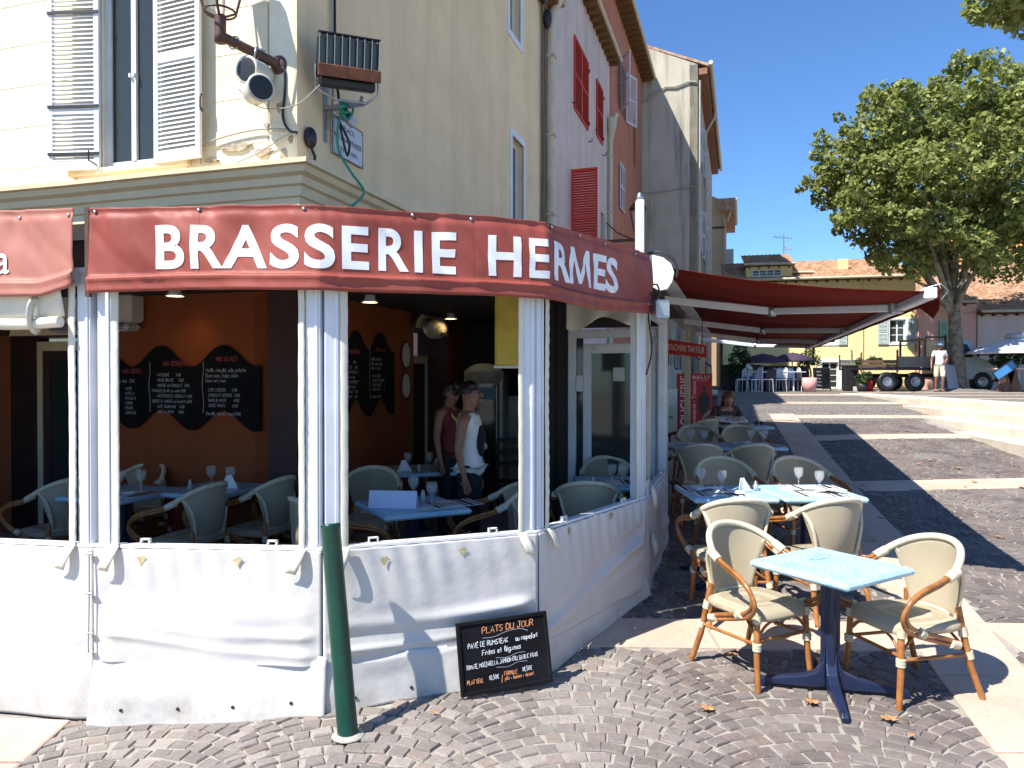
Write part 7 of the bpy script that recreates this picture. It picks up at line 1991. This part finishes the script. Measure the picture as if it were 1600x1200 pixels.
def dark_box(name, x, y, w, d, h, lb, mat='dark'):
    o = thing(name, lb, name.replace('_',' '), loc=(x,y,1.263)); m_ = MB(); m_.box((-w/2,-d/2,.05),(w/2,d/2,h), bev=.01); m_.build('box', MT[mat], o)
    m_ = MB(); m_.box((-w/2-.015,-d/2-.015,h),(w/2+.015,d/2+.015,h+.03)); m_.box((-w/2+.03,-d/2+.03,0),(w/2-.03,d/2-.03,.05)); m_.build('rim', MT['black'], o)
dark_box('planter', 9.55,27.3,.4,.35,.78,'dark planter between the two groups of white chairs'); dark_box('counter', 11.1,29.8,1.7,.4,.95,'long dark counter at the foot of the yellow wall'); dark_box('counter', 9.3,29.9,1.5,.4,1.0,'dark counter behind the left plum parasol')
dark_box('planter', 13.0,28.3,.5,.35,.95,'dark planter right of the olive tree')
eb = thing('easel_board', 'black chalkboard easel near the ground floor window of the yellow house', 'menu board', M=frame((11.33,27.6,1.265),(1,0)) @ RX(R(-8)))
m_ = MB(); m_.box((.02,-.01,.10),(.62,.01,.86)); m_.build('slate', MT['chalkboard'], eb)
m_ = MB(); m_.box((0,-.015,0),(.035,.015,.9)); m_.box((.605,-.015,0),(.64,.015,.9)); m_.box((.035,-.015,.86),(.605,.015,.9)); m_.build('frame', MT['dark'], eb)
m_ = MB()
for i in range(5): hand_text(m_, ['MENU','Salades','Pates','Pizzas','Glaces'][i], .12, .72-i*.13, .06, .12, .9)
m_.build('chalk_writing', MT['chalk_dim'], eb, M=T(0,-.0115,0) @ RX(R(90)))
def pot(x, y, r, h, lb, mat):
    o = MB(); o.lathe([(0,0),(r*.7,0),(r,h*.55),(r*.92,h),(r*.8,h),(r*.8,h*.9),(0,h*.9)], 16); ob = o.build('pot', MT[mat]); ob.location = (x,y,1.263); tag(ob, lb, 'pot')
pot(10.75,26.6,.26,.52,'round salmon pot beside the easel board','cloth_pink')

# ------------------------------------------------------------------ foliage
def leaf_cloud(name, blobs, n, size, seed, mat, parent=None, flat=.75, shell=.55):
    r_ = np.random.RandomState(seed)
    vol = np.array([b[3]**2.2 for b in blobs]); pr = vol/vol.sum()
    which = r_.choice(len(blobs), n, p=pr)
    B = np.array([[b[0],b[1],b[2],b[3]] for b in blobs])[which]
    d = r_.normal(size=(n,3)); d /= np.linalg.norm(d, axis=1)[:,None]
    # clumps: directions are pulled towards a few sprig directions per blob
    rad = (shell+(1-shell)*r_.rand(n)**.6)*(1+.12*r_.randn(n)*(r_.rand(n)<.35))
    k = 0.5+.5*np.sin(d[:,0]*7+B[:,0]*3)*np.sin(d[:,1]*6+B[:,1])*np.sin(d[:,2]*8+B[:,2]*2)
    keep = r_.rand(n) < (.12+1.0*k)
    rad *= (.80+.34*k)
    P = B[:,:3]+d*(B[:,3]*rad)[:,None]*np.array([1,1,.9])
    P = P[keep]; d = d[keep]; k = k[keep]; n = len(P)
    nrm = d*.5+r_.normal(size=(n,3))*.6+np.array([0,0,.35]); nrm /= np.linalg.norm(nrm, axis=1)[:,None]
    t = np.cross(nrm, r_.normal(size=(n,3))); t /= np.linalg.norm(t, axis=1)[:,None]+1e-9; b = np.cross(nrm, t)
    s = size*(.6+.8*r_.rand(n))[:,None]
    V_ = np.stack([P-t*s*.5, P-b*s*flat*.5-t*s*.05+nrm*s*.08, P+t*s*.6, P+b*s*flat*.5-t*s*.05+nrm*s*.08], axis=1).reshape(-1,3)
    me = bpy.data.meshes.new(name); me.vertices.add(4*n); me.vertices.foreach_set('co', V_.astype(np.float32).ravel())
    me.loops.add(4*n); me.loops.foreach_set('vertex_index', np.arange(4*n, dtype=np.int32))
    me.polygons.add(n); me.polygons.foreach_set('loop_start', np.arange(0,4*n,4,dtype=np.int32)); me.polygons.foreach_set('loop_total', np.full(n,4,dtype=np.int32))
    me.update(); me.materials.append(MT[mat])
    tone = np.clip(r_.rand(n)*.7+.3*k, 0, 1).repeat(4); c = np.stack([tone,tone,tone,np.ones_like(tone)], axis=1).astype(np.float32)
    a = me.color_attributes.new('tone', 'FLOAT_COLOR', 'POINT'); a.data.foreach_set('color', c.ravel())
    o = bpy.data.objects.new(name, me); COL.objects.link(o)
    if parent: o.parent = parent
    return o
def px(u, v, D): return ((u-800)/FPX*D, D, CAMH-(v-HV)/FPX*D)
rt = random.Random(3)
def sub_blobs(main, n, seed, spread=1.0):
    r_ = random.Random(seed); out = []
    for (x, y, z, rad) in main:
        out.append((x, y, z, rad*.80))
        for i in range(n):
            a, b = r_.uniform(0, 6.283), r_.uniform(-.6, 1.4); q = rad*r_.uniform(.80, 1.16)*spread
            out.append((x+q*math.cos(a)*math.cos(b), y+q*math.sin(a)*math.cos(b), z+q*math.sin(b)*.95, rad*r_.uniform(.10,.30)))
    return out
def tree(label, base, blobs, limbs, r0, n, size, seed, sub=7, name='plane_tree'):
    bx, by, bz = base; t = thing(name, label, 'tree', loc=base)
    m_ = MB(); top = limbs[0][0]; o3 = Vector(base)
    P = catmull([Vector((0,0,-.05)), Vector((.03,0,.5)), Vector((-.04,.02,1.6)), Vector(top)-o3], 6)
    rs = [r0*(1.35-.35*min(1,i/3)) if i < 4 else r0*(1-.25*i/len(P)) for i in range(len(P))]
    m_.tube(P, rs, 14); m_.build('trunk', MT['bark'], t)
    for l in limbs[1:]:
        pts = catmull([Vector(tuple(p)[:3])-o3 for p in l], 5); N = len(pts); m_ = MB()
        ra = l[0][3] if len(l[0]) > 3 else r0*.5
        m_.tube(pts, [ra*(1-.75*i/N) for i in range(N)], 8); m_.build('limb', MT['bark'], t)
    bl = sub_blobs([(b[0]-bx, b[1]-by, b[2]-bz, b[3]) for b in blobs], sub, seed)
    cr = leaf_cloud('crown', bl, n, size, seed, 'leaf', t); cr['kind'] = 'stuff'
    return t
D0 = 27.0
def pb_(u, v, D, rpx): x, y, z = px(u, v, D); return (x, y, z, rpx/FPX*D)
tb = (16.35, 27.0, 1.27)
fork = px(1488, 475, 27)
main_bl = [pb_(1318,262,26,52),pb_(1300,300,27,42),pb_(1372,210,26,62),pb_(1440,185,26.5,66),pb_(1500,165,27,60),pb_(1545,190,27.5,62),pb_(1360,300,25.5,66),pb_(1430,270,25,72),pb_(1500,270,25.5,75),pb_(1350,358,27,40),pb_(1395,385,26.5,45),pb_(1440,390,27,48),pb_(1400,330,28.5,55),pb_(1500,350,28,60),pb_(1470,410,28,32),pb_(1420,235,29,70),pb_(1550,330,26,52),pb_(1365,160,27,26),pb_(1500,108,27,24),pb_(1285,225,26.5,20),pb_(1535,405,25.5,34),pb_(1560,260,25,50),pb_(1400,345,24.8,42),pb_(1460,350,24.6,46),pb_(1340,330,25,36),pb_(1520,380,24.8,36),pb_(1385,410,25.5,24),pb_(1430,425,25.2,22),pb_(1590,330,25.5,52),pb_(1600,400,26,30),pb_(1590,200,26,60)]
lim = [[fork]]
def L3(*p): return [Vector(q) for q in p]
class L4(list): pass
def limb(r_, *pp):
    return [tuple(pp[0])+(r_,)]+[tuple(q) for q in pp[1:]]
def tree_limbs(fork, ends, r_):
    out = []
    for i, (u, v, D) in enumerate(ends):
        e = px(u, v, D); m = tuple((a*.5+b*.5)+(.0 if j != 2 else .25) for j, (a, b) in enumerate(zip(fork, e))); out.append([tuple(fork)+(r_,)]+[m, e])
    return out
_c = catmull
def catmull(P, n=6, closed=False): return _c([Vector(tuple(p)[:3]) for p in P], n, closed)
limbs = [[fork]]+tree_limbs(px(1489,492,27), [(1430,440,26.3),(1400,380,26),(1330,300,26),(1440,250,26),(1370,350,28),(1500,180,27),(1545,300,26),(1530,420,25.5),(1560,220,27.5),(1470,330,28.5),(1415,300,25)], .13)
limbs[0] = [px(1489,478,27)]
tree('broad plane tree on the raised square with mottled trunk before the truck', tb, main_bl, limbs, .27, 60000, .185, 21, sub=13)
tb2 = (22.5, 28.5, 1.27)
bl2 = [(18.9,28.5,11.8,2.1),(21.0,28,12.4,2.4),(19.0,28,9.3,2.2),(18.4,28.6,7.4,1.5),(19.8,29.5,6.6,1.6),(22.5,28,9,2.8),(24,29,11,2.5),(23.5,28,7,2.2)]
tree('second plane tree whose crown fills the right edge', tb2, bl2, [[(22.4,28.5,5.2)]]+[[(22.45,28.5,4.9,.16), (21,28.5,6.8), (19.6,28.5,9)],[(22.45,28.5,4.9,.16),(23.2,28.6,7),(23.8,29,10)],[(22.45,28.5,4.9,.14),(21,29,6),(19.8,29.3,6.6)]], .3, 26000, .19, 5)
tb3 = (13.2, 16.0, 1.27)
bl3 = [(10.3,14.6,9.8,1.1),(9.6,14.2,9.5,.72),(11.4,15,10.2,1.5),(10.6,15,9.2,.75),(12.8,15.5,10.6,2.0),(11.0,14.8,11.2,1.3),(9.3,14.0,9.75,.34)]
tree('near plane tree reaching only a leafy branch into the top right corner', tb3, bl3, [[(13.1,16,6.5)]]+[[(13.1,16,6.2,.15),(12,15.4,8.6),(10.2,14.5,9.8)],[(13.1,16,6.2,.15),(13.2,15.8,8.5),(13,15.5,10.4)]], .3, 15000, .17, 8)
def shrub(label, x, y, z, blobs, n, size, seed, cat='shrub', name='shrub', potmat=None, stem=None):
    t = thing(name, label, cat, loc=(x,y,z))
    leaf_cloud('foliage', blobs, n, size, seed, 'leaf_dark', t)['kind'] = 'stuff'
    m_ = MB()
    m_.tube(catmull(stem or [(0,0,0),(.02,0,.2),(0,0,.5)], 3), .035, 6); m_.build('stem', MT['bark'], t)
    if potmat: m_ = MB(); m_.lathe([(0,0),(.16,0),(.22,.3),(.2,.3),(0,.28)], 12); m_.build('pot', MT[potmat], t)
shrub('olive tree with twisted trunk among the far cafe tables', 11.6,28.8,1.263, [(0,0,1.25,.36),(-.25,0,1.1,.25),(.28,0,1.15,.25),(.05,0,1.5,.22)], 1500, .07, 31, 'tree', 'olive_tree', None, [(0,0,0),(-.06,0,.3),(.1,0,.6),(0,0,1.1)])
shrub('dark leafy shrub at the left end of the far cafe', 8.9,29.0,1.263, [(0,0,1.2,.42),(.1,0,1.6,.3),(-.1,0,.8,.35),(.25,0,1.35,.25)], 1600, .09, 32, potmat='dark')
shrub('round green plant in a dark planter left of the red sack', 12.95,27.2,1.268, [(0,0,.45,.28),(.15,0,.6,.18)], 700, .08, 33, potmat='dark')
shrub('green potted plants on the table at the right edge', 17.6,26.4,2.1, [(-.2,0,.35,.28),(.3,0,.45,.32),(.75,0,.4,.3),(1.1,0,.5,.3)], 1800, .09, 34, potmat='dark')
shrub('cut branches piled in the truck bed', 13.0,28.2,2.35, [(.3,0,.05,.16),(.8,0,.08,.2),(1.1,.1,.05,.16)], 700, .08, 35, 'branches', 'branches')
rs_ = thing('red_sack', 'bright red rounded sack standing before the truck tail', 'sack', loc=(13.35,27.6,1.268)); m_ = MB(); m_.lathe([(0,0),(.17,.0),(.19,.15),(.19,.38),(.14,.5),(.05,.53),(0,.53)], 14, M=Matrix.Diagonal((1,.7,1,1))); m_.build('bag', pm('red_bag', (.60,.012,.012), .6, .1), rs_); m_ = MB(); m_.tube([(-.05,0,.52),(0,0,.56),(.05,0,.52)], .012, 5); m_.build('knot', MT['red_shutter'], rs_)
for i, (x, lb) in enumerate([(13.05,'white crate left of the red sack'),(13.75,'white crate under the truck tail')]):
    o = thing('crate', lb, 'crate', loc=(x,27.75,1.268), group='white crates near the truck tail'); m_ = MB(); m_.box((-.14,-.1,.0),(.14,.1,.02)); 
    for zz in (.05,.12): m_.box((-.14,-.11,zz),(.14,-.1,zz+.05)); m_.box((-.14,.1,zz),(.14,.11,zz+.05))
    m_.build('crate_body', MT['white'], o)
# ------------------------------------------------------------------ truck
tk = thing('flatbed_truck', 'old grey flatbed truck with a pale blue cab parked behind the plane tree', 'truck', loc=(12.95,28.2,1.268))
TL = 5.15
m_ = MB(); m_.box((.35,-.45,.52),(4.3,.45,.66)); m_.box((.7,-.7,.35),(1.1,.7,.55)); m_.build('chassis', MT['black'], tk)
m_ = MB(); m_.box((.0,-.9,.80),(3.15,.9,.88)); m_.build('bed_floor', MT['dark'], tk)
grey_t = pm('truck_board', (.17,.175,.15), .6, .15); wood_t = pm('truck_wood', (.14,.085,.045), .7, .2)
for k in range(3):
    m_ = MB(); m_.box((1.35,-.92,.9+k*.135),(3.15,-.895,.9+k*.135+.128), bev=.004); m_.build('side_board', grey_t, tk)
for k in range(2):
    m_ = MB(); m_.box((.02,-.92,.9+k*.14),(1.32,-.895,.9+k*.14+.12), bev=.004); m_.build('side_board', wood_t, tk)
    m_ = MB(); m_.box((.02,.895,.9+k*.16),(3.15,.92,.9+k*.16+.15), bev=.004); m_.build('side_board', grey_t, tk)
m_ = MB(); m_.box((-.02,-.93,.7),(.02,-.88,1.45)); m_.box((1.31,-.94,.7),(1.36,-.88,1.55)); m_.box((-.02,.88,.8),(.02,.93,1.4)); m_.build('bed_post', MT['brown_metal'], tk)
m_ = MB(); m_.box((2.35,-.9,.88),(2.41,-.84,1.98)); m_.box((2.35,.84,.88),(2.41,.9,1.98)); m_.box((2.35,-.84,1.9),(2.41,.84,1.98)); m_.box((3.1,-.9,.88),(3.16,-.84,2.1)); m_.box((3.1,.84,.88),(3.16,.9,2.1)); m_.box((2.38,-.9,1.98),(3.16,-.85,2.05)); m_.build('bed_frame', MT['brown_metal'], tk)
cabm = pm('pale_blue_paint', (.42,.50,.53), .35, .06)
prof = [(3.2,.45),(3.2,1.75),(3.28,1.88),(4.0,1.90),(4.12,1.84),(4.45,1.25),(5.0,1.05),(5.12,.9),(5.12,.5),(4.98,.42)]
m_ = MB(); m_.prism(prof, -.82, .82, M=RX(R(90))); cb_ = m_.build('cab', cabm, tk); bevel(cb_, .03, 2)
m_ = MB(); m_.prism([(3.36,1.27),(3.38,1.76),(3.96,1.77),(4.22,1.27)], .822, .828, M=RX(R(90))); m_.build('side_window', MT['pane'], tk)
m_ = MB(); m_.add([(4.15,-.72,1.80),(4.15,.72,1.80),(4.46,.72,1.27),(4.46,-.72,1.27)], [(0,3,2,1)]); m_.build('windscreen', MT['pane'], tk, M=T(.012,0,.008))
m_ = MB(); m_.box((3.33,-.832,.55),(4.28,-.822,1.24), bev=.004); d_ = m_.build('door', cabm, tk); m_ = MB(); m_.box((3.4,-.85,1.08),(3.52,-.833,1.11)); m_.build('handle', MT['black'], d_)
m_ = MB(); m_.box((5.08,-.84,.36),(5.2,.84,.56), bev=.02); m_.build('bumper', MT['black'], tk)
for s in (-1,1): m_ = MB(); m_.lathe([(0,0),(.09,0),(.08,.02),(0,.025)], 12, M=T(5.115,s*.6,.78) @ RY(R(90))); m_.build('headlight', MT['steel'], tk)
m_ = MB(); m_.tube([(4.25,-.84,1.35),(4.3,-.98,1.4)], .012, 5); m_.box((4.27,-1.04,1.28),(4.31,-.92,1.52), bev=.01); m_.build('mirror', MT['black'], tk)
def wheel(x, y):
    m_ = MB(); m_.lathe([(.19,-.1),(.33,-.1),(.36,-.06),(.36,.06),(.33,.1),(.2,.1),(.19,.06)], 22, M=RX(R(90)), caps=False); w_ = m_.build('wheel', MT['black'], tk, M=T(x,y,.36))
    m_ = MB(); m_.lathe([(0,.03),(.06,.05),(.14,.05),(.19,.09),(.19,-.08),(0,-.06)], 16, M=RX(R(90))); m_.build('rim', MT['steel'], w_)
for x in (1.0, 2.05, 4.55):
    for s in (-.78,.78): wheel(x, s)
m_ = MB(); m_.lathe([(.37,-.12),(.42,-.12),(.42,.0),(.37,.0)], 20, M=T(4.55,-.8,.36) @ RX(R(90))); m_.build('wheel_arch', MT['black'], tk)
bp = thing('leaning_board', 'grey board leaning against the tree trunk by the truck door', 'board', loc=(15.95,26.55,1.27), rotz=R(8)); m_ = MB(); m_.box((-.2,-.015,0),(.2,.015,1.0)); m_.build('sheet', MT['steel'], bp, M=RX(R(-14))); m_ = MB(); m_.box((-.21,-.02,0),(-.19,.02,1.01)); m_.box((.19,-.02,0),(.21,.02,1.01)); m_.build('edge', MT['steel'], bp, M=RX(R(-14)))
# stall on the right
mk = thing('market_parasol', 'large white parasol with a rounded top vent at the right edge', 'parasol', loc=(18.3,26.6,1.268))
m_ = MB(); m_.lathe([(1.85,1.36),(1.8,1.42),(1.1,1.72),(.35,1.92),(.3,1.95)], 8, caps=False); o = m_.build('canopy', MT['white'], mk); solidify(o, .01)
m_ = MB(); m_.lathe([(.42,1.93),(.44,2.0),(.40,2.1),(.2,2.14),(0,2.14)], 8); m_.build('top_vent', MT['grey_plastic'], mk)
m_ = MB(); m_.tube([(0,0,0),(0,0,1.95)], .04, 8); m_.build('pole', MT['white_metal'], mk)
st = thing('trestle_table', 'trestle table with dark crossed legs under the white parasol', 'table', loc=(17.4,26.2,1.268))
m_ = MB(); m_.box((-.4,-.35,.80),(2.4,.35,.85)); m_.build('table_top', MT['mauve'], st)
for x in (-.2, .25, 1.6):
    for s in (-1,1): m_ = MB(); m_.tube([(x-.12*s,-.3,0),(x+.12*s,-.25,.8)], .035, 6); m_.build('leg', MT['brown_metal'], st)
bs = thing('blue_panel', 'tilted bright blue framed panel beside the truck bumper', 'panel', M=T(17.15,25.6,2.05) @ RZ(R(-12)) @ RY(R(-38))); m_ = MB(); m_.box((-.36,-.012,-.14),(.36,.012,.14)); m_.build('screen', pm('blue_screen', (.05,.22,.48), .25, .1), bs); m_ = MB(); m_.box((-.39,-.02,-.17),(.39,.02,-.142)); m_.box((-.39,-.02,.142),(.39,.02,.17)); m_.box((-.39,-.02,-.142),(-.362,.02,.142)); m_.box((.362,-.02,-.142),(.39,.02,.142)); m_.build('frame', MT['black'], bs)
m_ = MB(); m_.tube([(0,.04,0),(-.15,.1,-.4),(-.62,.1,-.78)], .02, 5); m_.build('prop', MT['black'], bs)
ab = thing('a_board', 'dark A-shaped board standing under the blue panel', 'sign', loc=(17.55,25.9,1.268)); 
for s in (-1,1): m_ = MB(); m_.box((-.16,-.012,0),(.16,.012,.8)); m_.build('panel', MT['brown_metal'], ab, M=T(s*.24,0,0) @ RY(R(-s*16)))
# ring of earth round the trunk
m_ = MB(); m_.lathe([(1.5,1.262),(1.2,1.31),(.6,1.39),(.3,1.41)], 26, M=T(16.35,27,0)); tag(m_.build('tree_mound', MT['street']), 'low earth mound round the foot of the plane tree', kind='structure')
for i, (x, y) in enumerate([(5.9,24.2),(6.4,24.8)]):
    dark = thing('red_planter', ['red box planter under the awning, nearer','red box planter under the awning, farther'][i], 'planter', loc=(x,y,1.26)); m_ = MB(); m_.box((-.3,-.15,.0),(.3,.15,.5), bev=.02); m_.build('box', MT['red_shutter'], dark); m_ = MB(); m_.box((-.31,-.16,.5),(.31,.16,.53)); m_.build('rim', MT['dark'], dark)
